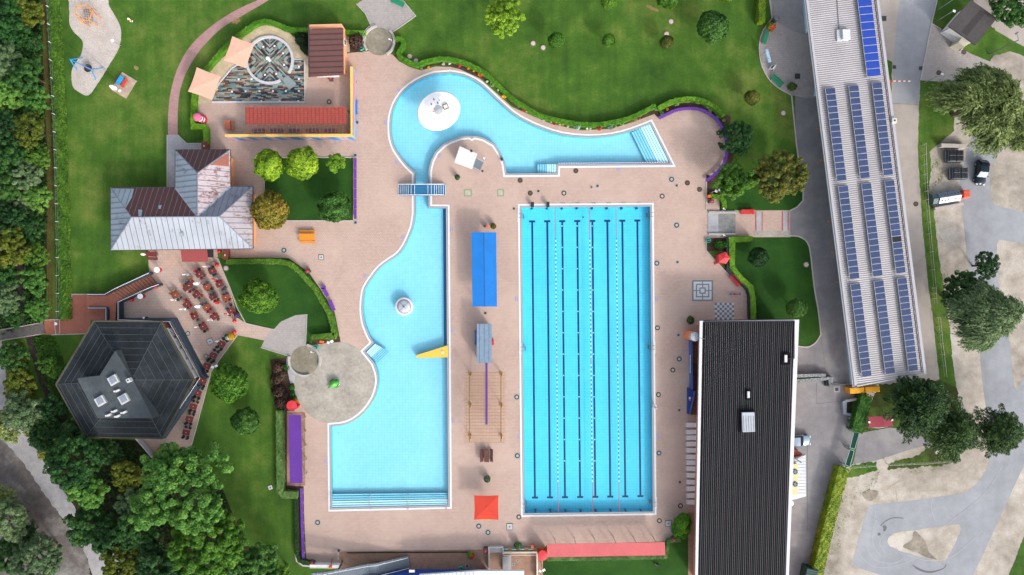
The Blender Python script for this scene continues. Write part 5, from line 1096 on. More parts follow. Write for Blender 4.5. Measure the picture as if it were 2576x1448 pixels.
for u,v_ in ((a,b),(a2,b2),(a,a2),(b,b2)): mb.bar(u,v_,.07,.07); 
for u in (a,b,a2,b2): mb.tube([(u.x,u.y,0),(u.x,u.y,1.25)],.05,6)
mb.build('gate_frame',steel,s)
mb=MB(); c=W(T(0,2,560,362),1.2); mb.cyl((c.x,c.y,1.2),.25,.03,16); mb.build('sign_disc',M('sign_pale','c8d4e4',.5,.05,3),s)
# ---------------- foliage ----------------
rs=np.random.RandomState(7)
def sph(n,up=-.3):
    o=[]
    v=rs.normal(size=(n*6+60,3)); v/=np.linalg.norm(v,axis=1)[:,None]; v=v[v[:,2]>up][:n]; return v
def leafmesh(name,C,N,S,asp=.6,T_=None):
    "quads: centres C, normals N, sizes S; T_ optional long axis"
    n=len(C); N=N/np.maximum(np.linalg.norm(N,axis=1),1e-6)[:,None]
    t=T_ if T_ is not None else rs.normal(size=(n,3)); t=t-(t*N).sum(1)[:,None]*N; t/=np.maximum(np.linalg.norm(t,axis=1),1e-6)[:,None]; b=np.cross(N,t)
    S=np.asarray(S).reshape(-1,1)*np.ones((n,1)); a=t*S/2; c=b*S*asp/2; bend=N*S*.12
    V=np.stack([C-a-bend,C-c*1.0,C+a-bend,C+c*1.0],1).reshape(-1,3)
    me=bpy.data.meshes.new(name); me.vertices.add(4*n); me.vertices.foreach_set('co',V.astype(np.float32).ravel()); me.loops.add(4*n); me.loops.foreach_set('vertex_index',np.arange(4*n,dtype=np.int32))
    me.polygons.add(n); me.polygons.foreach_set('loop_start',np.arange(0,4*n,4,dtype=np.int32)); me.polygons.foreach_set('loop_total',np.full(n,4,dtype=np.int32)); me.update(); return me
def lump(D,f,s):
    "cheap smooth noise on directions"
    q=np.zeros(len(D))
    for k in range(5):
        w=rs.normal(size=3)*f; q+=np.sin(D@w+rs.rand()*6.28)
    return q*s/2.2
def crown_ball(R_,n,ls,fl=.85,rough=.06):
    D=sph(n,-.55); r=R_*(1+lump(D,3.2,rough)+lump(D,8,rough*.7))*(1-.12*rs.rand(n)**2); C=D*r[:,None]; C[:,2]*=fl
    N=D+rs.normal(size=D.shape)*.45; return C,N,ls*(.7+.6*rs.rand(n))
def crown_broad(R_,K,n,ls,fl=.62,cl=.24,spread=1.0):
    D=sph(K,-.15); rr=R_*(.45+.5*rs.rand(K)**.6)*(1+lump(D,2.2,.26)); P=D*rr[:,None]*spread; P[:,2]*=fl; cr_=R_*cl*(.65+.7*rs.rand(K))
    m=n//K; Cs=[];Ns=[]
    for k in range(K):
        d=sph(m,-.35); c=P[k]+d*(cr_[k]*(.75+.3*rs.rand(len(d))))[:,None]*np.array([1,1,.7]); Cs.append(c); Ns.append(d+np.array([0,0,.5])+rs.normal(size=d.shape)*.5)
    C=np.vstack(Cs); N=np.vstack(Ns); return C,N,ls*(.7+.6*rs.rand(len(C)))
def crown_willow(R_,n,ls):
    K=n//16; D=sph(K,.05); rr=R_*(.25+.62*rs.rand(K)**.5)*(1+lump(D,2,.18)); Cs=[];Ns=[];Ts=[]
    cl=sph(26,0.0)
    cc=cl*(R_*(.3+.5*rs.rand(len(cl)))*(1+.2*np.sin(cl[:,0]*3+1)))[:,None]; cc[:,2]*=.6
    ci=rs.randint(0,len(cc),K); dd=sph(K,-.1); dd=dd[rs.permutation(len(dd))]; P=cc[ci]+dd*(R_*.24*(.6+.5*rs.rand(K)))[:,None]; D=P/np.linalg.norm(P,axis=1)[:,None]
    for k in range(K):
        o=D[k]*.45+dd[k]*.6+np.array([-.35,-.3,0]); o[2]=0; o/=max(np.linalg.norm(o),.01); t=np.linspace(0,1,16)[:,None]; ln=R_*(.14+.14*rs.rand())
        pts=P[k]+o*ln*t*.9-np.array([0,0,1])*ln*t**2*.9+rs.normal(size=(16,3))*.1; Cs.append(pts); tt=o*.9-np.array([0,0,1])*2*t*.9*.5; Ts.append(tt+rs.normal(size=(16,3))*.25); Ns.append(np.array([0,0,1.0])+o*.4+rs.normal(size=(16,3))*.45)
    C=np.vstack(Cs); return C,np.vstack(Ns),ls*(.7+.6*rs.rand(len(C))),np.vstack(Ts)
def crown_pine(R_,n,ls,top=1.5):
    Cs=[];Ns=[];Ts=[]; B=110; per=n//B
    for k in range(B):
        a=k*2.39996; f=(k+.5)/B; L_=R_*(.2+.8*f**.7)*(.5+.62*rs.rand()); z0=top*(1-f)*1.0; w=.12*R_+.2*L_
        t=rs.rand(per)**.75; o=np.array([math.cos(a),math.sin(a),0]); p=np.array([-o[1],o[0],0]); sd=(rs.rand(per)*2-1)*w*(1-t*.75)
        C=o*(L_*t)[:,None]+p*sd[:,None]; C[:,2]=z0-.12*L_*t+.1*np.sin(t*5)+rs.normal(size=per)*.1
        Cs.append(C); Ts.append(o*1.0+p*(sd/w)[:,None]*.9+rs.normal(size=(per,3))*.35); Ns.append(np.array([0,0,1.0])+rs.normal(size=(per,3))*.5)
    C=np.vstack(Cs); return C,np.vstack(Ns),ls*(.7+.6*rs.rand(len(C))),np.vstack(Ts)
LM={'maple2':leafmat('leaf_lime','3f6a1c','66942c','8fb840',k=.6),'maple':leafmat('leaf_maple','4f7a1c','7fae2a','a9cc3c',k=.62),'ball':leafmat('leaf_ball','3c6a1e','5d8f26','8ab836',k=.6),'ballbrown':leafmat('leaf_autumn','4f4a20','8a8a2a','a08a3a',k=.62),
'park':leafmat('leaf_park','2e5a26','477a30','6a9a3c',k=.6),'olive':leafmat('leaf_olive','33431a','66702a','a2a044',k=.62),'dark':leafmat('leaf_dark','1a3c1c','2c5626','447430',k=.62),
'wood':leafmat('leaf_wood','1f4520','35662a','5a8a38',k=.6),'bright':leafmat('leaf_bright','3f742a','649a3e','93bd55',k=.62),'yellow':leafmat('leaf_yellowish','42581c','66771f','8a8f2c',k=.6),'grey':leafmat('leaf_greygreen','42603c','688658','92aa7a',k=.62),
'willow':leafmat('leaf_willow','586a3c','8a9a58','b8c47a',k=.68),'pine':leafmat('leaf_pine','1e3c1e','365828','587a3a',k=.66,trans=.12),'conifer':leafmat('leaf_thuja','22501a','356e20','4c8a2a',k=.62),
'hedge':leafmat('leaf_hedge','4f8a1c','72ac2a','92c83c',k=.58),'hedgemid':leafmat('leaf_hedge_mid','3a6c1e','548628','70a03a',k=.62),'hedgelight':leafmat('leaf_hedge_light','4a7034','628a48','7ea25c',k=.62),'hedgedark':leafmat('leaf_hedge_dark','1a2e18','2a4a24','3a6230',k=.62),'hedgeyel':leafmat('leaf_hedge_yellow','4a6a14','7a9a20','a8b83a',k=.62),'ivy':leafmat('leaf_ivy','2f5a1c','4c7c26','70a038',k=.6),
'brownbush':leafmat('leaf_brown','3a2a2a','5a3f3c','7a6a4c',k=.6)}
bark=M('bark','5a4a3a',.9,.25,4,bump=.4)
KM={}
def kindmesh(kind,var,tint):
    key=(kind,var)
    if key not in KM:
        T_=None
        if kind=='ball': A=crown_ball(2.4,8500,.3,.85,.1)
        elif kind=='smallball': A=crown_ball(1.2,3200,.2,.85,.07)
        elif kind=='loose': A=crown_broad(2.6,60,9500,.27,.7,.2)
        elif kind=='broad': A=crown_broad(3.6,150,16000,.34,.7,.135)
        elif kind=='big': A=crown_broad(6.2,330,34000,.36,.6,.085)
        elif kind=='willow': A=crown_willow(6.5,52000,.5)
        elif kind=='feather': A=crown_broad(3.2,120,12000,.24,.6,.13)
        elif kind=='pine': A=crown_pine(5.5,30000,.42,3.0)
        elif kind=='bush': A=crown_ball(.6,700,.16,.8,.12)
        elif kind=='plant': A=crown_broad(.45,9,260,.18,.6,.4)
        if len(A)==4: me=leafmesh('crown_'+kind,A[0],A[1],A[2],.34 if kind=='willow' else .3,A[3])
        else: me=leafmesh('crown_'+kind,*A)
        KM[key]=(me,{})
    me,t=KM[key]
    if tint not in t: m2=me if not t else me.copy(); m2.materials.clear(); m2.materials.append(LM[tint] if isinstance(tint,str) else tint); t[tint]=m2
    return t[tint]
KR={'ball':2.4,'smallball':1.2,'loose':2.9,'broad':4.1,'big':6.6,'willow':8.0,'feather':3.5,'pine':5.6,'bush':.6,'plant':.5}
CORE={}
def coremesh(R_,fl,mt):
    key=(round(R_,2),fl,mt.name)
    if key not in CORE:
        bm=bmesh.new(); bmesh.ops.create_icosphere(bm,subdivisions=3,radius=R_)
        for v in bm.verts: v.co*=1+.05*math.sin(v.co.x*5/R_)*math.cos(v.co.y*4/R_+v.co.z); v.co.z*=fl
        me=bpy.data.meshes.new('core'); bm.to_mesh(me); bm.free(); me.materials.append(mt); CORE[key]=me
    return CORE[key]
TRM={}
def trunkmesh(kind,hc,r):
    key=(kind,round(hc),round(r,1))
    if key not in TRM:
        mb=MB(); hc=max(hc,.5); mb.tube([(0,0,-hc),(0.03,0,-hc*.5),(0,.05,0),(0,0,r*.35)],[.05*r+.06,.04*r+.05,.035*r+.03,.02],7)
        rr=random.Random(hash(kind)%99)
        for k in range(7):
            a=k*.9+rr.random(); z=-hc*.25+rr.random()*r*.3; L_=r*(.5+.25*rr.random()); mb.tube([(0,0,z),(L_*.5*math.cos(a),L_*.5*math.sin(a),z+L_*.25),(L_*math.cos(a),L_*math.sin(a),z+L_*.35)],[.025*r+.02,.015*r+.01,.01],5)
        me=bpy.data.meshes.new('trunk'); me.from_pydata(mb.v,[],mb.f); me.materials.append(bark); TRM[key]=me
    return TRM[key]
def tree(x,y,rD,kind,tint,hc,label,group=None,cat='tree',name='tree',var=0,rz=None,core=None):
    "crown seen at plan (x,y) with plan radius rD, crown centre hc metres up"
    _d=math.hypot((x-1288)/PX,(y-724)/PX); hc=min(hc,max(1.6,.85*rD/PX/max(_d/H,.1)))
    c=W((x,y),hc); k=(H-hc)/H; r=rD/PX*k; s=r/KR[kind]
    root=empty(name,(c.x,c.y,0),label,cat,group); cr_=bpy.data.objects.new('crown',kindmesh(kind,var,tint)); COL.objects.link(cr_); cr_.parent=root; cr_.location=(0,0,hc); cr_.scale=(s,s,s*(1 if kind!='pine' else 1)); cr_.rotation_euler=(0,0,rs.rand()*6.28 if rz is None else rz)
    tr=bpy.data.objects.new('trunk',trunkmesh(kind,hc,r)); COL.objects.link(tr); tr.parent=root; tr.location=(0,0,hc)
    return root
def plant(x,y,rD,tint,label,group=None,name='plant',z=0,kind='bush',cat='plant'):
    c=W((x,y),z+.4); r=rD/PX; s=r/KR[kind]
    o=bpy.data.objects.new(name,kindmesh(kind,0,tint)); COL.objects.link(o); o.location=(c.x,c.y,z+r*.6); o.scale=(s,s,s); o.rotation_euler=(0,0,rs.rand()*6.28); return tag(o,label,cat,group)
def leafbox(segs,dens,ls,z1fn):
    pass
def hedge(pts,w,h,tint,label,cat='hedge',name='hedge',dens=95,ls=.17,group=None,rough=.06,curve=True,z0=0):
    P=[W(p,h) for p in pts]; P=[Vector((p.x,p.y)) for p in P]; base=P[len(P)//2]
    root=empty(name,(base.x,base.y,0),label,cat,group); WB[root.name]=(base.x,base.y,0)
    mb=MB(); strip(mb,P,w*.86,0,h-.06); c=mb.build('hedge_core',LM[tint],root)
    Cs=[];Ns=[]
    for i in range(len(P)-1):
        a,b=P[i],P[i+1]; d=b-a; ln=d.length
        if ln<.01: continue
        d/=ln; q=Vector((-d.y,d.x)); n=int(ln*(w)*dens); u=rs.rand(n)*(ln+w*.3)-w*.15; v=(rs.rand(n)-.5)*w; x=a.x+d.x*u+q.x*v; y=a.y+d.y*u+q.y*v
        z=h-rs.rand(n)*.05+rough*.5*np.sin(x*3.1+y*1.7)+rough*.6*np.sin(x*7-y*5); Cs.append(np.stack([x,y,z],1)); Ns.append(np.array([0,0,1.0])+rs.normal(size=(n,3))*.35)
        for sg in(-1,1):
            n=int(ln*h*dens*.7); u=rs.rand(n)*ln; z=rs.rand(n)*h; vv=sg*w/2*(1+.06*np.sin(u*4)); x=a.x+d.x*u+q.x*vv; y=a.y+d.y*u+q.y*vv; Cs.append(np.stack([x,y,z],1)); Ns.append(np.array([q.x*sg,q.y*sg,.35])+rs.normal(size=(n,3))*.45)
    C=np.vstack(Cs)-np.array([base.x,base.y,0]); N=np.vstack(Ns); me=leafmesh('hedge_leaves',C,N,ls*(.6+.8*rs.rand(len(C))),.7); me.materials.append(LM[tint])
    o=bpy.data.objects.new('foliage',me); COL.objects.link(o); o.parent=root; return root
def inpoly(x,y,poly):
    c=False; j=len(poly)-1
    for i in range(len(poly)):
        xi,yi=poly[i]; xj,yj=poly[j]
        if (yi>y)!=(yj>y) and x<(xj-xi)*(y-yi)/(yj-yi)+xi: c=not c
        j=i
    return c
def scatter(name,poly,n,ls,tint,hmax,kind='stuff'):
    xs=[p[0] for p in poly]; ys=[p[1] for p in poly]; C=[]
    while len(C)<n:
        x=rs.uniform(min(xs),max(xs)); y=rs.uniform(min(ys),max(ys))
        if inpoly(x,y,poly): w=W((x,y)); C.append((w.x,w.y,0))
    C=np.array(C); q=.5+.5*np.sin(C[:,0]*.9+1)*np.cos(C[:,1]*.7)+.4*np.sin(C[:,0]*2.3-C[:,1]*1.9); C[:,2]=np.clip(q,.05,1.6)*hmax*rs.rand(len(C))
    me=leafmesh(name,C,np.array([0,0,1.0])+rs.normal(size=C.shape)*.6,ls*(.5+rs.rand(len(C))),.6); me.materials.append(LM[tint]); o=bpy.data.objects.new(name,me); COL.objects.link(o); tag(o,None,None,None,'stuff'); return o
# undergrowth
scatter('undergrowth',L(-20,-20,104,-20,108,200,116,362,120,500,112,700,104,806,60,828,60,740,75,600,75,450,40,350,20,200,-20,100),9000,.45,'wood',.9)
scatter('undergrowth',L(0,430,30,430,30,620,40,800,60,830,0,845),1500,.5,'dark',.9)
scatter('undergrowth',L(84,848,140,850,180,960,150,1010,110,960),2600,.3,'ivy',.6)
scatter('undergrowth',L(5,870,60,860,80,960,105,1040,150,1060,200,1110,120,1170,60,1080,25,985),6000,.45,'yellow',.8)
scatter('undergrowth',L(210,1110,340,1112,390,1160,480,1165,560,1240,620,1400,640,1448,320,1448,200,1260),7000,.4,'dark',.6)
for _pl,_n in ((L(2340,480,2372,500,2368,540,2350,600,2340,560),500),(L(2362,560,2378,640,2390,720,2384,790,2362,640),500),(L(2340,395,2370,400,2372,450,2345,480),700),(L(2150,1185,2215,1180,2200,1230,2140,1260),700),(L(2232,1165,2400,1150,2380,1185,2240,1195),900),(L(2125,1230,2150,1250,2110,1400,2090,1448,2075,1448),900)): scatter('weeds',_pl,_n,.16,'hedgeyel',.06)
# ---------------- hedges ----------------
hedge(cr(L(487,238,491,225,502,200,519,173,540,148,560,124,580,106,606,84,628,68,648,56,669,53.5,694,60,719,71,740,75),2)+L(776,74.5),.72,1.0,'hedge','bright green clipped hedge curving around the paddling pool')
hedge(L(487,238,484,300,484,318,515,319,516.5,330,516.5,362),.8,1.0,'hedge','bright green stepped hedge behind the red and white lighthouse')
hedge(L(866,81,919,82.5),.75,1.0,'hedge','short clipped hedge right of the brown kiosk roof')
h3=L(994,98,1008,98,1014,106,1013,116,1003,131,1007,143,1027,155,1049.5,163,1069,155,1107,148,1144.6,151.5,1182,163,1219.7,184,1244.7,206,1288,248,1313,264,1350.6,287,1388,299,1438,309,1488,314,1538,309,1588,296,1621,280,1648.5,266)
hedge(cr(h3,2),.7,1.0,'hedge','long winding clipped hedge between the big lawn and the leisure pool')
hedge(cr(L(1657,273,1688.5,257,1726,249,1763.6,252,1796,267,1822,292),3),.75,1.0,'hedge','curved clipped hedge behind the purple bench wall at the top right of the deck')
hedge(cr(L(568,659,640,658,706,659,731.6,666.5,756.6,688,779,713,794,730,809,757,824,782,834,810,840,835,841,846),2)+L(784,848.5),.82,.9,'hedgemid','dark green hedge curving around the lawn with the terrace tree')
hedge(L(702,1036,704,1236,712,1246,747,1247),1.2,1.0,'hedgelight','pale green L shaped hedge beside the purple canopy',ls=.14)
hedge(L(745,1258,746,1395,752,1412,776,1418),.6,.8,'hedgedark','narrow dark hedge along the lower purple bench',ls=.14)
hedge(L(1893,601,1842,603,1842.5,673,1864,700,1889,723,1895,750,1896,803),.9,1.0,'hedge','angular clipped hedge around the right hand lawn',ls=.14)
hedge(L(1377,1408,1500,1407,1676,1403,1682,1363,1711,1360),.62,.8,'hedgelight','narrow hedge behind the salmon pink canopy',ls=.14)
hedge(L(1918,-14,1917,54),1.1,1.6,'hedgeyel','dense hedge block at the top edge beside the driveway',ls=.14)
hedge(L(1790,492,1815,497,1822,508,1824,524),.7,.8,'hedge','small hedge corner below the two deck side trees')
hedge(L(2124.7,1180,2105,1250,2082,1340,2066,1410,2050,1475),1.75,1.9,'hedgeyel','tall yellow green hedge between the yard and the gravel car park',ls=.2)
hedge(L(2182,997,2172,1030,2163,1060,2158,1086),1.9,1.9,'conifer','tall dark hedge between the yard and the red tarpaulin',ls=.2)
hedge(cr(L(128,-30,140,200,148,362,155,600,158,724,160,804),4),1.75,.9,'ivy','long wild hedge strip between the fence and the play lawn',ls=.24,dens=70,rough=.18)
# fence along the left hedge
fm=M('fence_grey','4f5a5c',.6,.08,2); s=thing('fence',W((130,400)),'long thin wire fence with pale posts along the wild hedge strip','fence')
fp=cr(L(114,-30,125,150,133,300,138,450,141,600,142,724,142,800),3); q_=[W(p,1.4) for p in fp]
mb=MB(); [mb.tube([(p.x,p.y,z) for p in q_],.035,4) for z in (1.4,.9,.4)]; mb.build('wire',fm,s)
mb=MB()
n=0; acc=0
for i in range(len(q_)-1):
    a,b=q_[i],q_[i+1]; Ls=(b-a).length
    while acc<Ls: p=a+(b-a)*(acc/Ls); m=MB(); m.tube([(p.x,p.y,0),(p.x,p.y,1.55)],.05,6); m.box((p.x+.1,p.y,1.5),(.3,.05,.05)); m.build('post',M('post_pale','cfd6d8',.6,.05,2),s); acc+=2.9
    acc-=Ls
for pts,lb in ((T(3,1,1590,0,1598,300,1612,560,1640,900,1690,1448)+[T(3,2,1700,160)],'long low wire fence along the grass verge beside the service road'),(T(3,2,1735,300,1760,560,1800,900),'lower part of the wire fence along the grass verge'),(T(3,3,835,372,1110,352),'short pale fence from the green gate across the grass'),(T(3,3,1230,345,1600,328,1940,302,1905,110),'pale fence around the grass corner at the car park')):
    s=thing('fence',W(pts[1]),lb,'fence'); q_=[W(p,1.1) for p in pts]; mb=MB(); mb.tube([(p.x,p.y,1.1) for p in q_],.03,5); mb.tube([(p.x,p.y,.5) for p in q_],.015,5); mb.build('rail',kerbm,s)
    for i in range(len(q_)-1):
        for k in range(3): p=q_[i].lerp(q_[i+1],k/3); m=MB(); m.tube([(p.x,p.y,0),(p.x,p.y,1.15)],.06,6); m.build('post',kerbm,s)
# ---------------- trees: park ----------------
G='clipped round trees on the big lawn'
tree(1272,42,52,'broad','maple',4.5,'bright yellow green maple at the top edge of the big lawn')
tree(1399,101,20,'smallball','ball',3.2,'round young tree, leftmost of the row of three on the big lawn',G)
tree(1531,102,15.5,'smallball','ball',3.0,'small round young tree, middle of the row of three on the big lawn',G,var=1)
tree(1677,106,16.5,'smallball','olive',3.0,'small browning young tree beside two lawn covers',G)
tree(1532,3,20,'smallball','ball',3.2,'round tree cut by the top frame edge above the middle young tree',G,var=1)
tree(1680,-6,28,'ball','ball',3.6,'larger round tree cut by the top frame edge above the reddish lawn scar',G)
tree(1828,-12,18,'smallball','ball',3.0,'round tree just peeking in at the top edge left of the hedge block',G)
tree(1793,69,38,'ball','park',3.8,'big dark round tree on the big lawn near the driveway',G,var=1)
tree(1892,246,18,'smallball','olive',3.2,'small olive round tree at the right end of the big lawn',G,var=1)
tree(1853,341,48,'feather','dark',3.4,'feathery dark green tree behind the purple curved bench wall')
tree(1848,456,58,'broad','maple2',3.6,'light green loose tree beside the shower head and the deck corner',var=1)
tree(1960,455,70,'big','olive',4.2,'wide dense olive yellow tree beside the driveway')
G='clipped round trees around the small square lawn'
tree(678,418,37,'ball','maple',3.4,'bright round tree with a side tuft at the top left of the square lawn',G)
tree(763,412,40,'ball','maple',3.6,'largest bright round tree, top middle of the square lawn',G,var=1)
tree(845,408,29,'loose','maple',3.2,'gappy broken round tree at the top right of the square lawn',G)
tree(682,530,46,'ball','ballbrown',3.6,'browning round tree at the lower left of the square lawn',G,var=1)
tree(842,520,39,'ball','park',3.2,'grey green round tree at the lower right of the square lawn',G)
tree(650,748,43,'ball','ball',3.2,'round tree on the lawn between the terrace and the leisure pool')
tree(579,962,46,'ball','ball',3.4,'large round tree beside the terrace seating strip',var=1)
tree(617,1060,33,'ball','park',3.0,'smaller round tree below the terrace side round tree')
tree(1908,648,24,'smallball','dark',2.4,'dark low round bush tree in the upper part of the right hand lawn',None,var=1)
tree(2004,776,24,'smallball','park',2.6,'small round tree in the lower part of the right hand lawn beside the black roof')
for x,y,r in ((1807,616,12),(1831-7,616,9.5)): plant(x,y,r,'conifer','round box bush in the soil bed below the square basin, '+('larger left one' if r>10 else 'smaller right one'),name='box_bush',cat='bush')
# thuja
s=tree(1716,1322,27,'ball','hedge',1.8,'dense dark green conical shrub beside the blue bench at the lower right of the deck',cat='shrub',name='conifer_shrub'); s.scale=(.8,1.22,1); s.rotation_euler=(0,0,R(-16))
# right side
tree(2552,8,62,'big','park',7,'large green tree in the top right corner')
tree(2466,262,136,'willow','willow',6.5,'huge pale willow with drooping foliage right of the service road',name='willow_tree',cat='willow tree')
tree(2560,330,75,'willow','willow',6,'willow crown cut by the right frame edge above the pale gravel',name='willow_tree',cat='willow tree',var=1)
tree(2472,795,108,'willow','grey',6.5,'large greyish green willow beside the parking road in the right middle',name='willow_tree',cat='willow tree',var=1)
tree(2420,745,62,'big','dark',6,'dark green tree joined to the left side of the lower willow')
tree(2478,668,38,'feather','dark',5,'small dark leafy tree above the lower willow',var=1)
tree(2314,1020,100,'pine','pine',6,'large dark pine at the lower end of the solar roofed hall',name='pine_tree',cat='pine tree')
tree(2398,1085,84,'pine','pine',5.5,'dark pine with wide branches right of the red tarpaulin',name='pine_tree',cat='pine tree',var=1)
tree(2512,1088,78,'pine','pine',5.5,'dark spreading pine over the parking road at the right',name='pine_tree',cat='pine tree')
# ---------------- forest on the left ----------------
FW='trees of the wood along the left edge'
F=[(18,55,58,'broad','wood',9,'topmost wood tree in the upper left corner'),(78,35,42,'broad','yellow',8,'yellowish tree beside the fence in the upper left corner'),(72,105,36,'broad','wood',6,'small wood tree between the dark gap and the fence near the top'),
(10,165,50,'broad','grey',9,'grey green tree at the left edge below the topmost wood tree'),(72,190,48,'broad','wood',8,'dense wood tree beside the fence opposite the climbing frame'),(22,245,46,'broad','bright',9,'bright leafy tree at the left edge opposite the basket swing'),
(92,258,36,'broad','bright',7,'bright tree touching the fence opposite the picnic table'),(14,325,50,'broad','dark',9,'dark tree at the left edge below the bright leafy tree'),(75,330,44,'broad','yellow',8,'olive tree beside the fence below the picnic table height'),
(28,395,44,'broad','wood',8,'mid green tree at the left edge level with the upper pavilion roof'),(98,400,34,'feather','ivy',5,'low bright tree by the fence level with the upper pavilion roof'),(70,440,38,'broad','grey',7,'grey green tree above the dark stream gap'),(20,470,44,'broad','wood',9,'wood tree at the left edge level with the pavilion eaves'),
(98,495,36,'feather','bright',5,'bright feathery tree right of the stream gap'),(72,510,28,'feather','grey',5,'small grey green tree in the stream gap'),(18,560,46,'broad','dark',8,'dark tree at the left edge level with the pavilion ridge'),(82,570,36,'feather','wood',5,'loose green tree right of the stream at pavilion height'),
(30,625,48,'broad','yellow',9,'yellow olive tree at the left edge level with the terrace awning'),(90,640,34,'feather','ivy',5,'bright low tree by the fence level with the terrace awning'),(12,690,38,'broad','wood',8,'wood tree at the left edge level with the brick ramp stair'),(90,710,36,'feather','bright',5,'light green tree beside the fence level with the brick ramp stair'),
(20,750,40,'broad','grey',8,'grey green tree above the wooden footbridge at the left edge'),(98,775,32,'feather','bright',5,'bright bushy tree just above the wooden footbridge'),(38,800,26,'feather','wood',5,'small tree left of the bright bushy tree above the footbridge'),
(30,905,40,'feather','wood',3.5,'shrubby tree just below the wooden footbridge'),(45,965,42,'feather','yellow',3.5,'yellowish shrub tree between the gravel path and the stream'),(125,925,26,'feather','ivy',3,'small shrub tree by the stream left of the restaurant'),
(62,1035,50,'broad','grey',6,'pale green tree beside the gravel path left of the restaurant'),(140,1030,36,'broad','dark',6,'dark tree touching the left corner of the restaurant roof'),(20,1075,40,'broad','willow',5,'pale olive tree hanging over the gravel path bend'),
(118,1100,42,'broad','dark',6,'dark brownish tree left below the restaurant'),(190,1085,40,'broad','dark',6,'dark tree under the lower left restaurant corner'),(195,1170,72,'big','wood',7,'big mid green tree below the restaurant beside the path'),(270,1130,36,'feather','dark',5,'dark loose tree directly below the restaurant roof edge'),
(225,1235,52,'broad','bright',6,'bright green tree overhanging the gravel path'),(325,1195,40,'broad','yellow',6,'yellow green tree between two big trees below the restaurant'),(340,1265,44,'broad','grey',5,'bluish grey green tree in the dark gap left of the pale crown'),
(452,1225,118,'big','bright',10,'huge pale green tree with visible limbs, the largest crown at the lower left'),(395,1150+25,30,'feather','bright',6,'small bright crown rising at the terrace corner'),(215,1320,50,'broad','wood',7,'green tree where the gravel path narrows'),(275,1345,50,'broad','dark',7,'dark green tree beside the narrow path'),
(350,1335,54,'broad','wood',7,'mid green tree below the grey green gap tree'),(525,1350,92,'big','ball',8,'large round dark green tree beside the lower lawn'),(400,1415,60,'broad','dark',8,'dark tree at the bottom edge left of the large round tree'),(305,1415,50,'broad','yellow',7,'yellowish tree at the bottom edge beside the path'),
(340,1448,40,'broad','wood',6,'tree cut by the bottom frame edge beside the path end'),(470,1440,44,'broad','wood',6,'tree cut by the bottom frame edge below the large round tree'),(648,1420,58,'broad','park',6,'leafy tree at the bottom edge of the lower lawn'),(700,1446,36,'broad','ball',5,'small bright tree at the bottom edge beside the white wall'),(565,1440,40,'feather','wood',5,'loose tree at the bottom edge between two round trees'),
(30,1310,52,'broad','grey',8,'grey green tree on the dusty slope at the lower left edge'),(10,1250,30,'broad','willow',8,'pale willow like crown at the left edge above the dusty slope'),(95,1395,62,'big','grey',8,'wide grey green tree at the bottom left corner'),(20,1400,44,'broad','dark',8,'dark tree in the bottom left corner'),(72,1340,30,'feather','dark',5,'dark sparse tree between the two slope trees')]
for i,(x,y,r,k,t_,h_,lb) in enumerate(F): tree(x,y,r*1.06,k,t_,h_,lb,FW,var=i%3 if k in('broad','feather') else i%2)
# ---------------- shrubs and flowers ----------------
for i,(x,y,r) in enumerate(((700,925,15),(697,955,16),(703,985,17),(706,1012,15),(712,940,12),(716,1000,11))): plant(x,y,r,'brownbush','purple brown shrub left of the turtle plaza, '+['upper left','second at the left','third at the left','lowest left','upper right','lower right'][i],'purple brown shrubs in the bed left of the turtle plaza','shrub',cat='shrub')
for i,(x,y,r) in enumerate(((717,924,9),(733,975,7.5),(735,992,6.5),(741,1002,5.5))): plant(x,y,r,'conifer',['round green bush above the plaza service slab','larger clipped bush below the plaza service slab','middle clipped bush below the plaza service slab','smallest clipped bush above the red ball seat'][i],None,'shrub',cat='bush')
plant(760,100,17,'hedgedark','dark creeping shrub between the stone fan and the kiosk',None,'shrub',cat='shrub'); plant(766,122,11,'hedgedark','lower dark creeping shrub against the kiosk wall',None,'shrub',cat='shrub'); plant(898,108,19,'brownbush','dark reddish shrub between the kiosk and the shower basin',None,'shrub',cat='shrub')
fc={k:leafmat('flower_'+k,*v,k=.8,trans=.15) for k,v in {'red':('8a1a20','b82a2c','d04a3c'),'yellow':('b8860a','e0a818','f0c838'),'white':('8aa080','d8dcd0','f0f0ea'),'green':('3a6a2a','6a9a48','a8b878'),'violet':('3a2a5a','5a4a8a','8a7ab8'),'orange':('b84a1a','d8602a','e88a3a'),'blueg':('5a7a6a','7a9a8c','9ab8a8')}.items()}
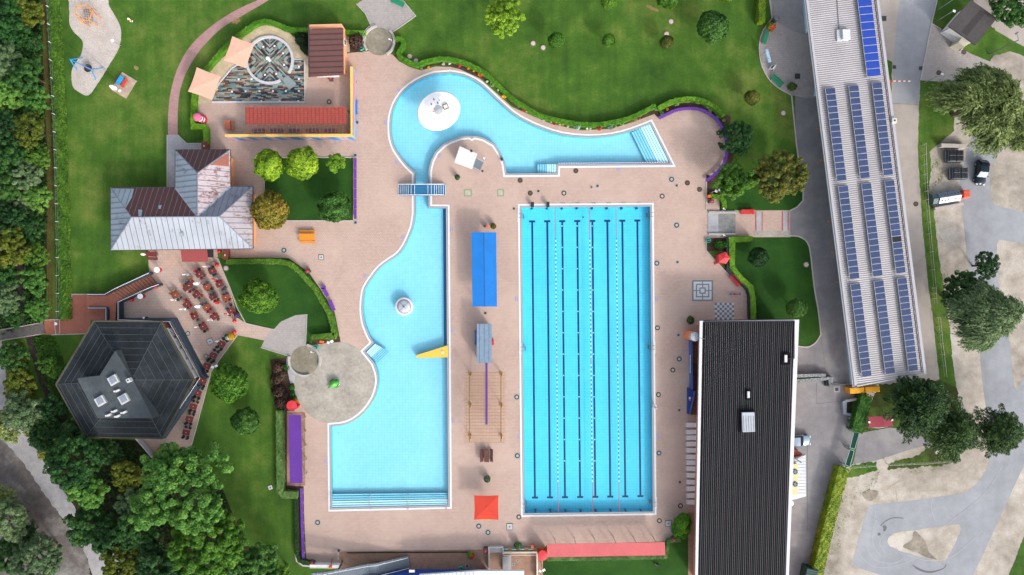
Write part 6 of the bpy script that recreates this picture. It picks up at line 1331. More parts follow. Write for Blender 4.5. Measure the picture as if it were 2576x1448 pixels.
FB=[(T(1,0,1660,690),'green',4),(T(1,0,1730,672),'yellow',4),(T(1,0,1880,640),'white',4.5),(T(1,0,1945,640),'white',4),(T(1,0,2040,660),'red',5.5),(T(1,0,2132,685),'yellow',3.5),(T(1,0,2190,712),'yellow',3),(T(1,0,2258,745),'orange',7),(T(1,0,2325,820),'white',3.5),(T(1,0,2385,850),'green',8),(T(1,0,2435,905),'white',3),(T(1,0,2490,965),'yellow',6.5),
(T(2,0,70,1072),'white',3),(T(2,0,120,1105),'red',6),(T(2,0,146,1118),'white',3),(T(2,0,275,1180),'white',3.5),(T(2,0,325,1203),'white',4),(T(2,0,398,1225),'white',3.5),(T(2,0,425,1240),'red',5),(T(2,0,482,1252),'white',3.5),(T(2,0,515,1255),'yellow',3.5),(T(2,0,560,1270),'white',3.8),(T(2,0,650,1280),'blueg',10),(T(2,0,755,1290),'white',3.5),(T(2,0,790,1290),'white',3.5),(T(2,0,870,1293),'red',8),(T(2,0,985,1275),'blueg',8),(T(2,0,1040,1270),'green',4),(T(2,0,1105,1248),'green',6),(T(2,0,1210,1215),'red',4),(T(2,0,1245,1205),'green',5),(T(2,0,1275,1190),'red',4.5),
(T(2,0,1450,1095),'green',6),(T(2,0,1500,1140),'green',6),(T(2,0,1560,1100),'yellow',4),(T(2,0,1655,1050),'green',6.5),(T(2,0,1765,1020),'green',7),(T(2,0,1865,1025),'green',6.5),(T(2,0,1970,1072),'blueg',5),(T(2,0,2000,1115),'green',6),(T(2,0,2060,1125),'green',6),(T(2,0,2070,1175),'green',6),(T(2,0,2130,1205),'green',5)]
cn={'green':'leafy green plant','yellow':'yellow flowering plant','white':'white flowering plant','red':'red flowering plant','orange':'orange flowering clump','blueg':'blue green grassy plant','violet':'violet plant'}
seen={}
for (p,c,r) in FB:
    beds='behind the purple bench wall' if p[0]>1650 else ('in the bed below the big lawn' if p[0]>1290 else 'in the bed above the mushroom')
    seen.setdefault((c,beds),[]).append((p,r))
ordn=['first','second','third','fourth','fifth','sixth','seventh','eighth','ninth','tenth','eleventh','twelfth']
for (c,beds),it in seen.items():
    for i,(p,r) in enumerate(it): plant(p[0],p[1],r*1.15,fc[c],f'{cn[c]}'+(f', {ordn[i]} from the left,' if len(it)>1 else '')+f' {beds}','flowering plants in the soil beds','flower_plant',kind='plant')
# ---------------- deck furniture ----------------
def bench(p,ang,l,w,mat,label,back=True,group=None,h=.45):
    w_=W(p); s=empty('bench',(w_.x,w_.y,0),label,'bench',group,R(ang)); 
    mb=MB(); 
    for k in range(4): mb.bbox((0,-w/2+w*(k+.5)/4,h),(l,w/4-.02,.05),.01)
    mb.build('seat',mat,s)
    if back:
        mb=MB(); 
        for k in range(2): mb.box((0,w/2+.05+.03*k,h+.15+.2*k),(l,.05,.13),rx=R(-12))
        mb.build('backrest',mat,s)
    for x in(-l*.42,l*.42): mb=MB(); mb.box((x,0,h/2),(.07,w,h-.04)); mb.bar((x,w/2+.02,.1),(x,w/2+.12,h+.45),.05,.05); mb.build('leg',steeld,s)
    return s
red=M('bench_red','c8262e',.45,.05,2); grn=M('bench_green','128a62',.45,.05,2); blu=M('bench_brightblue','1f6fc4',.45,.05,2); purp=M('bench_purple','6a35a0',.55,.06,2,obj=False)
bench(T(2,1,2360,693),0,2.25,.62,red,'bright red bench along the wall of the entrance path')
bench(T(2,1,2232,1375),-50,2.2,.62,red,'red slatted bench against the black wall near the game boards')
bench(T(1,0,1427,42),-25,2.3,.62,grn,'green bench on the cobbled fan at the top edge')
bench(Z(2200,0,4.527)(185,512),75,2.2,.6,grn,'green bench beside the red flower tub on the entrance plaza')
bench(Z(2200,0,4.527)(328,1092),-42,2.2,.6,grn,'green bench beside the terracotta tub on the entrance plaza',group=None)
bench(T(2,3,1642,945),60,2.3,.62,blu,'bright blue bench leaning towards the dark conical shrub')
bench(T(1,0,1006,1087),90,2.35,.62,blu,'blue bench against the outside of the yellow mural wall',back=False)
bench(T(0,1,2332,335),90,2.4,.5,blu,'blue bench at the right wall of the pavilion wing',back=False)
bench(T(1,2,2212,498),90,2.3,.4,blu,'blue bench fixed along the left side of the grey blue cabin',back=False)
def longbench(pts,w,label,seg):
    s=thing('bench',W(pts[len(pts)//2]),label,'bench'); P=[W(p,.5) for p in pts]; P=[Vector((p.x,p.y)) for p in P]; L_=[0]
    for i in range(1,len(P)): L_.append(L_[-1]+(P[i]-P[i-1]).length)
    def at(t):
        for i in range(1,len(P)):
            if t<=L_[i]+1e-6: return P[i-1].lerp(P[i],(t-L_[i-1])/(L_[i]-L_[i-1]))
        return P[-1]
    for k in range(seg):
        a=L_[-1]*k/seg+.03; b=L_[-1]*(k+1)/seg-.03; mb=MB(); strip(mb,[at(a+(b-a)*j/3) for j in range(4)],w,.42,.5); mb.build('seat',purp,s)
        p=at((a+b)/2); mb=MB(); mb.box((p.x,p.y,.21),(.3,.3,.42)); mb.build('leg',concg,s)
longbench(T(1,1,997,142,997,757),.42,'straight purple bench along the right side of the small square lawn',6)
longbench(cr(L(1657,298,1678.5,288,1701,277.6,1726,274,1751,274,1776,282,1801,299.5,1815,320,1823.6,342,1828,362,1828.6,385,1823.6,407,1808.6,430,1791,445,1776,456),2),.5,'long curved purple bench wall around the right end of the deck',16)
longbench(L(758,1229,760,1320,763,1407),.45,'straight purple bench along the left border of the deck below the purple canopy',7)
longbench(T(1,1,650,1440,690,1448)+T(1,2,672,0,720,85),.6,'upper short purple bench beside the curved hedge',2)
longbench(T(1,2,738,125,785,232),.6,'lower short purple bench beside the curved hedge',2)
# picnic tables
def picnic(p,ang,l,w,mat,label,b1=None,b2=None,backs=False,mb1=None,mb2=None):
    w_=W(p); s=empty('picnic_table',(w_.x,w_.y,0),label,'picnic table',None,R(ang)); mb=MB()
    for k in range(4): mb.bbox((0,-w/2+w*(k+.5)/4,.74),(l,w/4-.012,.05),.008)
    mb.build('tabletop',mat,s)
    for d,m_ in ((b1,mb1 or mat),(b2,mb2 or mat)):
        if d is None: continue
        mb=MB(); 
        for k in(-1,1): mb.bbox((0,d+k*.11,.45),(l,.2,.05),.008)
        if backs: mb.box((0,d+(.26 if d>0 else -.26),.7),(l,.05,.3),rx=R(-15 if d>0 else 15))
        mb.build('bench_seat',m_,s)
        for x in(-l*.4,l*.4): mb=MB(); mb.box((x,d,.22),(.06,.3,.42)); mb.build('leg',steeld,s)
    for x in(-l*.38,l*.38): mb=MB(); mb.box((x,0,.36),(.08,w*.7,.7)); mb.build('leg',steeld,s)
    return s
org=M('table_orange','e39024',.5,.06,3); brn=M('table_brown','5e352c',.55,.1,3,stretch=(1,8,1)); trc=M('table_terracotta','b8674a',.55,.06,3)
picnic(T(1,1,527,938),0,2.55,1.05,org,'bright orange picnic table with two benches on the deck',.85,-.85)
picnic(T(1,3,2319,237),90,2.05,.82,brn,'dark brown picnic table with backed benches between the pools',.72,-.72,True)
picnic(T(0,0,2305,1270),90,1.55,.88,trc,'terracotta picnic table left of the red pergola',None,-.72)
picnic(T(0,1,1545,1110),-3,1.75,.75,M('table_wine','6e2c2e',.55,.08,3),'wine red picnic table under the lower left pavilion eave',None,-.75)
# playground pad
q_=[W(p) for p in T(0,0,1228,727,1377,817,1268,995,1118,905)]; mb=MB(); mb.prism([(p.x,p.y) for p in q_],0,.06); mb.build('paved_pad',paver('pad_paver',('c2ab98','b39c8a'),'8c7a6c',.5,.5,rot=33),label='square paved pad on the play lawn carrying the blue picnic table',cat='paved pad')
picnic(Z(200,0,4.827)(760,1158),58,1.55,.7,M('table_cyan','1f9ad8',.5,.05,3),'blue topped picnic table with one red and one purple bench on the play lawn',.5,-.72,False,M('bench_plum','7a1f4a',.5,.05,3),M('bench_scarlet','d8392f',.5,.05,3))
# parasols
def closed_parasol(p,label,col,h=2.5,group=None,basec=None,br=.25,fat=.16,name='parasol'):
    w_=W(p); s=empty(name,(w_.x,w_.y,0),label,'parasol',group)
    mb=MB(); mb.lathe((0,0,0),[(br,0),(br,.08),(.06,.12)],18); mb.build('base',basec or wh,s)
    mb=MB(); mb.tube([(0,0,.1),(0,0,h)],.03,8); mb.build('pole',steel,s)
    mb=MB(); n=16; vs=[]; prof=[(.35,.55),(.55,1.0),(.75,.9),(.92,.45),(1.0,.12)]
    for i,(t_,r_) in enumerate(prof):
        for k in range(n): a=2*math.pi*k/n; rr=fat*r_*(1+.28*(k%2)); vs.append((rr*math.cos(a),rr*math.sin(a),h*t_))
    mb.add(vs,[(i*n+k,i*n+(k+1)%n,(i+1)*n+(k+1)%n,(i+1)*n+k) for i in range(len(prof)-1) for k in range(n)]+[tuple(range(n))[::-1],tuple((len(prof)-1)*n+k for k in range(n))]); mb.build('folded_canopy',col,s); return s
def open_parasol(p,ang,a,b,mat,label,h=2.6,rise=.1,polem=None):
    c=W(p,h); s=empty('parasol',(c.x,c.y,0),label,'parasol',None,R(ang)); mb=MB()
    vs=[]; n=6
    cs=[(-a/2,-b/2),(a/2,-b/2),(a/2,b/2),(-a/2,b/2)]
    for i in range(4):
        A,B=cs[i],cs[(i+1)%4]; vs=[]; fs=[]
        for j in range(n+1):
            f=j/n
            for k in range(7):
                g=k/6; x=(A[0]+(B[0]-A[0])*g)*f; y=(A[1]+(B[1]-A[1])*g)*f; sag=-.02*math.sin(math.pi*g)*f; pin=1-.04*math.sin(math.pi*g)*f**2
                vs.append((x*pin,y*pin,h+rise*(1-f**1.3)+sag*2-.02*abs(g-.5)*0))
        fs=[(j*7+k,(j+1)*7+k,(j+1)*7+k+1,j*7+k+1) for j in range(n) for k in range(6)]; mb.add(vs,fs)
    cn_=mb.build('canopy',mat,s); cn_.data.polygons.foreach_set('use_smooth',[True]*len(cn_.data.polygons))
    mb=MB(); mb.tube([(0,0,0),(0,0,h+rise)],.05,8); mb.build('pole',polem or steel,s)
    for i,(x,y) in enumerate(cs+[(0,b/2),(0,-b/2),(a/2,0),(-a/2,0)]): mb=MB(); mb.bar((0,0,h+rise-.06),(x*.97,y*.97,h-.06),.03,.04); mb.build('rib',steel,s)
    mb=MB(); mb.box((0,0,.06),(.9,.9,.12)); mb.build('base',concg,s)
    mb=MB(); pts=[(.35*math.cos(R(a_)),.35*math.sin(R(a_)),h+rise+.02) for a_ in range(0,361,45)]; mb.lathe((0,0,h+rise-.06),[(.38,0),(.3,.06),(.05,.1)],12); mb.build('vent_cap',mat,s)
    return s
peach=M('cloth_peach','e6b29c',.85,.05,1.5); pred=M('cloth_red','c93a26',.85,.05,1.5)
open_parasol(T(0,0,2402,528),-20,3.75,4.1,peach,'upper peach coloured square parasol touching the round slate pool',2.6)
open_parasol(T(0,0,2055,845),-20,4.1,4.1,peach,'lower peach coloured square parasol over the hedge beside the slate pool',2.6)
open_parasol(T(1,3,2315,768),0,3.9,3.9,pred,'large square red parasol below the brown picnic table',2.7)
w_=W(T(1,3,2310,880)); s=empty('bench',(w_.x,w_.y+.2,0),'yellow bench end peeking out under the red parasol','bench'); mb=MB(); mb.bbox((0,0,.45),(1.7,.45,.06),.01); mb.build('seat',M('bench_yellow','e0a83a',.5,.06,3),s); mb=MB(); mb.box((-.7,0,.22),(.08,.4,.42)); mb.build('leg',steeld,s); mb=MB(); mb.box((.7,0,.22),(.08,.4,.42)); mb.build('leg',steeld,s)
closed_parasol(T(0,0,1205,915),'tall closed white parasol at the corner of the paved play pad',whc,2.9,fat=.3)
# loungers
lp=proto('sun_lounger','x','sun lounger','white sun loungers along the black roofed building')
mb=MB(); 
for k in range(11): mb.bbox((-.75+k*.13,0,.32),(.1,.62,.03),.006)
for k in range(4): mb.bbox((.65+k*.12,0,.36+k*.05),(.1,.62,.03),.006)
mb.build('slatted_bed',wh,lp)
mb=MB(); 
for y in(-.33,.33): mb.tube([(-.88,y*.85,.3),(-.6,y,.34),(0,y*1.05,.33),(.55,y,.34),(1.1,y*.9,.52)],.035,6)
mb.tube([(-.9,-.28,.3),(-.95,0,.3),(-.9,.28,.3)],.035,6); mb.build('frame',wh,lp)
for x in(-.65,.55):
    for y in(-.28,.28): mb=MB(); mb.tube([(x,y,0),(x,y,.32)],.03,6); mb.build('leg',wh,lp)
ly=[1068.9,1086.5,1100.9,1116.6,1132.2,1149.2,1163.4,1178.5,1195,1212.3,1228.5,1245.5,1262.6]
for i,y in enumerate(ly):
    p=(1738.6+i*.12,y); o=inst(lp,W(p),R(rs.uniform(-2,2)),f'white plastic sun lounger, {(ordn+["last"])[i]} of thirteen counted from the timber deck','white sun loungers along the black roofed building')
# ring covers
rd=M('iron_ring','38322f',.6,.12,5); rb=M('ring_brown','6a4d3a',.8,.15,6); rl=M('ring_concrete','b3aca6',.8,.1,6); plate=M('cover_plate','a7a5a5',.8,.06,4)
def cover(p,label,brown=False,pl=False,r=.38,group='round iron ringed covers in the deck'):
    w_=W(p); s=empty('drain_cover',(w_.x,w_.y,.014),label,'drain cover',group)
    if pl: mb=MB(); mb.box((0,0,.006),(1.05,1.05,.012)); mb.build('surround',plate,s)
    mb=MB(); n=28; mb.add([(r_*math.cos(2*math.pi*k/n),r_*math.sin(2*math.pi*k/n),z) for r_,z in((r+.03,.012),(r,.05),(r*.62,.05),(r*.6,.02)) for k in range(n)],[(i*n+k,i*n+(k+1)%n,(i+1)*n+(k+1)%n,(i+1)*n+k) for i in range(3) for k in range(n)]); mb.build('iron_ring',rd,s)
    mb=MB(); mb.lathe((0,0,.012),[(r*.62,0),(r*.6,.02)],24); mb.build('lid',rb if brown else rl,s)
for p,lb,b,pl in ((T(2,1,82,368),'brown filled ring cover below the small pool steps',1,0),(T(2,1,642,272),'brown speckled ring cover beside the white rimmed notch of the leisure pool',1,0),(T(2,1,184,497),'dark brown ring cover above the left starting block',1,0),(T(2,1,522,497),'pale ring cover above the top rim of the lane pool',0,0),
(T(2,1,1604,358),'ring cover nearest the right tip of the leisure pool',0,1),(T(2,1,1763,394),'brown ring cover between two pale ones near the curved bench',1,0),(T(2,1,1885,459),'ring cover nearest the lower end of the curved purple bench',1,0),(T(2,1,1509,527),'ring cover above the upper right corner of the lane pool',0,0),(T(2,1,1655,819),'ring cover between the lane pool and the square basin',0,1),(T(2,1,1455,1201),'ring cover touching the upper right rim of the lane pool',0,1),
(T(2,2,1462,403),'ring cover at the right rim of the lane pool beside the orange tower',0,0),(T(2,2,1680,715),'right one of two ring covers beside the timber deck',0,1),(T(2,2,1616,826),'left one of two ring covers beside the timber deck',0,0),(T(2,2,1472,1074),'ring cover at the lane pool rim above the white pool seat',0,0),(T(2,2,48,1098),'ring cover at the left rim of the lane pool beside the golden trellis',0,1),
(T(2,3,54,247),'ring cover at the left rim of the lane pool beside the brown table',0,1),(T(2,3,1477,220),'ring cover at the lane pool rim opposite the middle sun loungers',0,1),(T(2,3,1693,750),'ring cover below the last sun lounger',0,0),(T(2,3,1481,900),'ring cover below the lower right corner of the lane pool',0,0),(T(2,3,70,863),'ring cover below the lower left corner of the lane pool',0,0),
(T(1,3,620,918),'lone ring cover left below the leisure pool',0,1),(T(1,3,2239,955),'upper left of two ring covers below the red parasol',0,1),(T(1,3,2332,1018),'lower right of two ring covers below the red parasol',0,1),(T(1,1,281,1070),'ring cover below the orange picnic table',0,1),(T(1,0,735,1027),'ring cover above the right end of the red pergola',0,0),
(T(3,0,1717,735),'ring cover in the grey apron beside the huge willow',1,0),(T(3,0,1967,527),'ring cover at the corner of the white shed',1,0),(T(3,1,1485,605),'ring cover in the service road beside the solar hall',1,0)): cover(p,lb,b,pl)
for p,lb in ((T(2,0,212,440),'left pale disc of two beside the leftmost young tree'),(T(2,0,313,482),'right pale disc of two beside the leftmost young tree'),(T(2,0,1553,345),'violet grey disc touching the browning young tree'),(T(2,0,1598,220),'violet grey disc above the browning young tree'),(T(1,0,1545,572),'upper left lawn disc near the hedge bend by the shower basin'),(T(1,0,1608,615),'lower right lawn disc near the hedge bend by the shower basin'),(T(3,0,153,1140),'cream lawn disc below the entrance plaza'),(T(3,1,383,1215),'cream lawn disc at the right border of the right hand lawn'),(T(0,1,2273,1250),'grey lawn disc beside the terrace corner'),(T(3,3,1700,205),'cream disc in the gravel under the pines')):
    w_=W(p); s=empty('lawn_cover',(w_.x,w_.y,.03),lb,'manhole cover','round concrete covers in the grass'); mb=MB(); mb.lathe((0,0,0),[(.5,0),(.46,.04)],24); mb.build('collar',M('collar_brown','6f6450',.9,.15,5),s); mb=MB(); mb.lathe((0,0,.03),[(.37,0),(.34,.03)],24); mb.build('lid',M('lid_pale','c2b8ac',.8,.08,5),s)
def sq(p,r,mat,label,ang=0,sur=0,name='drain_grate',group='small dark square grates in the deck',z=.03):
    w_=W(p); s=empty(name,(w_.x,w_.y,z-.012),label,'drain grate',group,R(ang)); mb=MB(); mb.box((0,0,.012),(r,r,.03)); mb.build('grate',mat,s)
    if sur: mb=MB(); mb.box((0,0,.004),(sur,sur,.012)); mb.build('surround',plate,s)
gd=M('grate_dark','34363a',.6,.15,9)
for p,r,lb,sur in ((T(2,1,265,476),.34,'dark grate between two ring covers above the lane pool',0),(T(2,1,859,424),.34,'dark grate above the middle of the lane pool',.65),(T(2,1,1655,420),.34,'dark grate between ring covers near the curved bench',.5),(T(2,1,1663,1190),.34,'dark grate right of the upper right rim of the lane pool',.5),(T(2,2,1672,475),.34,'dark grate left of the orange tower',.6),(T(2,2,1681,1230),.34,'dark grate left of the first sun lounger',0),(T(2,3,1687,512),.34,'dark grate left of the lower sun loungers',0),(T(1,2,2306,254),.36,'dark grate between the blue canopy and the cabin',0),(T(1,1,2276,275),.34,'dark grate at the foot of the lifeguard hut stair',0),(T(1,1,999,115),.36,'dark grate above the straight purple bench',.7),(T(1,1,1001,792),.36,'dark grate below the straight purple bench',.7),(T(2,1,18,652),.34,'grey grate left of the upper left corner of the lane pool',0),(T(1,0,1000,828),.36,'dark grate at the foot of the yellow wall above the blue bench',0),
(T(3,0,1163,190),.8,'large dark grate in the road beside the top of the solar hall',0),(T(3,0,295,770),.85,'large dark grate in the entrance plaza',0),(T(3,0,1268,678),.55,'left dark road grate above the barrier',0),(T(3,0,1535,690),.6,'right dark road grate above the barrier',0),(T(3,2,690,1020),.55,'dark grate with pale frame in the yard below the gabion wall',.95)): sq(p,r,gd,lb,0,sur,z=.06 if p[0]>1900 else .03)
for p,a_,r,lb in ((T(1,3,2550,960),0,1.0,'framed square cover right of the two ring covers below the red parasol'),(T(2,3,1570,928),0,.95,'framed square cover left of the blue bench at the lower right'),(T(1,1,657,1142),0,.8,'framed cover below the orange picnic table'),(T(0,2,2112,540),28,.95,'tilted framed square cover in the terrace paving'),(T(1,3,145,567),20,.75,'white square cover in the lawn left of the pale hedge')):
    w_=W(p); s=empty('access_cover',(w_.x,w_.y,.02),lb,'access cover','framed square covers',R(a_)); mb=MB(); mb.box((0,0,.02),(r,r,.03)); mb.build('lid',M('lid_grey2','bdbfc0',.8,.06,5),s)
    mb=MB(); [mb.box((x*r/2,y*r/2,.025),(r if y else .06,r if x else .06,.05)) for x,y in((1,0),(-1,0),(0,1),(0,-1))]; mb.build('frame',gd,s); mb=MB(); mb.box((0,0,.045),(.18,.18,.03)); mb.build('handle_well',gd,s)
for p,lb in ((T(0,2,1890,460),'upper dark ring inlaid in the terrace paving'),(T(0,2,2071,687),'lower dark ring inlaid in the terrace paving')):
    w_=W(p); s=empty('access_cover',(w_.x,w_.y,.02),lb,'access cover','dark rings in the terrace'); mb=MB(); mb.tube([(.33*math.cos(R(a_)),.33*math.sin(R(a_)),.02) for a_ in range(0,361,20)],.05,5); mb.build('ring',gd,s); mb=MB(); mb.cyl((0,0,0),.3,.02,20); mb.build('lid',rl,s)
for i,p in enumerate(T(1,1,2130,493,2458,492)):
    w_=W(p); mb=MB(); mb.box((w_.x,w_.y,.02),(1.35-.2*i,1.2,.02)); mb.box((w_.x,w_.y,.026),(.9-.2*i,.8,.02),0,1); mb.build('pebble_mosaic',[M('mosaic_green','8f9a80',.9,.25,9),M('mosaic_pale','b5b19c',.9,.3,9)],label=['left','right'][i]+' square of pebble mosaic in the deck right of the footbridge',cat='mosaic')
# depth signs
dm=M('sign_violet','8a8ac0',.8,.1,6)
# litter bins (red lid on dark base), planters etc.
def bin_(p,ang,label,group='red lidded litter bins'):
    w_=W(p); s=empty('litter_bin',(w_.x,w_.y,0),label,'litter bin',group,R(ang)); mb=MB(); mb.bbox((0,0,.4),(.75,.55,.8),.04); mb.build('body',M('bin_dark','4a4448',.6,.1,4),s); mb=MB(); mb.lathe((0,0,.8),[(.24,0),(.22,.1),(.08,.16)],14); mb.build('lid',red,s)
for p,a_,lb in ((T(2,1,1993,583),0,'litter bin with red lid in the small paved corner beside the square basin'),(T(1,1,530,1282),25,'litter bin with red lid on the curved hedge border'),(T(1,3,575,1307),-20,'litter bin with red lid beside the low white wall'),(T(1,3,2306,1182),90,'litter bin with red lid beside the short grey stair'),(T(2,3,1617,1073),-55,'litter bin with red lid under the conical shrub'),(T(1,0,762,800),90,'litter bin with red lid at the front of the brown kiosk')): bin_(p,a_,lb)
def pot(p,r,label,col,tint,h=.55,fl=None):
    w_=W(p); s=empty('flower_pot',(w_.x,w_.y,0),label,'flower pot',None); WB[s.name]=(0,0,0); mb=MB(); mb.lathe((0,0,0),[(r*.7,0),(r,h),(r*.92,h),(r*.9,h-.05)],18); mb.build('pot',col,s)
    for nm_,t_,rr,dz,off in [('plant',tint,r*1.15,.25,0)]+([('blossom',fl,r*1.0,.35,.15*r)] if fl is not None else []):
        o=bpy.data.objects.new(nm_,kindmesh('bush',0,t_)); COL.objects.link(o); o.parent=s; o.location=(off,-off,h+dz); o.scale=[rr/.6]*3; o.rotation_euler=(0,0,rs.rand()*6)
    return s
tc=M('terracotta','c9896a',.8,.08,3); pl=M('pot_pale','c8bfb4',.8,.08,3); vio=M('pot_violet','5a2f8a',.5,.08,3)
pot(T(2,2,1782,325),.55,'cream hexagonal pot with leafy green plant above the orange tower',pl,'wood',.6)
pot(T(1,1,2387,832),.42,'round clipped green pot plant above the blue canopy',tc,'olive',.5)
pot(T(1,1,2027,342),.38,'purple pot with green plant beside the lifeguard hut',vio,'park',.5)
pot(T(1,3,2325,470),.5,'stone pot with small plant between the brown table and the red parasol',pl,'grey',.5)
pot(T(1,3,2160,1232),.5,'pot with orange red flowers at the end of the black rail',tc,'hedge',.5,fc['red'])
pot(T(2,3,55,1130),.52,'pale pot with bushy green plant above the painted low wall',pl,'park',.5)
pot(Z(2200,0,4.527)(240,375),.6,'round tub with bright red flowers on the entrance plaza',tc,'hedge',.5,fc['orange'])
pot(Z(2200,0,4.527)(520,1170),.6,'terracotta tub with green plant on the entrance plaza',tc,'park',.5)
pot(Z(520,930,12.88)(2090,710),.5,'tub overflowing with yellow flowers at the terrace corner',tc,fc['yellow'],.4); pot(Z(520,930,12.88)(1940,750),.42,'tub of white flowered greenery at the terrace corner',tc,'park',.4,fc['white'])
pot(Z(420,740,7.576)(2112,1400),.4,'pot with violet blue flowers at the right edge of the terrace',tc,fc['violet'],.4)
def ball(p,r,label,group='red ball shaped planters on the terrace'):
    w_=W(p); s=empty('ball_planter',(w_.x,w_.y,0),label,'planter',group); mb=MB(); mb.lathe((0,0,0),[(r*.6,0),(r*.95,.2),(r,.4),(r*.85,.62),(r*.55,.72)],18); o=mb.build('shell',M('gloss_red','c4141e',.25,.04,2),s); o.data.polygons.foreach_set('use_smooth',[True]*len(o.data.polygons)); mb=MB(); mb.cyl((0,0,.68),r*.5,.03,14); mb.build('opening',M('opening_dark','5a1016',.6,.05,3),s)
A_Z=Z(420,740,7.576); B_Z=Z(520,930,12.88)
for p,lb in ((A_Z(1655,283),'red ball planter at the upper right terrace corner'),(A_Z(302,775),'red ball planter at the foot of the brick stair'),(B_Z(2185,135),'red ball planter below the violet flower pot'),(B_Z(2180,550),'red ball planter above the yellow flower tub'),(T(0,2,1338,120),'red ball planter by the wall near the white high table'),(T(0,1,2213,1080),'red ball planter under the pavilion eave')): ball(p,.3,lb)
# orange/other small things
def small(name,p,size,mat,label,cat,ang=0,lid=None):
    w_=W(p); s=empty(name,(w_.x,w_.y,0),label,cat,None,R(ang)); mb=MB(); mb.bbox((0,0,size[2]/2),size,min(size)*.12); mb.build('body',mat,s); mb=MB(); mb.bbox((0,0,size[2]+.03),(size[0]*1.06,size[1]*1.06,.06),.015); mb.build('lid',lid or mat,s); return s
orb=M('box_orange','ee6a2c',.5,.06,3)
small('waste_box',T(1,1,2322,832),(.34,.34,.7),orb,'small orange box beside the clipped pot plant','box'); small('waste_box',T(1,1,2300,832),(.3,.3,.6),gd,'small black box beside the small orange box','box')
small('waste_box',T(2,3,205,1145),(.42,.5,.7),orb,'small orange box right of the bushy pale pot','box'); small('waste_box',T(2,1,1973,533),(.5,.45,.7),orb,'orange box in the bed under the shower head','box',10)
small('waste_box',T(1,2,667,540),(.6,.35,.5),orb,'orange box in the bed beside the round basin','box',-10)
small('life_box',T(1,1,2470,158),(.4,.45,.4),gd,'small black box on the white pool rim right of the lifeguard hut','box',20)
s=small('hose_reel',T(1,2,2382,547),(.3,.75,.9),red,'red box on the right side of the grey blue cabin','box')
w_=W(T(1,3,768,1338)); s=empty('rescue_board',(w_.x,w_.y,0),'orange fin shaped object standing on the low white wall','rescue float'); mb=MB(); mb.bbox((0,0,1.05),(.5,.4,.3),.08); mb.build('body',orb,s); mb=MB(); mb.tube([(0,.2,.9),(.05,1.1,.2)],.08,6); mb.build('handle',M('handle_brown','9a5a3c',.6,.08,3),s)
# teal hose reels
tl=M('hose_teal','2aa890',.5,.06,3)
for p,lb in ((T(1,3,2058,1378),'teal hose reel beside the blue wall at the bottom'),(T(2,1,1970,972),'teal hose reel at the bed below the square basin'),(T(1,0,1060,490),'teal hose reel beside the top shower basin'),(T(1,2,605,597),'green hose reel beside the lower round shower basin')):
    w_=W(p); s=empty('hose_reel',(w_.x,w_.y,0),lb,'hose reel','teal hose reels'); mb=MB()
    for z in(.1,.2,.3): mb.tube([(.36*math.cos(R(a_)),.33*math.sin(R(a_)),z) for a_ in range(0,361,20)],.08,6)
    mb.build('hose',tl,s); mb=MB(); mb.cyl((0,0,0),.08,.5,8); mb.box((0,0,.5),(.5,.06,.05)); mb.build('spindle',steel,s)
# red cylinder seats / slides
def drum(p,h,r,label,back):
    b=W(p); s=empty('drum_seat',(b.x,b.y,0),label,'play drum',None); mb=MB(); n=28
    ang=[a_ for a_ in range(0,361,12) if not(back-55<a_<back+55 or back-55<a_-360<back+55 or back-55<a_+360<back+55)]
    ang=sorted(ang,key=lambda a_:(a_-back)%360); pts=[(r*math.cos(R(a_)),r*math.sin(R(a_))) for a_ in ang]; strip(mb,pts,.06,0,h); mb.build('shell',M('drum_red','c0252c',.5,.05,2),s)
    mb=MB(); mb.lathe((0,0,h),[(r+.05,0),(r+.05,.06),(.05,.14)],28); mb.build('lid',M('drum_lid','d63540',.5,.05,2),s)
    mb=MB(); mb.cyl((0,0,.35),r-.05,.08,24); mb.build('seat',orb,s); mb=MB(); 
    for k in(-1,0,1): mb.box((k*.15,r*.6*math.sin(R(back)),.5),(.06,.3,.5)); 
    mb.build('stripe',M('stripe_yellow','e0b040',.5,.05,2),s)
drum((1364,1385),2.1,.78,'red drum shaped shelter with round lid at the left end of the salmon canopy',90)
drum((744,1016),2.0,.78,'red drum shaped shelter with round lid above the purple canopy',45)
w_=W((1812,651)); s=empty('play_hut',(w_.x,w_.y,0),'red faceted play hut on the deck beside the black wall','play hut',None); mb=MB()
c6=[(.95*math.cos(R(a_+8)),.95*math.sin(R(a_+8))) for a_ in range(0,360,72)]; mb.lathe((0,0,1.9),[(1.0,0),(.05,.35)],5); mb.build('roof',M('hut_red','d8343c',.5,.05,2),s); mb=MB()
for i in (0,1,2,3): a,b=c6[i],c6[(i+1)%5]; strip(mb,[a,b],.06,0,1.9)
mb.build('wall',M('drum_red','c0252c'),s); mb=MB(); mb.box((-.6,-.75,.12),(.8,.25,.24),.5); mb.build('step',red,s)
# spring rocker
w_=W(T(2,2,2238,64)); s=thing('seesaw',w_,'little red seesaw rocker with blue handles above the chess board','seesaw'); mb=MB(); mb.box((w_.x,w_.y,.5),(1.3,.16,.1)); mb.build('beam',red,s)
for d_ in(-.85,.65): mb=MB(); mb.box((w_.x+d_,w_.y,.55),(.3,.3,.1)); mb.tube([(w_.x+d_,w_.y-.25,.8),(w_.x+d_,w_.y+.25,.8)],.04,6); mb.build('rocker_seat',blu,s)
mb=MB(); mb.lathe((w_.x,w_.y,0),[(.18,0),(.12,.25),(.1,.48)],12); mb.build('spring',gd,s)
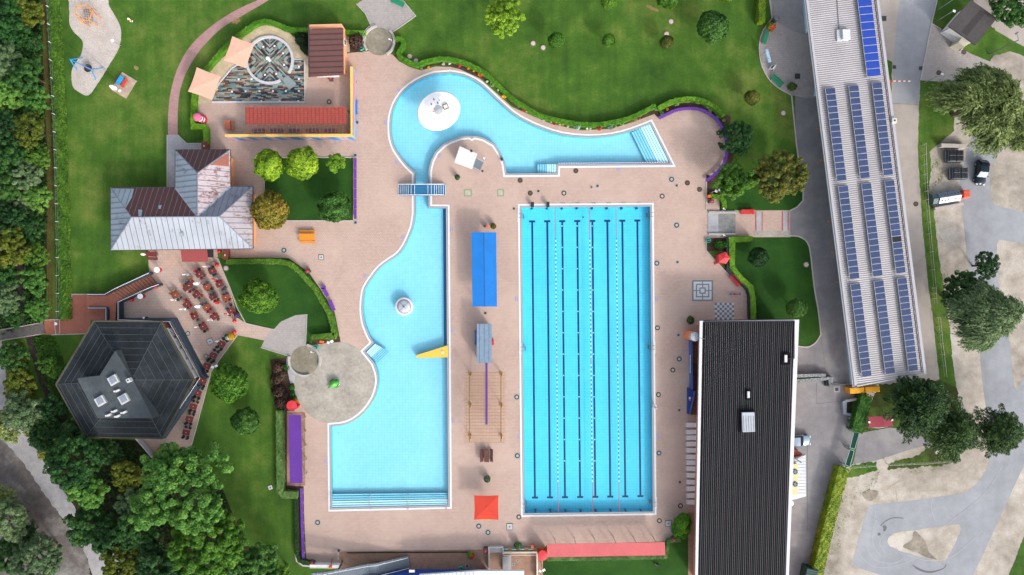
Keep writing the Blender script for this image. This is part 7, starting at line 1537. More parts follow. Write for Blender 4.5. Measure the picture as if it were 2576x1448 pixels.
# turtle
w_=W(T(1,2,785,962)); s=thing('turtle_fountain',w_,'green turtle water figure in the middle of the round concrete plaza','turtle figure')
def lo(px_,py_,z=0): v_=W(T(1,2,px_,py_)); return Vector((v_.x,v_.y,z))
mb=MB(); n=24; ang0=R(30)
vs=[];prof=[(1,.1),(.95,.45),(.75,.75),(.4,.95),(.05,1.0)]
for r_,z_ in prof:
    for k in range(n): a=2*math.pi*k/n; x=.78*r_*math.cos(a); y=.58*r_*math.sin(a)*(1+.12*math.cos(a)); vs.append((w_.x+x*math.cos(ang0)-y*math.sin(ang0),w_.y+x*math.sin(ang0)+y*math.cos(ang0),z_))
mb.add(vs,[(i*n+k,i*n+(k+1)%n,(i+1)*n+(k+1)%n,(i+1)*n+k) for i in range(4) for k in range(n)]); mb.build('shell',M('turtle_lime','4fae3c',.4,.25,3),s,smooth=True)
tg=M('turtle_green','2a8a3c',.4,.1,4); mb=MB(); mb.tube([lo(760,985,.3),lo(738,998,.35),lo(722,1008,.3)],[.2,.1,.05],8); mb.build('tail',tg,s)
for p,q2 in (((762,950),(745,940)),((790,990),(800,1003)),((830,985),(812,1000)),((765,930),(775,918))): mb=MB(); mb.tube([lo(*p,.3),lo(*q2,.05)],[.16,.1],8); mb.build('leg',tg,s)
mb=MB(); mb.tube([lo(815,945,.4),lo(835,932,.5),lo(842,930,.45)],[.3,.32,.12],10); mb.build('head',tg,s)
for k in range(8): a=R(100-k*26); c=lo(815,950); mb=MB(); x=c.x+.55*math.cos(a)*.9; y=c.y+.62*math.sin(a); mb.tube([(x,y,.05),(x,y,.35)],[.07,.05],6); mb.build('white_spout',wh,s)
# ---------------- lifeguard hut ----------------
P=[W(p,2.9) for p in T(1,1,2048,25,2223,100,2170,256,1993,188)]; s=thing('lifeguard_hut',W(T(1,1,2110,150)),'white flat roofed lifeguard hut with metal stair on the pool peninsula','lifeguard hut')
mb=MB(); mb.prism([(p.x,p.y) for p in P],2.78,2.9); mb.build('roof',M('hut_roof','dcdcdc',.7,.06,1,obj=False),s); mb=MB(); mb.prism([tuple(v) for v in offset(P,-.35)],.5,2.78); mb.build('wall',whitew,s)
mb=MB(); c=W(T(1,1,2165,72),3.1); mb.cyl((c.x,c.y,2.9),.2,.5,12); mb.build('loudspeaker',gd,s)
a,b=W(T(1,1,2215,150),1.0),W(T(1,1,2175,240),1.0); d=Vector((1,-.42,0)).normalized()
for k in range(6): z=1.0-k*.17; A=a+d*(.22*k); B=b+d*(.22*k); mb=MB(); mb.bar((A.x,A.y,z),(B.x,B.y,z),.22,.05); mb.build('tread',tread,s)
for q2 in (a,b): mb=MB(); e_=q2+d*1.5; mb.tube([(q2.x,q2.y,1.9),(e_.x,e_.y,.95),(e_.x,e_.y,0)],.05,6); mb.build('handrail',steel,s)
w_=W(T(1,1,2295,160)); s=thing('rescue_pole',w_,'small white and violet flag stand beside the lifeguard hut stair','stand'); mb=MB(); mb.tube([(w_.x,w_.y,0),(w_.x,w_.y,1.6)],.04,6); mb.build('pole',steel,s); mb=MB(); mb.lathe((w_.x,w_.y,1.2),[(.1,0),(.2,.2),(.05,.5)],8); mb.build('furled_flag',M('emb_white','e6d8ee'),s)
# ---------------- lighthouse ----------------
w_=W(T(0,0,2035,1208)); s=thing('toy_lighthouse',w_,'small red and white striped lighthouse beside the hedge at the play terrace','lighthouse'); lr=M('light_red','c8223a',.4,.05,2); pk=M('light_pink','e86a92',.4,.12,3)
mb=MB(); mb.lathe((w_.x,w_.y,0),[(.82,0),(.82,.25),(.6,.3)],28); mb.build('base_ring',lr,s)
mb=MB(); zz=[.3,.62,.94,1.26,1.58,1.8]; rr=[.58,.55,.52,.5,.48,.47]; mb.lathe((w_.x,w_.y,0),list(zip(rr,zz)),28,mf=lambda i:i%2); mb.build('tower',[wh,lr],s)
mb=MB(); mb.lathe((w_.x,w_.y,1.8),[(.66,0),(.66,.1),(.5,.35),(.05,.5)],28); mb.build('cap',pk,s)
# ---------------- playground ----------------
s=thing('climbing_frame',W((215,38)),'orange hexagonal climbing frame with net on the gravel play patch','climbing frame'); zf=Z(200,0,4.827); of=M('frame_orange','e8902a',.5,.06,3); hx_=2.5
tops=[W(zf(*p),hx_) for p in ((135,88),(262,72),(335,180),(290,290),(165,300),(95,195))]
for i,t_ in enumerate(tops):
    mb=MB(); mb.tube([(t_.x,t_.y,0),t_],.07,8); mb.build('post',of,s); mb=MB(); mb.tube([t_,tops[(i+1)%6]],.07,8); mb.build('top_rail',of,s)
cc=sum(tops,Vector())/6; mb=MB()
for k in range(9):
    f=(k+.5)/9; a=tops[5].lerp(tops[4],f)*.5+tops[0].lerp(tops[3],f)*.5; 
    u=tops[0].lerp(tops[4],f); v_=tops[1].lerp(tops[3],f); mb.tube([Vector((u.x,u.y,1.2)),Vector((v_.x,v_.y,1.2))],.03,5)
for k in range(4): f=(k+.5)/4; u=tops[0].lerp(tops[1],f); v_=tops[4].lerp(tops[3],f); mb.tube([Vector((u.x,u.y,1.2)),Vector((v_.x,v_.y,1.2))],.025,5)
mb.build('climbing_net',M('rope_dark','4a4c50',.8,.1,4),s)
for a,b in ((1,2),(5,4)): mb=MB(); mb.tube([Vector((tops[a].x,tops[a].y,1.3)),Vector((tops[b].x,tops[b].y,1.1))],.04,6); mb.build('rope_bar',M('rope_red2','b8482e',.6,.06,3),s)
s=thing('basket_swing',W((215,180)),'blue basket swing with black nest seat on the gravel play patch','swing'); bf=M('frame_skyblue','2f9ae0',.5,.06,3); hh=3.0
e1=W(zf(25,845),hh); e2=W(zf(325,985),hh); mb=MB(); mb.tube([e1,e2],.09,8); mb.build('top_beam',bf,s)
for e_,fs_ in ((e1,((205,820),(125,1000))),(e2,((490,962),(390,1130)))):
    for f_ in fs_: mb=MB(); mb.tube([e_,W(zf(*f_),0)],.08,8); mb.build('leg',bf,s)
c=W(zf(278,968),.6); mb=MB(); mb.tube([(c.x+.58*math.cos(R(a_)),c.y+.58*math.sin(R(a_)),.6) for a_ in range(0,361,15)],.08,6); mb.cyl((c.x,c.y,.5),.55,.05,20); mb.build('nest_seat',gd,s)
m_=(e1+e2)/2
for k in range(4): a_=R(45+90*k); mb=MB(); mb.tube([(c.x+.55*math.cos(a_),c.y+.55*math.sin(a_),.6),e1.lerp(e2,.62 if k in(0,3) else .45)],.02,4); mb.build('rope',M('rope_red2','b8482e'),s)
w_=W(zf(745,652)); s=thing('play_sign',w_,'small white sign on a thin post at the edge of the gravel play patch','sign'); mb=MB(); mb.tube([(w_.x,w_.y,0),(w_.x,w_.y,2.3)],.04,6); mb.build('pole',steel,s); mb=MB(); mb.box((w_.x,w_.y,2.35),(.42,.42,.12),.4,0,R(20)); mb.build('sign_plate',wh,s)
w_=W(zf(895,300)); s=thing('garden_figure',w_,'small white figure in yellow and blue standing on the play lawn','figure')
mb=MB(); mb.lathe((w_.x,w_.y,.75),[(.1,0),(.17,.12),(.15,.28),(.05,.36)],12); mb.build('head',wh,s,smooth=True); mb=MB(); mb.lathe((w_.x,w_.y,.4),[(.16,0),(.17,.15),(.1,.35)],12); mb.tube([(w_.x-.1,w_.y,.68),(w_.x-.38,w_.y-.02,.5)],.05,6); mb.build('body',M('fig_yellow','e8b83a',.5,.06,3),s); mb=MB(); mb.lathe((w_.x,w_.y,.15),[(.12,0),(.16,.2),(.15,.27)],12); mb.build('trousers',M('fig_blue','3a4a9a',.5,.06,3),s)
for d_ in(-.09,.09): mb=MB(); mb.bbox((w_.x+d_*1.6,w_.y-.06,.07),(.13,.24,.14),.03); mb.build('foot',wh,s)
# ---------------- lamps / floodlights ----------------
def lamp(p,label,h,dx,heads=2,group='white floodlight masts',name='street_lamp',cat='lamp',arm=.5):
    w_=W(p); s=thing(name,w_,label,cat,group); mb=MB(); mb.tube([(w_.x,w_.y,0),(w_.x,w_.y,h)],[.07,.04],8); mb.build('pole',steel,s)
    for k in range(heads): sg=1 if k else -1; mb=MB(); mb.box((w_.x+sg*.28+dx,w_.y+.1*sg,h),(.42,.34,.14),.4*sg,0,R(20)*sg); mb.build('lamp_head',wh,s)
lamp(T(0,2,2275,762),'floodlight pole with two white heads beside the terrace side round tree',4.2,-.1)
lamp(T(2,1,1985,500),'white shower floodlight pole in the bed under the light green tree',3.6,.3)
lamp(T(1,2,775,530),'floodlight pole with white heads at the hedge corner by the round plaza',3.0,.3)
lamp(T(2,3,292,1320),'floodlight pole with two white heads in the lower lawn beside the red drum',3.2,0)
lamp(T(3,0,1700,105),'tall street lamp beside the white shed, upper one',5.5,.4,1); lamp(T(3,0,1690,220),'tall street lamp beside the white shed, lower one',4.5,.3,1); lamp(T(3,0,1570,835),'street lamp at the corner of the grass verge beside the barrier',4.8,.2,1)
w_=W(T(3,0,2222,550)); s=thing('street_lamp',w_,'long dark mast with bent arm right of the white shed','lamp'); mb=MB(); e_=W(T(3,0,2500,335),7.5); mb.tube([(w_.x,w_.y,0),(w_.x,w_.y,6.5),e_],[.1,.07,.05],8); mb.build('pole',steeld,s); mb=MB(); mb.box(e_,(.5,.22,.12),.6); mb.build('lamp_head',steeld,s)
# ---------------- info boards on plaza ----------------
s=thing('info_board',W(c4(160,775)),'pale glazed notice board on two posts at the rim of the entrance plaza','notice board'); a,b=W(c4(125,740),0),W(c4(160,840),0)
for q2 in(a,b): mb=MB(); mb.tube([(q2.x,q2.y,0),(q2.x+.25,q2.y+.1,2.0)],.05,6); mb.build('post',steel,s)
mb=MB(); mb.box(((a.x+b.x)/2+.45,(a.y+b.y)/2,1.6),(.7,2.1,.08),R(15),0,0,R(25)); mb.build('board',ms_,s); mb=MB(); mb.box(((a.x+b.x)/2+.45,(a.y+b.y)/2,1.65),(.5,1.8,.06),R(15),0,0,R(25)); mb.build('pane',M('pane_paleblue','aac4d8',.2,.06,2),s)
w_=W(c4(278,910)); s=thing('a_board',w_,'small folding advertising board on the entrance plaza','sign board'); mb=MB(); mb.box((w_.x-.15,w_.y,.55),(.9,.08,1.1),R(50),0,R(25)); mb.build('panel',wh,s); mb=MB(); mb.box((w_.x+.2,w_.y-.15,.5),(.8,.06,1.0),R(50),0,R(-25)); mb.build('panel',plate,s); mb=MB(); mb.box((w_.x-.17,w_.y+.03,.75),(.5,.09,.3),R(50),0,R(25)); mb.build('printed_mark',navy,s)
w_=W(c4(292,290)); s=thing('phone_column',w_,'dark hexagonal column with red edge at the top of the entrance plaza','column'); mb=MB(); mb.lathe((w_.x,w_.y,0),[(.42,0),(.42,1.5)],6); mb.build('body',M('col_dark','4a4e56',.5,.06,3),s); mb=MB(); mb.lathe((w_.x+.05,w_.y,1.5),[(.48,0),(.48,.1),(.3,.15)],6); mb.build('cap',steeld,s); mb=MB(); mb.box((w_.x+.45,w_.y+.1,.9),(.08,.5,1.1),.3); mb.build('red_panel',red,s)
# barrier
s=thing('road_barrier',W(T(3,0,1225,818)),'red and white striped barrier across the service road','barrier'); a,b=W(T(3,0,1235,818),1.0),W(T(3,0,1430,821),1.0); mb=MB()
for k in range(8): mb.box((a.x+(b.x-a.x)*(k+.5)/8,a.y,1.0),((b.x-a.x)/8,.12,.14),0,k%2)
mb.build('boom',[M('barrier_red','d0392e',.5,.05,2),wh],s); mb=MB(); mb.bbox((a.x-.1,a.y,.5),(.4,.4,1.0),.04); mb.build('housing',M('barrier_red','d0392e'),s)
# black rail along lower terrace
s=thing('low_rail',W(T(1,3,1500,1220)),'long straight black rail at the top of the lower brick terrace','rail'); a,b=W(T(1,3,918,1224),.25),W(T(1,3,2125,1216),.25); mb=MB(); mb.bar(a,b,.12,.1); mb.build('rail',blk,s)
for k in range(9): p=a.lerp(b,k/8); mb=MB(); mb.tube([(p.x,p.y,0),(p.x,p.y,.22)],.04,6); mb.build('foot',steeld,s)
# ---------------- cars and bins ----------------
def car(p,ang,label,paint,L_=4.1,Wd=1.75,Ht=1.5):
    "modelled facing -y (local), rotated by ang"
    w_=W(p); s=empty('parked_car',(w_.x,w_.y,.04),label,'car',None,R(ang)); pm=paint; gl=M('car_glass','1a232b',.08,.04,2); tyre=M('tyre','1c1c1e',.9,.08,4)
    bm=bmesh.new(); ys=[-.5,-.47,-.38,-.22,-.1,.12,.3,.42,.49,.5]; hw_=[.3,.40,.46,.49,.5,.5,.5,.48,.42,.36]; zt=[.45,.62,.72,.8,.84,.86,.86,.84,.8,.7]; rows=[]
    for y,w2,z in zip(ys,hw_,zt):
        y*=L_; w2*=Wd; rows.append([bm.verts.new(v) for v in ((-w2*.9,y,.22),(-w2,y,.4),(-w2*.98,y,z*.85),(-w2*.86,y,z),(0,y,z+.03),(w2*.86,y,z),(w2*.98,y,z*.85),(w2,y,.4),(w2*.9,y,.22))])
    for a,b in zip(rows,rows[1:]):
        for k in range(8): bm.faces.new((a[k],a[k+1],b[k+1],b[k]))
        bm.faces.new((a[8],a[0],b[0],b[8]))
    bm.faces.new(rows[0]); bm.faces.new(rows[-1][::-1]); bmesh.ops.recalc_face_normals(bm,faces=bm.faces); me=bpy.data.meshes.new('body'); bm.to_mesh(me); bm.free(); me.materials.append(pm); me.polygons.foreach_set('use_smooth',[True]*len(me.polygons)); o=bpy.data.objects.new('body',me); COL.objects.link(o); o.parent=s
    def fr(name,secs,mat,parent=s):
        bm=bmesh.new(); rows=[[bm.verts.new((x*w2,y*L_,z)) for x in(-1,-.6,0,.6,1)] for y,w2,z in secs]
        for r_ in rows:
            for v,k in zip(r_,(0,.02,.03,.02,0)): v.co.z+=k
        for a,b in zip(rows,rows[1:]):
            for k in range(4): bm.faces.new((a[k],a[k+1],b[k+1],b[k]))
        bmesh.ops.recalc_face_normals(bm,faces=bm.faces); me=bpy.data.meshes.new(name); bm.to_mesh(me); bm.free(); me.materials.append(mat); me.polygons.foreach_set('use_smooth',[True]*len(me.polygons)); o=bpy.data.objects.new(name,me); COL.objects.link(o); o.parent=parent; return o
    r_=fr('roof',[(-.02,Wd*.38,Ht-.05),(.06,Wd*.39,Ht),(.25,Wd*.385,Ht),(.36,Wd*.36,Ht-.06)],pm)
    fr('windscreen',[(-.2,Wd*.43,.84),(-.02,Wd*.38,Ht-.05)],M('car_screen','55707c',.08,.05,2) if 'dark' in label else gl); fr('rear_window',[(.36,Wd*.36,Ht-.06),(.47,Wd*.42,.88)],gl)
    for sg in(-1,1):
        mb=MB(); mb.add([(sg*Wd*.44,-.19*L_,.84),(sg*Wd*.47,.46*L_,.86),(sg*Wd*.37,.35*L_,Ht-.06),(sg*Wd*.39,.2*L_,Ht-.01),(sg*Wd*.385,-.02*L_,Ht-.05)],[(0,1,2,3,4) if sg>0 else (4,3,2,1,0)]); mb.build('side_window',gl,s)
        mb=MB(); mb.bbox((sg*(Wd*.5+.1),-.16*L_,.95),(.2,.12,.14),.03); mb.build('mirror',pm,s)
        mb=MB(); mb.bbox((sg*Wd*.33,-.475*L_,.66),(.34,.16,.12),.03); mb.build('headlight',M('headlight','dfe6ea',.1,.05,2),s)
        for y in(-.31,.31):
            mb=MB(); mb.tube([(sg*(Wd*.5-.2),y*L_,.32),(sg*(Wd*.5+.01),y*L_,.32)],.32,20); w3=mb.build('wheel',tyre,s); mb=MB(); mb.tube([(sg*(Wd*.5-.02),y*L_,.32),(sg*(Wd*.5+.02),y*L_,.32)],.19,14); mb.build('rim',steel,w3)
    return s
car(T(3,1,2115,295),-6,'dark blue black hatchback parked on the grey road beside the waste containers',M('paint_dark','10222e',.2,.06,1,metal=.3,k=.9))
car((2003,1108-1),92,'silver blue car half hidden under the edge of the black roofed building',M('paint_silver','9fb2c4',.2,.05,1,metal=.4,k=.9))
w_=W(T(3,1,2215,220)); s=empty('red_marker',(w_.x,w_.y,.04),'small red furled flag lying beside the dark parked car','flag',None,R(18)); mb=MB(); mb.tube([(-.45,0,.1),(0,0,.22),(.4,0,.1)],[.03,.2,.04],8); mb.build('cloth',red,s); mb=MB(); mb.tube([(-.7,0,.1),(.4,0,.1)],.025,5); mb.build('pole',steeld,s)
def dumpster(p,ang,label):
    w_=W(p); s=empty('waste_container',(w_.x,w_.y,.02),label,'waste container','black four lid waste containers',R(ang)); dk=M('dump_black','20242c',.45,.1,3); mb=MB(); mb.bbox((0,0,.55),(2.6,1.85,1.0),.06); mb.build('body',M('dump_body','2b3a44',.5,.1,3),s)
    for x in(-.55,.65):
        for y in(-.45,.45): mb=MB(); mb.bbox((x,y,1.12),(1.02,.8,.12),.05); mb.box((x,y,1.2),(.7,.08,.05)); mb.box((x+.2,y,1.2),(.08,.6,.05)); mb.build('lid',dk,s)
    mb=MB(); mb.tube([(-1.5,-.8,.7),(-1.5,.8,.7)],.1,8); mb.box((-1.35,0,.6),(.12,1.7,.5)); mb.build('lift_bar',steeld,s)
dumpster(T(3,1,1845,135),0,'black waste container with four lids, upper one beside the pale wall block'); dumpster(T(3,1,1888,308),0,'black waste container with four lids, lower one beside the dark car')
for i,(x,y) in enumerate(((1723,552),(1828,535))):
    w_=W(T(3,1,x,y)); s=empty('recycling_container',(w_.x,w_.y,.02),('left' if i==0 else 'right')+' grey and white recycling container with round holes','recycling container','recycling containers',R(8)); mb=MB(); mb.add([(x_,y_,z_) for x_ in(-.88,.88) for y_,z_ in((-.85,0),(.85,0),(.85,1.1),(0,1.65),(-.85,1.1))],[(0,1,2,3,4),(9,8,7,6,5),(0,5,6,1),(1,6,7,2),(4,9,5,0)]); mb.build('body',M('recy_grey','8796a4',.5,.08,3),s)
    for nm_,yy,mt in(('rear_flap',.42,M('recy_grey2','76889a',.5,.08,3)),('front_flap',-.42,M('recy_white','cfd8e2',.5,.06,3))):
        mb=MB(); a0,b0=(0,1.66),((.85 if yy>0 else -.85),1.11); mb.add([(-.88,a0[0],a0[1]),(.88,a0[0],a0[1]),(.88,b0[0],b0[1]),(-.88,b0[0],b0[1])],[(0,1,2,3) if yy<0 else (3,2,1,0)]); f=mb.build(nm_,mt,s)
        for k in(-1,0,1): mb=MB(); mb.cyl((k*.5,yy,1.39),.13,.04,14); mb.build('slot_hole',gd,f)
if 1:
    w_=W(T(3,1,1645,562)); s=empty('cabinet',(w_.x,w_.y,.02),'dark grey green end cabinet at the left of the recycling containers','cabinet',None,R(8)); mb=MB(); mb.add([(x_,y_,z_) for x_ in(-.5,.5) for y_,z_ in((-.85,0),(.85,0),(.8,1.0),(0,1.4),(-.8,1.0))],[(0,1,2,3,4),(9,8,7,6,5),(0,5,6,1),(1,6,7,2),(4,9,5,0),(3,8,9,4),(2,7,8,3)]); mb.build('body',M('cab_green','4f6468',.6,.06,3),s); mb=MB(); mb.bar((-.5,0,1.42),(.5,0,1.42),.08,.04); mb.build('ridge',steeld,s)
w_=W(T(3,1,1937,515)); s=empty('textile_bank',(w_.x,w_.y,.02),'orange red ribbed container at the end of the recycling row','container',None,R(2)); mb=MB(); mb.bbox((0,0,.75),(1.1,1.25,1.5),.06); mb.build('body',M('bank_red','d8573a',.5,.06,3),s); mb=MB(); [mb.box((0,-.45+.22*k,1.53),(.95,.08,.07)) for k in range(5)]; mb.build('rib',M('bank_light','ea6f4c',.5,.06,3),s)
for p,sz,a_,lb in ((T(3,1,1835,33),(4.2,.5,1.0),-2,'pale concrete block wall above the black waste containers'),(T(3,1,1790,635),(4.6,.35,.8),10,'pale wall block below the recycling containers')):
    w_=W(p); mb=MB(); s=empty('block_wall',(w_.x,w_.y,0),lb,'wall',None,R(a_)); mb.bbox((0,0,sz[2]/2),sz,.03); mb.build('wall',kerbm,s); mb=MB(); mb.box((0,0,sz[2]+.03),(sz[0]+.1,sz[1]+.1,.06)); mb.build('coping',rl,s)
# yellow crates under the hall end, ramp, gabions, gate, tarp, wall, green container
w_=W(T(3,2,920,1010)); s=empty('storage_box',(w_.x,w_.y,0),'bright yellow orange storage box at the lower end wall of the solar hall','storage box',None,R(4))
for x in(-1.3,1.2): mb=MB(); mb.bbox((x,0,.9),(2.3,.9,1.8),.05); mb.build('section',M('box_amber','eca61e',.5,.06,2),s)
w_=W(T(3,2,1022,1040)); s=empty('concrete_ramp',(w_.x,w_.y,0),'pale slab ramp beside the yellow storage box at the hall end','ramp',None,R(-22)); mb=MB(); mb.bbox((0,.8,.35),(1.3,1.5,.7),.03); mb.build('slab',kerbm,s); mb=MB(); mb.bbox((0,-.8,.25),(1.3,1.5,.5),.03); mb.build('slab',rl,s)
gab=blotch('gabion_stone','55585c','85898d','b4b8bc',3,9,grain=.5,bump=1.0)
s=thing('gabion_wall',W(T(3,2,430,910)),'stone filled gabion wall with planted top between the black roof and the yard','gabion wall'); 
for pts,w2 in ((T(3,2,285,885,580,878),.5),(T(3,2,285,938,580,915,632,908,632,1000),.5)):
    q2=[W(p,1.0) for p in pts]; mb=MB(); strip(mb,[(p.x,p.y) for p in q2],w2,0,1.0); mb.build('basket',gab,s)
q2=[W(p,1.0) for p in T(3,2,285,900,575,890,575,910,285,925)]; mb=MB(); mb.prism([(p.x,p.y) for p in q2],0,.85); mb.build('plant_bed',blotch('bed_green','3a4a26','4f6a30','6a6a5a',.8,6,grain=.4),s)
q2=[W(p,.9) for p in T(3,2,590,925,610,925,610,990,590,985)]; mb=MB(); mb.prism([(p.x,p.y) for p in q2],0,.7); mb.build('dark_panel',slat,s)
s=thing('sliding_gate',W(T(3,2,720,975)),'thin dark sliding gate between the gabion wall and the solar hall','gate'); a,b=W(T(3,2,590,990),1.2),W(T(3,2,820,965),1.2); mb=MB(); mb.bar(a,b,.1,.1); mb.bar(a-Vector((0,0,1)),b-Vector((0,0,1)),.1,.1); mb.build('frame',steeld,s); mb=MB(); [mb.tube([a.lerp(b,k/20)-Vector((0,0,1)),a.lerp(b,k/20)],.02,4) for k in range(21)]; mb.build('bars',steeld,s)
s=thing('green_gate',W(T(3,3,845,185)),'long dark green tarpaulined double gate between two tall hedges','gate'); gg=M('gate_green','0a3a32',.8,.06,1,obj=False,spec=.2)
for pts in (T(3,3,862,8,918,18,870,180,822,165),T(3,3,822,185,865,198,820,360,775,335)):
    q2=[W(p,1.6) for p in pts]; mb=MB(); mb.prism([(p.x,p.y) for p in q2],1.45,1.6); g_=mb.build('gate_leaf',gg,s); mb=MB(); [mb.bar(q2[i],q2[(i+1)%4],.1,.1) for i in range(4)]; mb.build('frame',M('frame_sage','7fa098',.6,.06,2),g_)
    for p in q2: mb=MB(); mb.tube([(p.x,p.y,0),p],.07,6); mb.build('post',steeld,g_)
s=thing('red_shelter',W(T(3,2,1132,1350)),'flat dark red roofed shelter under the pines','shelter')
q2=[W(p,2.4) for p in T(3,2,1010,1298,1168,1290,1172,1400,1018,1408)]; mb=MB(); mb.slab(q2,.06); mb.build('roof_sheet',M('tarp_red','8f1f36',.6,.06,1,obj=False),s)
q2b=[W(p,2.4) for p in T(3,2,1168,1288,1240,1282,1256,1388,1172,1402)]; mb=MB(); mb.slab(q2b,.06); mb.build('roof_sheet',M('tarp_red2','9c2c42',.6,.06,1,obj=False),s)
for p in (q2[0],q2[3],q2b[1],q2b[2]): mb=MB(); mb.tube([(p.x,p.y,0),(p.x,p.y,2.35)],.06,6); mb.build('post',steel,s)
for x,y in((1019,1352),(1248,1330)): c=W(T(3,2,x,y),2.5); mb=MB(); mb.box((c.x,c.y,2.47),(.28,.28,.12)); mb.build('light_box',wh,s)
s=thing('retaining_wall',W(T(3,2,770,1200)),'grey angular retaining wall around the soil bed beside the dark hedge','wall'); q2=[W(p,.7) for p in T(3,2,955,1118,880,1122,790,1138,772,1150,775,1265,840,1280,838,1320,828,1400,880,1448)]; mb=MB(); strip(mb,[(p.x,p.y) for p in q2],.45,0,.7); mb.build('wall',M('wall_bluegrey','8d9aa6',.8,.1,2,obj=False),s); q2=[W(p,.72) for p in q2 and T(3,2,955,1118,880,1122,790,1138)]; mb=MB(); strip(mb,[(p.x,p.y) for p in q2],.3,.7,.74); mb.build('coping',kerbm,s)
gw('flower_bed',T(3,2,790,1145,900,1130,960,1120,930,1280,880,1440,840,1380,845,1275,795,1262),.05,soilm)
w_=W(T(3,3,385,1390)); s=empty('green_container',(w_.x,w_.y,0),'dark green ribbed container at the bottom edge beside the tall hedge','container',None,R(-12)); mb=MB(); mb.bbox((0,-1,1.0),(1.9,3.8,2.0),.08); mb.build('body',M('cont_green','0f3f3a',.6,.08,2),s); mb=MB(); [mb.box((0,.7-.35*k,2.03),(1.8,.08,.06)) for k in range(9)]; mb.build('rib',M('cont_green2','16524a',.6,.08,2),s)
w_=W(T(3,3,232,725),2.8); s=empty('satellite_dish',(w_.x,w_.y,0),'white round dish at the right wall of the black roofed building','dish'); mb=MB(); mb.lathe((0,0,2.6),[(.08,0),(.35,.15),(.4,.3)],18); mb.build('dish',wh,s); mb=MB(); mb.tube([(0,0,0),(0,0,2.6)],.06,6); mb.build('pole',steel,s)
# sweets: small table + stools of the terrace
# ---------------- terrace tables and chairs ----------------
tr=M('table_red','6c2724',.5,.08,3); to=M('table_rust','88402c',.5,.08,3); ck=M('chair_black','1e2228',.6,.08,4); cr_m=M('chair_red','9e1f2a',.5,.06,4); cb=M('chair_brown','5e4a44',.7,.1,4); co_=M('chair_wood','a9713f',.6,.1,4); cg=M('chair_grey','4c5660',.6,.08,4)
def mkchair(mat):
    s=empty('terrace_chair',(0,0,0)); mb=MB(); mb.bbox((0,0,.44),(.44,.44,.05),.015); mb.build('seat',mat,s)
    mb=MB(); mb.box((0,.23,.68),(.42,.04,.42),rx=R(-8)); mb.build('backrest',mat,s)
    for x in(-.19,.19):
        for y in(-.19,.19): mb=MB(); mb.tube([(x,y,0),(x,y,.43)],.018,4); mb.build('leg',steeld,s)
        mb=MB(); mb.box((x*1.15,0,.62),(.04,.4,.03)); mb.build('armrest',mat,s)
    return s
def mktable(mat,l=1.2,w=.82):
    s=empty('terrace_table',(0,0,0)); mb=MB(); mb.bbox((0,0,.74),(l,w,.05),.012); mb.build('tabletop',mat,s); mb=MB(); mb.box((0,0,.36),(.1,.1,.7)); mb.box((0,0,.03),(.6,.5,.05)); mb.build('pedestal',steeld,s); mb=MB(); mb.cyl((.0,.0,.765),.05,.05,8); mb.build('ashtray',wh,s); return s
CH={k:mkchair(m_) for k,m_ in (('k',ck),('r',cr_m),('b',cb),('o',co_),('g',cg))}; TB={'r':mktable(tr),'o':mktable(to),'L':mktable(tr,2.3,.8)}
cname={'k':'black','r':'red','b':'brown','o':'light wooden','g':'dark grey'}
tabs=[('o','r',1290,485,35,'k1270,385 r1210,425 r1325,570 b1390,520','the uppermost left table of the terrace'),('','r',1575,415,25,'g1515,370 k1575,335 g1640,490 g1590,500','the table beside the upper right ball planter'),('','r',1735,710,25,'r1670,650 r1745,635 g1845,775 b1800,820','the table right of the red folded parasol'),('','o',1455,765,30,'b1400,730 g1450,670 k1550,805 o1470,830','the rust red table in the middle of the terrace'),
('','L',1060,740,42,'o940,740 g985,695 g1030,655 o1070,590 r1065,865 b1150,830','the long terrace table'),('','o',765,950,35,'o660,915 o740,870 b800,1050 b865,1010','the rust red table furthest left on the terrace'),('','r',1225,935,35,'r1210,870 r1330,955 g1270,1015','the table right below the long table'),('','r',1590,990,30,'g1530,945 g1595,905 b1690,1040 b1620,1075','the table above the lying red parasol'),('','o',1870,1000,22,'g1820,940 g1885,905 r1945,1040 o1870,1080','the rust table nearest the right lawn edge'),
('','r',1010,1145,38,'r985,1060 r1085,1185 b1020,1225','the table below the furthest left table'),('','o',1450,1220,40,'g1420,1130 b1340,1150 r1520,1260 r1465,1310','the rust table with two red chairs lower down'),('','r',1985,1290,30,'g1900,1250 k1970,1165 r2035,1335 o1960,1380','the table beside the violet flower pot'),('','r',1190,1415,32,'r1120,1370 o1190,1330 b1240,1490','the table below the white parasol foot in the lower terrace'),('','r',1635,1425,32,'r1600,1370 r1560,1420 b1690,1480','the table holding the small white parasol')]
def dirto(c,p): return math.atan2(p[1]-c[1],p[0]-c[0])
bt_=[]
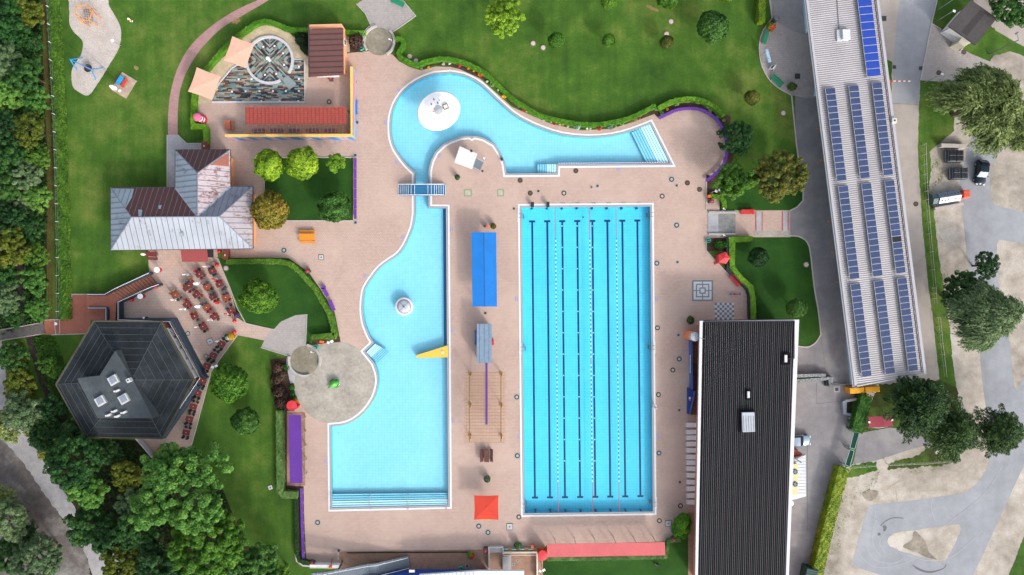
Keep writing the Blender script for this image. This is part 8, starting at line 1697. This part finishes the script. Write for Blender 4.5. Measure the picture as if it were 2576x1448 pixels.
def settle(zf_,mat,x,y,ang,chairs,where,flip=0):
    c=W(zf_(x,y)); inst(TB[mat],(c.x,c.y,.02),R(ang),(('long dark red' if mat=='L' else ('rust coloured' if mat=='o' else 'dark red'))+' table: '+where)[:90],'terrace tables','','terrace table') if False else None
    t_=inst(TB[mat],(c.x,c.y,.02),R(ang),None,'dining tables of the terrace',None,'table'); t_['label']=('wooden ' )+'table top seen as '+where if False else where.replace('the ','',1)+(', a dark red top' if mat!='o' else ', a rust coloured top')
    cnt={}
    for q in chairs.split():
        k=q[0]; a,b=[float(v) for v in q[1:].split(',')]; cnt[k]=cnt.get(k,0)+1
    for q in chairs.split():
        k=q[0]; a,b=[float(v) for v in q[1:].split(',')]; p=W(zf_(a,b)); d=p-c; rz=math.atan2(d.y,d.x)-math.pi/2
        o=inst(CH[k],(p.x,p.y,.02),rz+R(rs.uniform(-12,12)),f'{cname[k]} chair at {where}' if cnt[k]==1 else f'{cname[k]} chair, one of {["","","two","three","four"][cnt[k]]} at {where}','terrace chairs '+where,None,'chair')
for _,mat,x,y,ang,chs,wh_ in tabs: settle(A_Z,mat,x,y,ang,chs,wh_)
settle(B_Z,'r',1040,350,32,'r1030,210 b930,300 r1180,450 k1075,520','the lowest table in the terrace group')
# seating strip along the lawn
st=[(2248,560,35,'the first strip table beside the flower tubs'),(2165,675,28,'the second strip table along the lawn'),(2100,780,26,'the third strip table along the lawn'),(2070,925,22,'the fourth strip table at the balcony corner'),(2010,1050,20,'the fifth strip table along the lawn'),(1965,1185,18,'the sixth strip table along the lawn'),(1925,1310,17,'the seventh strip table along the lawn'),(1893,1445,15,'the lowest strip table along the lawn')]
def zt(c_,r_):
    return lambda x,y: T(c_,r_,x,y)
for x,y,a_,lb in st:
    c_=W(T(0,2,x,y)); u=Vector((math.cos(R(-a_)),math.sin(R(-a_)))); v_=Vector((-u.y,u.x)); s_=3.4307*1.1646*1.0; k_=1/.25028*PX  # tile px per m
    ch=[]
    for su in(-1,1):
        for sv in(-1,1): d=u*su*.33+v_*sv*.78; ch.append('k%.1f,%.1f'%(x+d.x*k_,y-d.y*k_))
    settle(zt(0,2),'r',x,y,-a_,' '.join(ch),lb)
settle(zt(0,3),'r',1668,208,85,'r1612,185 r1615,215 r1705,190 r1705,225','the lone table at the lower terrace tip')
for i,(x,y) in enumerate(((1690,372),(1742,466),(1800,572),(1857,682),(1912,788),(1968,892))): settle(zt(0,2),'o',x,y,-62,'b%d,%d b%d,%d'%(x-30,y-28,x+34,y+26),'the '+ordn[i]+' balcony table from the top, under the eave')
for t_ in list(COL.objects):
    if t_.name.startswith(('terrace_table','terrace_chair')) and t_.get('label','').find('balcony')>=0: t_.location.z=.37
for p,lb,rd_ in ((A_Z(1445,318),'upper folded white parasol beside the ball planter',0),(A_Z(990,493),'folded white parasol between the awning and the long table',0),(A_Z(1628,595),'folded red parasol with white foot near the lawn edge',1),(A_Z(735,1050),'folded white parasol at the furthest left table',0),(A_Z(925,1255),'folded white parasol at the lower left of the terrace',0),(A_Z(1900,1360),'folded red parasol left of the violet flower pot',1),(B_Z(1330,90),'folded white parasol at the lower middle terrace table',0),(B_Z(840,355),'folded white parasol beside the lowest terrace table',0),(B_Z(1640,880),'folded white parasol beside the first strip table',0)):
    closed_parasol(p,lb,pred if rd_ else whc,2.2,'folded parasols on the terrace',None,.24,.1)
for p,lb,rd_ in ((A_Z(1290,690),'large folded white parasol over the long terrace table',0),(A_Z(1320,1190),'large folded white parasol near the lower terrace',0),(A_Z(1720,1110),'large folded red parasol in the right half of the terrace',1)):
    closed_parasol(p,lb,M('cloth_scarlet','c8141c',.7,.05,2) if rd_ else whc,2.9 if not rd_ else 2.3,'large folded parasols on the terrace',steeld,.1,.26)
closed_parasol(T(0,1,1485,1115),'folded white parasol at the left corner under the pavilion eave',whc,2.2,None,None,.2,.18)
for p,q2,lb in ((A_Z(300,390),A_Z(358,390),'round white high table with red stool left of the brick stair top'),(T(0,2,1408,85),T(0,2,1438,80),'round white high table with red stool beside the long side wall')):
    w_=W(p,1.1); s=empty('high_table',(w_.x,w_.y,.02),lb,'high table','white high tables'); mb=MB(); mb.cyl((0,0,1.05),.46,.05,28); mb.build('tabletop',wh,s); mb=MB(); mb.tube([(0,0,0),(0,0,1.05)],.05,8); mb.lathe((0,0,0),[(.35,0),(.3,.05),(.05,.08)],20); mb.build('pedestal',M('ped_red','b83a3a',.5,.06,3),s)
# waiter's table, dogs etc: small seat by lower wall
# ---------------- last small things ----------------
for p,a_,lb in ((T(1,0,1432,907),-55,'beside the rim left of the mushroom'),(T(1,0,1300,1233),90,'at the left bulge of the leisure pool'),(T(1,1,1412,187),-40,'above the footbridge on the left'),(T(1,1,1840,120),50,'on the lifeguard peninsula'),(T(1,1,1475,938),60,'where the pool curves left below the bridge'),(T(1,1,1097,1328),45,'at the shoulder of the lower leisure pool'),(T(1,1,1965,858),90,'right of the canal corner'),(T(1,2,1972,425),90,'left of the grey blue cabin'),(T(1,2,1983,1335),90,'left of the golden trellis'),(T(1,3,700,305),90,'left of the lower leisure pool'),(T(2,1,1070,257),0,'below the right arm of the leisure pool'),(T(2,2,45,112),90,'left of the lane pool near its upper half'),(T(2,2,1452,112),90,'right of the lane pool below the game boards'),(T(2,3,60,55),90,'left of the lower lane pool'),(T(2,3,1465,55),90,'right of the lower lane pool')):
    w_=W(p); s=empty('depth_sign',(w_.x,w_.y,.02),'violet depth mark in the paving '+lb,'depth mark','violet depth marks',R(a_)); mb=MB(); mb.box((0,0,.005),(.85,.5,.01)); mb.build('plate',M('mark_pale','b9a6a8',.8,.08,6),s); mb=MB(); mb.box((0,.13,.012),(.7,.1,.012)); mb.build('stroke',dm,s); mb=MB(); mb.box((0,-.12,.012),(.7,.1,.012)); mb.build('stroke',dm,s)
w_=W(T(0,2,1478,300)); s=empty('standing_ashtray',(w_.x,w_.y,.02),'slim black column with white top by the dark terrace wall','ashtray'); mb=MB(); mb.lathe((0,0,0),[(.2,0),(.16,.1),(.14,.95)],14); mb.build('column',gd,s); mb=MB(); mb.lathe((0,0,.95),[(.17,0),(.17,.08),(.08,.12)],14); mb.build('lid',wh,s)
s=thing('float_line',W(T(2,1,1030,200)),'thin white and violet float line along the lower rim of the right pool arm','float line'); a,b=W(T(2,1,470,203)),W(T(2,1,1580,193)); mb=MB(); n=90
for k in range(n): p=a.lerp(b,k/n); q2=a.lerp(b,(k+.9)/n); p.z=q2.z=.0; p.y+=.12; q2.y+=.12; mb.tube([p,q2],.06,6,k%2)
mb.build('floats',[wh,M('float_violet','8a6aa8',.5,.05,3)],s)
for (x,y,sx,sy,lb) in ((2085,30,.9,1.3,'brown timber gate above the pavilion wing'),(2293,1112,.75,1.7,'brown timber gate below the right pavilion corner')):
    w_=W(T(0,1,x,y)); s=empty('timber_gate',(w_.x,w_.y,0),lb,'gate'); mb=MB(); [mb.box((-sx/2+sx*(k+.5)/6,0,.6),(sx/6-.03,sy,1.2)) for k in range(6)]; mb.box((0,0,.9),(sx,.08,.08)); mb.build('slatted_panel',M('timber_red','7a4030',.7,.15,3),s); mb=MB(); mb.box((0,-sy*.1,1.24),(.1,.3,.06)); mb.build('latch_plate',wh,s)
s=thing('low_wall',W((1831,640)),'dark navy low wall between the deck and the angular hedge','wall'); mb=MB(); strip(mb,[W(p,.7)[:2] for p in ((1830.5,597),(1831,680),(1866,713),(1880,728),(1886,743),(1887,803))],.42,0,.7); mb.build('wall',M('wall_inknavy','1d2030',.7,.08,2,obj=False),s); mb=MB(); mb.bar(W((1831,600),.72),W((1831,678),.72),.3,.03); mb.build('coping',M('cop_navy','2a2d3e',.6,.06,2,obj=False),s)
w_=W(T(2,3,1458,1340)); s=empty('fawn_figure',(w_.x,w_.y,.03),'small black bucket like object lying in the lower lawn behind the salmon canopy','garden object'); mb=MB(); mb.tube([(-.35,.15,.2),(0,-.1,.15),(.35,-.05,.2)],[.14,.1,.13],8); mb.build('body',gd,s); mb=MB(); mb.box((-.35,.22,.35),(.2,.25,.3)); mb.build('end_block',gd,s)
s.name='garden_tool'
for i,(x,y) in enumerate(((57,1303),(15,1337))):
    w_=W(T(2,3,x,y)); s=empty('floor_outlet',(w_.x,w_.y,.02),['upper','lower'][i]+' pale plate with dark hole in the brick terrace at the bottom centre','outlet','terrace floor outlets'); mb=MB(); mb.box((0,0,.01),(.42,.42,.02)); mb.build('plate',plate,s); mb=MB(); mb.cyl((0,0,.01),.12,.02,12); mb.build('hole',gd,s)
for p,r_,lb in ((T(1,0,1018,1235),.2,'small black cap beside the left bulge of the leisure pool path'),(T(1,3,833,1198),.2,'black post foot at the upper left corner of the brick terrace'),(T(1,3,2123,1352),.2,'black post foot beside the teal reel'),(T(0,3,1690,-5) if 0 else T(2,1,800,438),.12,'tiny black cap beside the dark grate above the lane pool')):
    w_=W(p); s=empty('post_foot',(w_.x,w_.y,.02),lb,'post foot','small black post feet'); mb=MB(); mb.cyl((0,0,0),r_,.12,12); mb.build('cap',gd,s); mb=MB(); mb.box((0,0,.005),(r_*3.2,r_*2.6,.01)); mb.build('plate',plate,s)
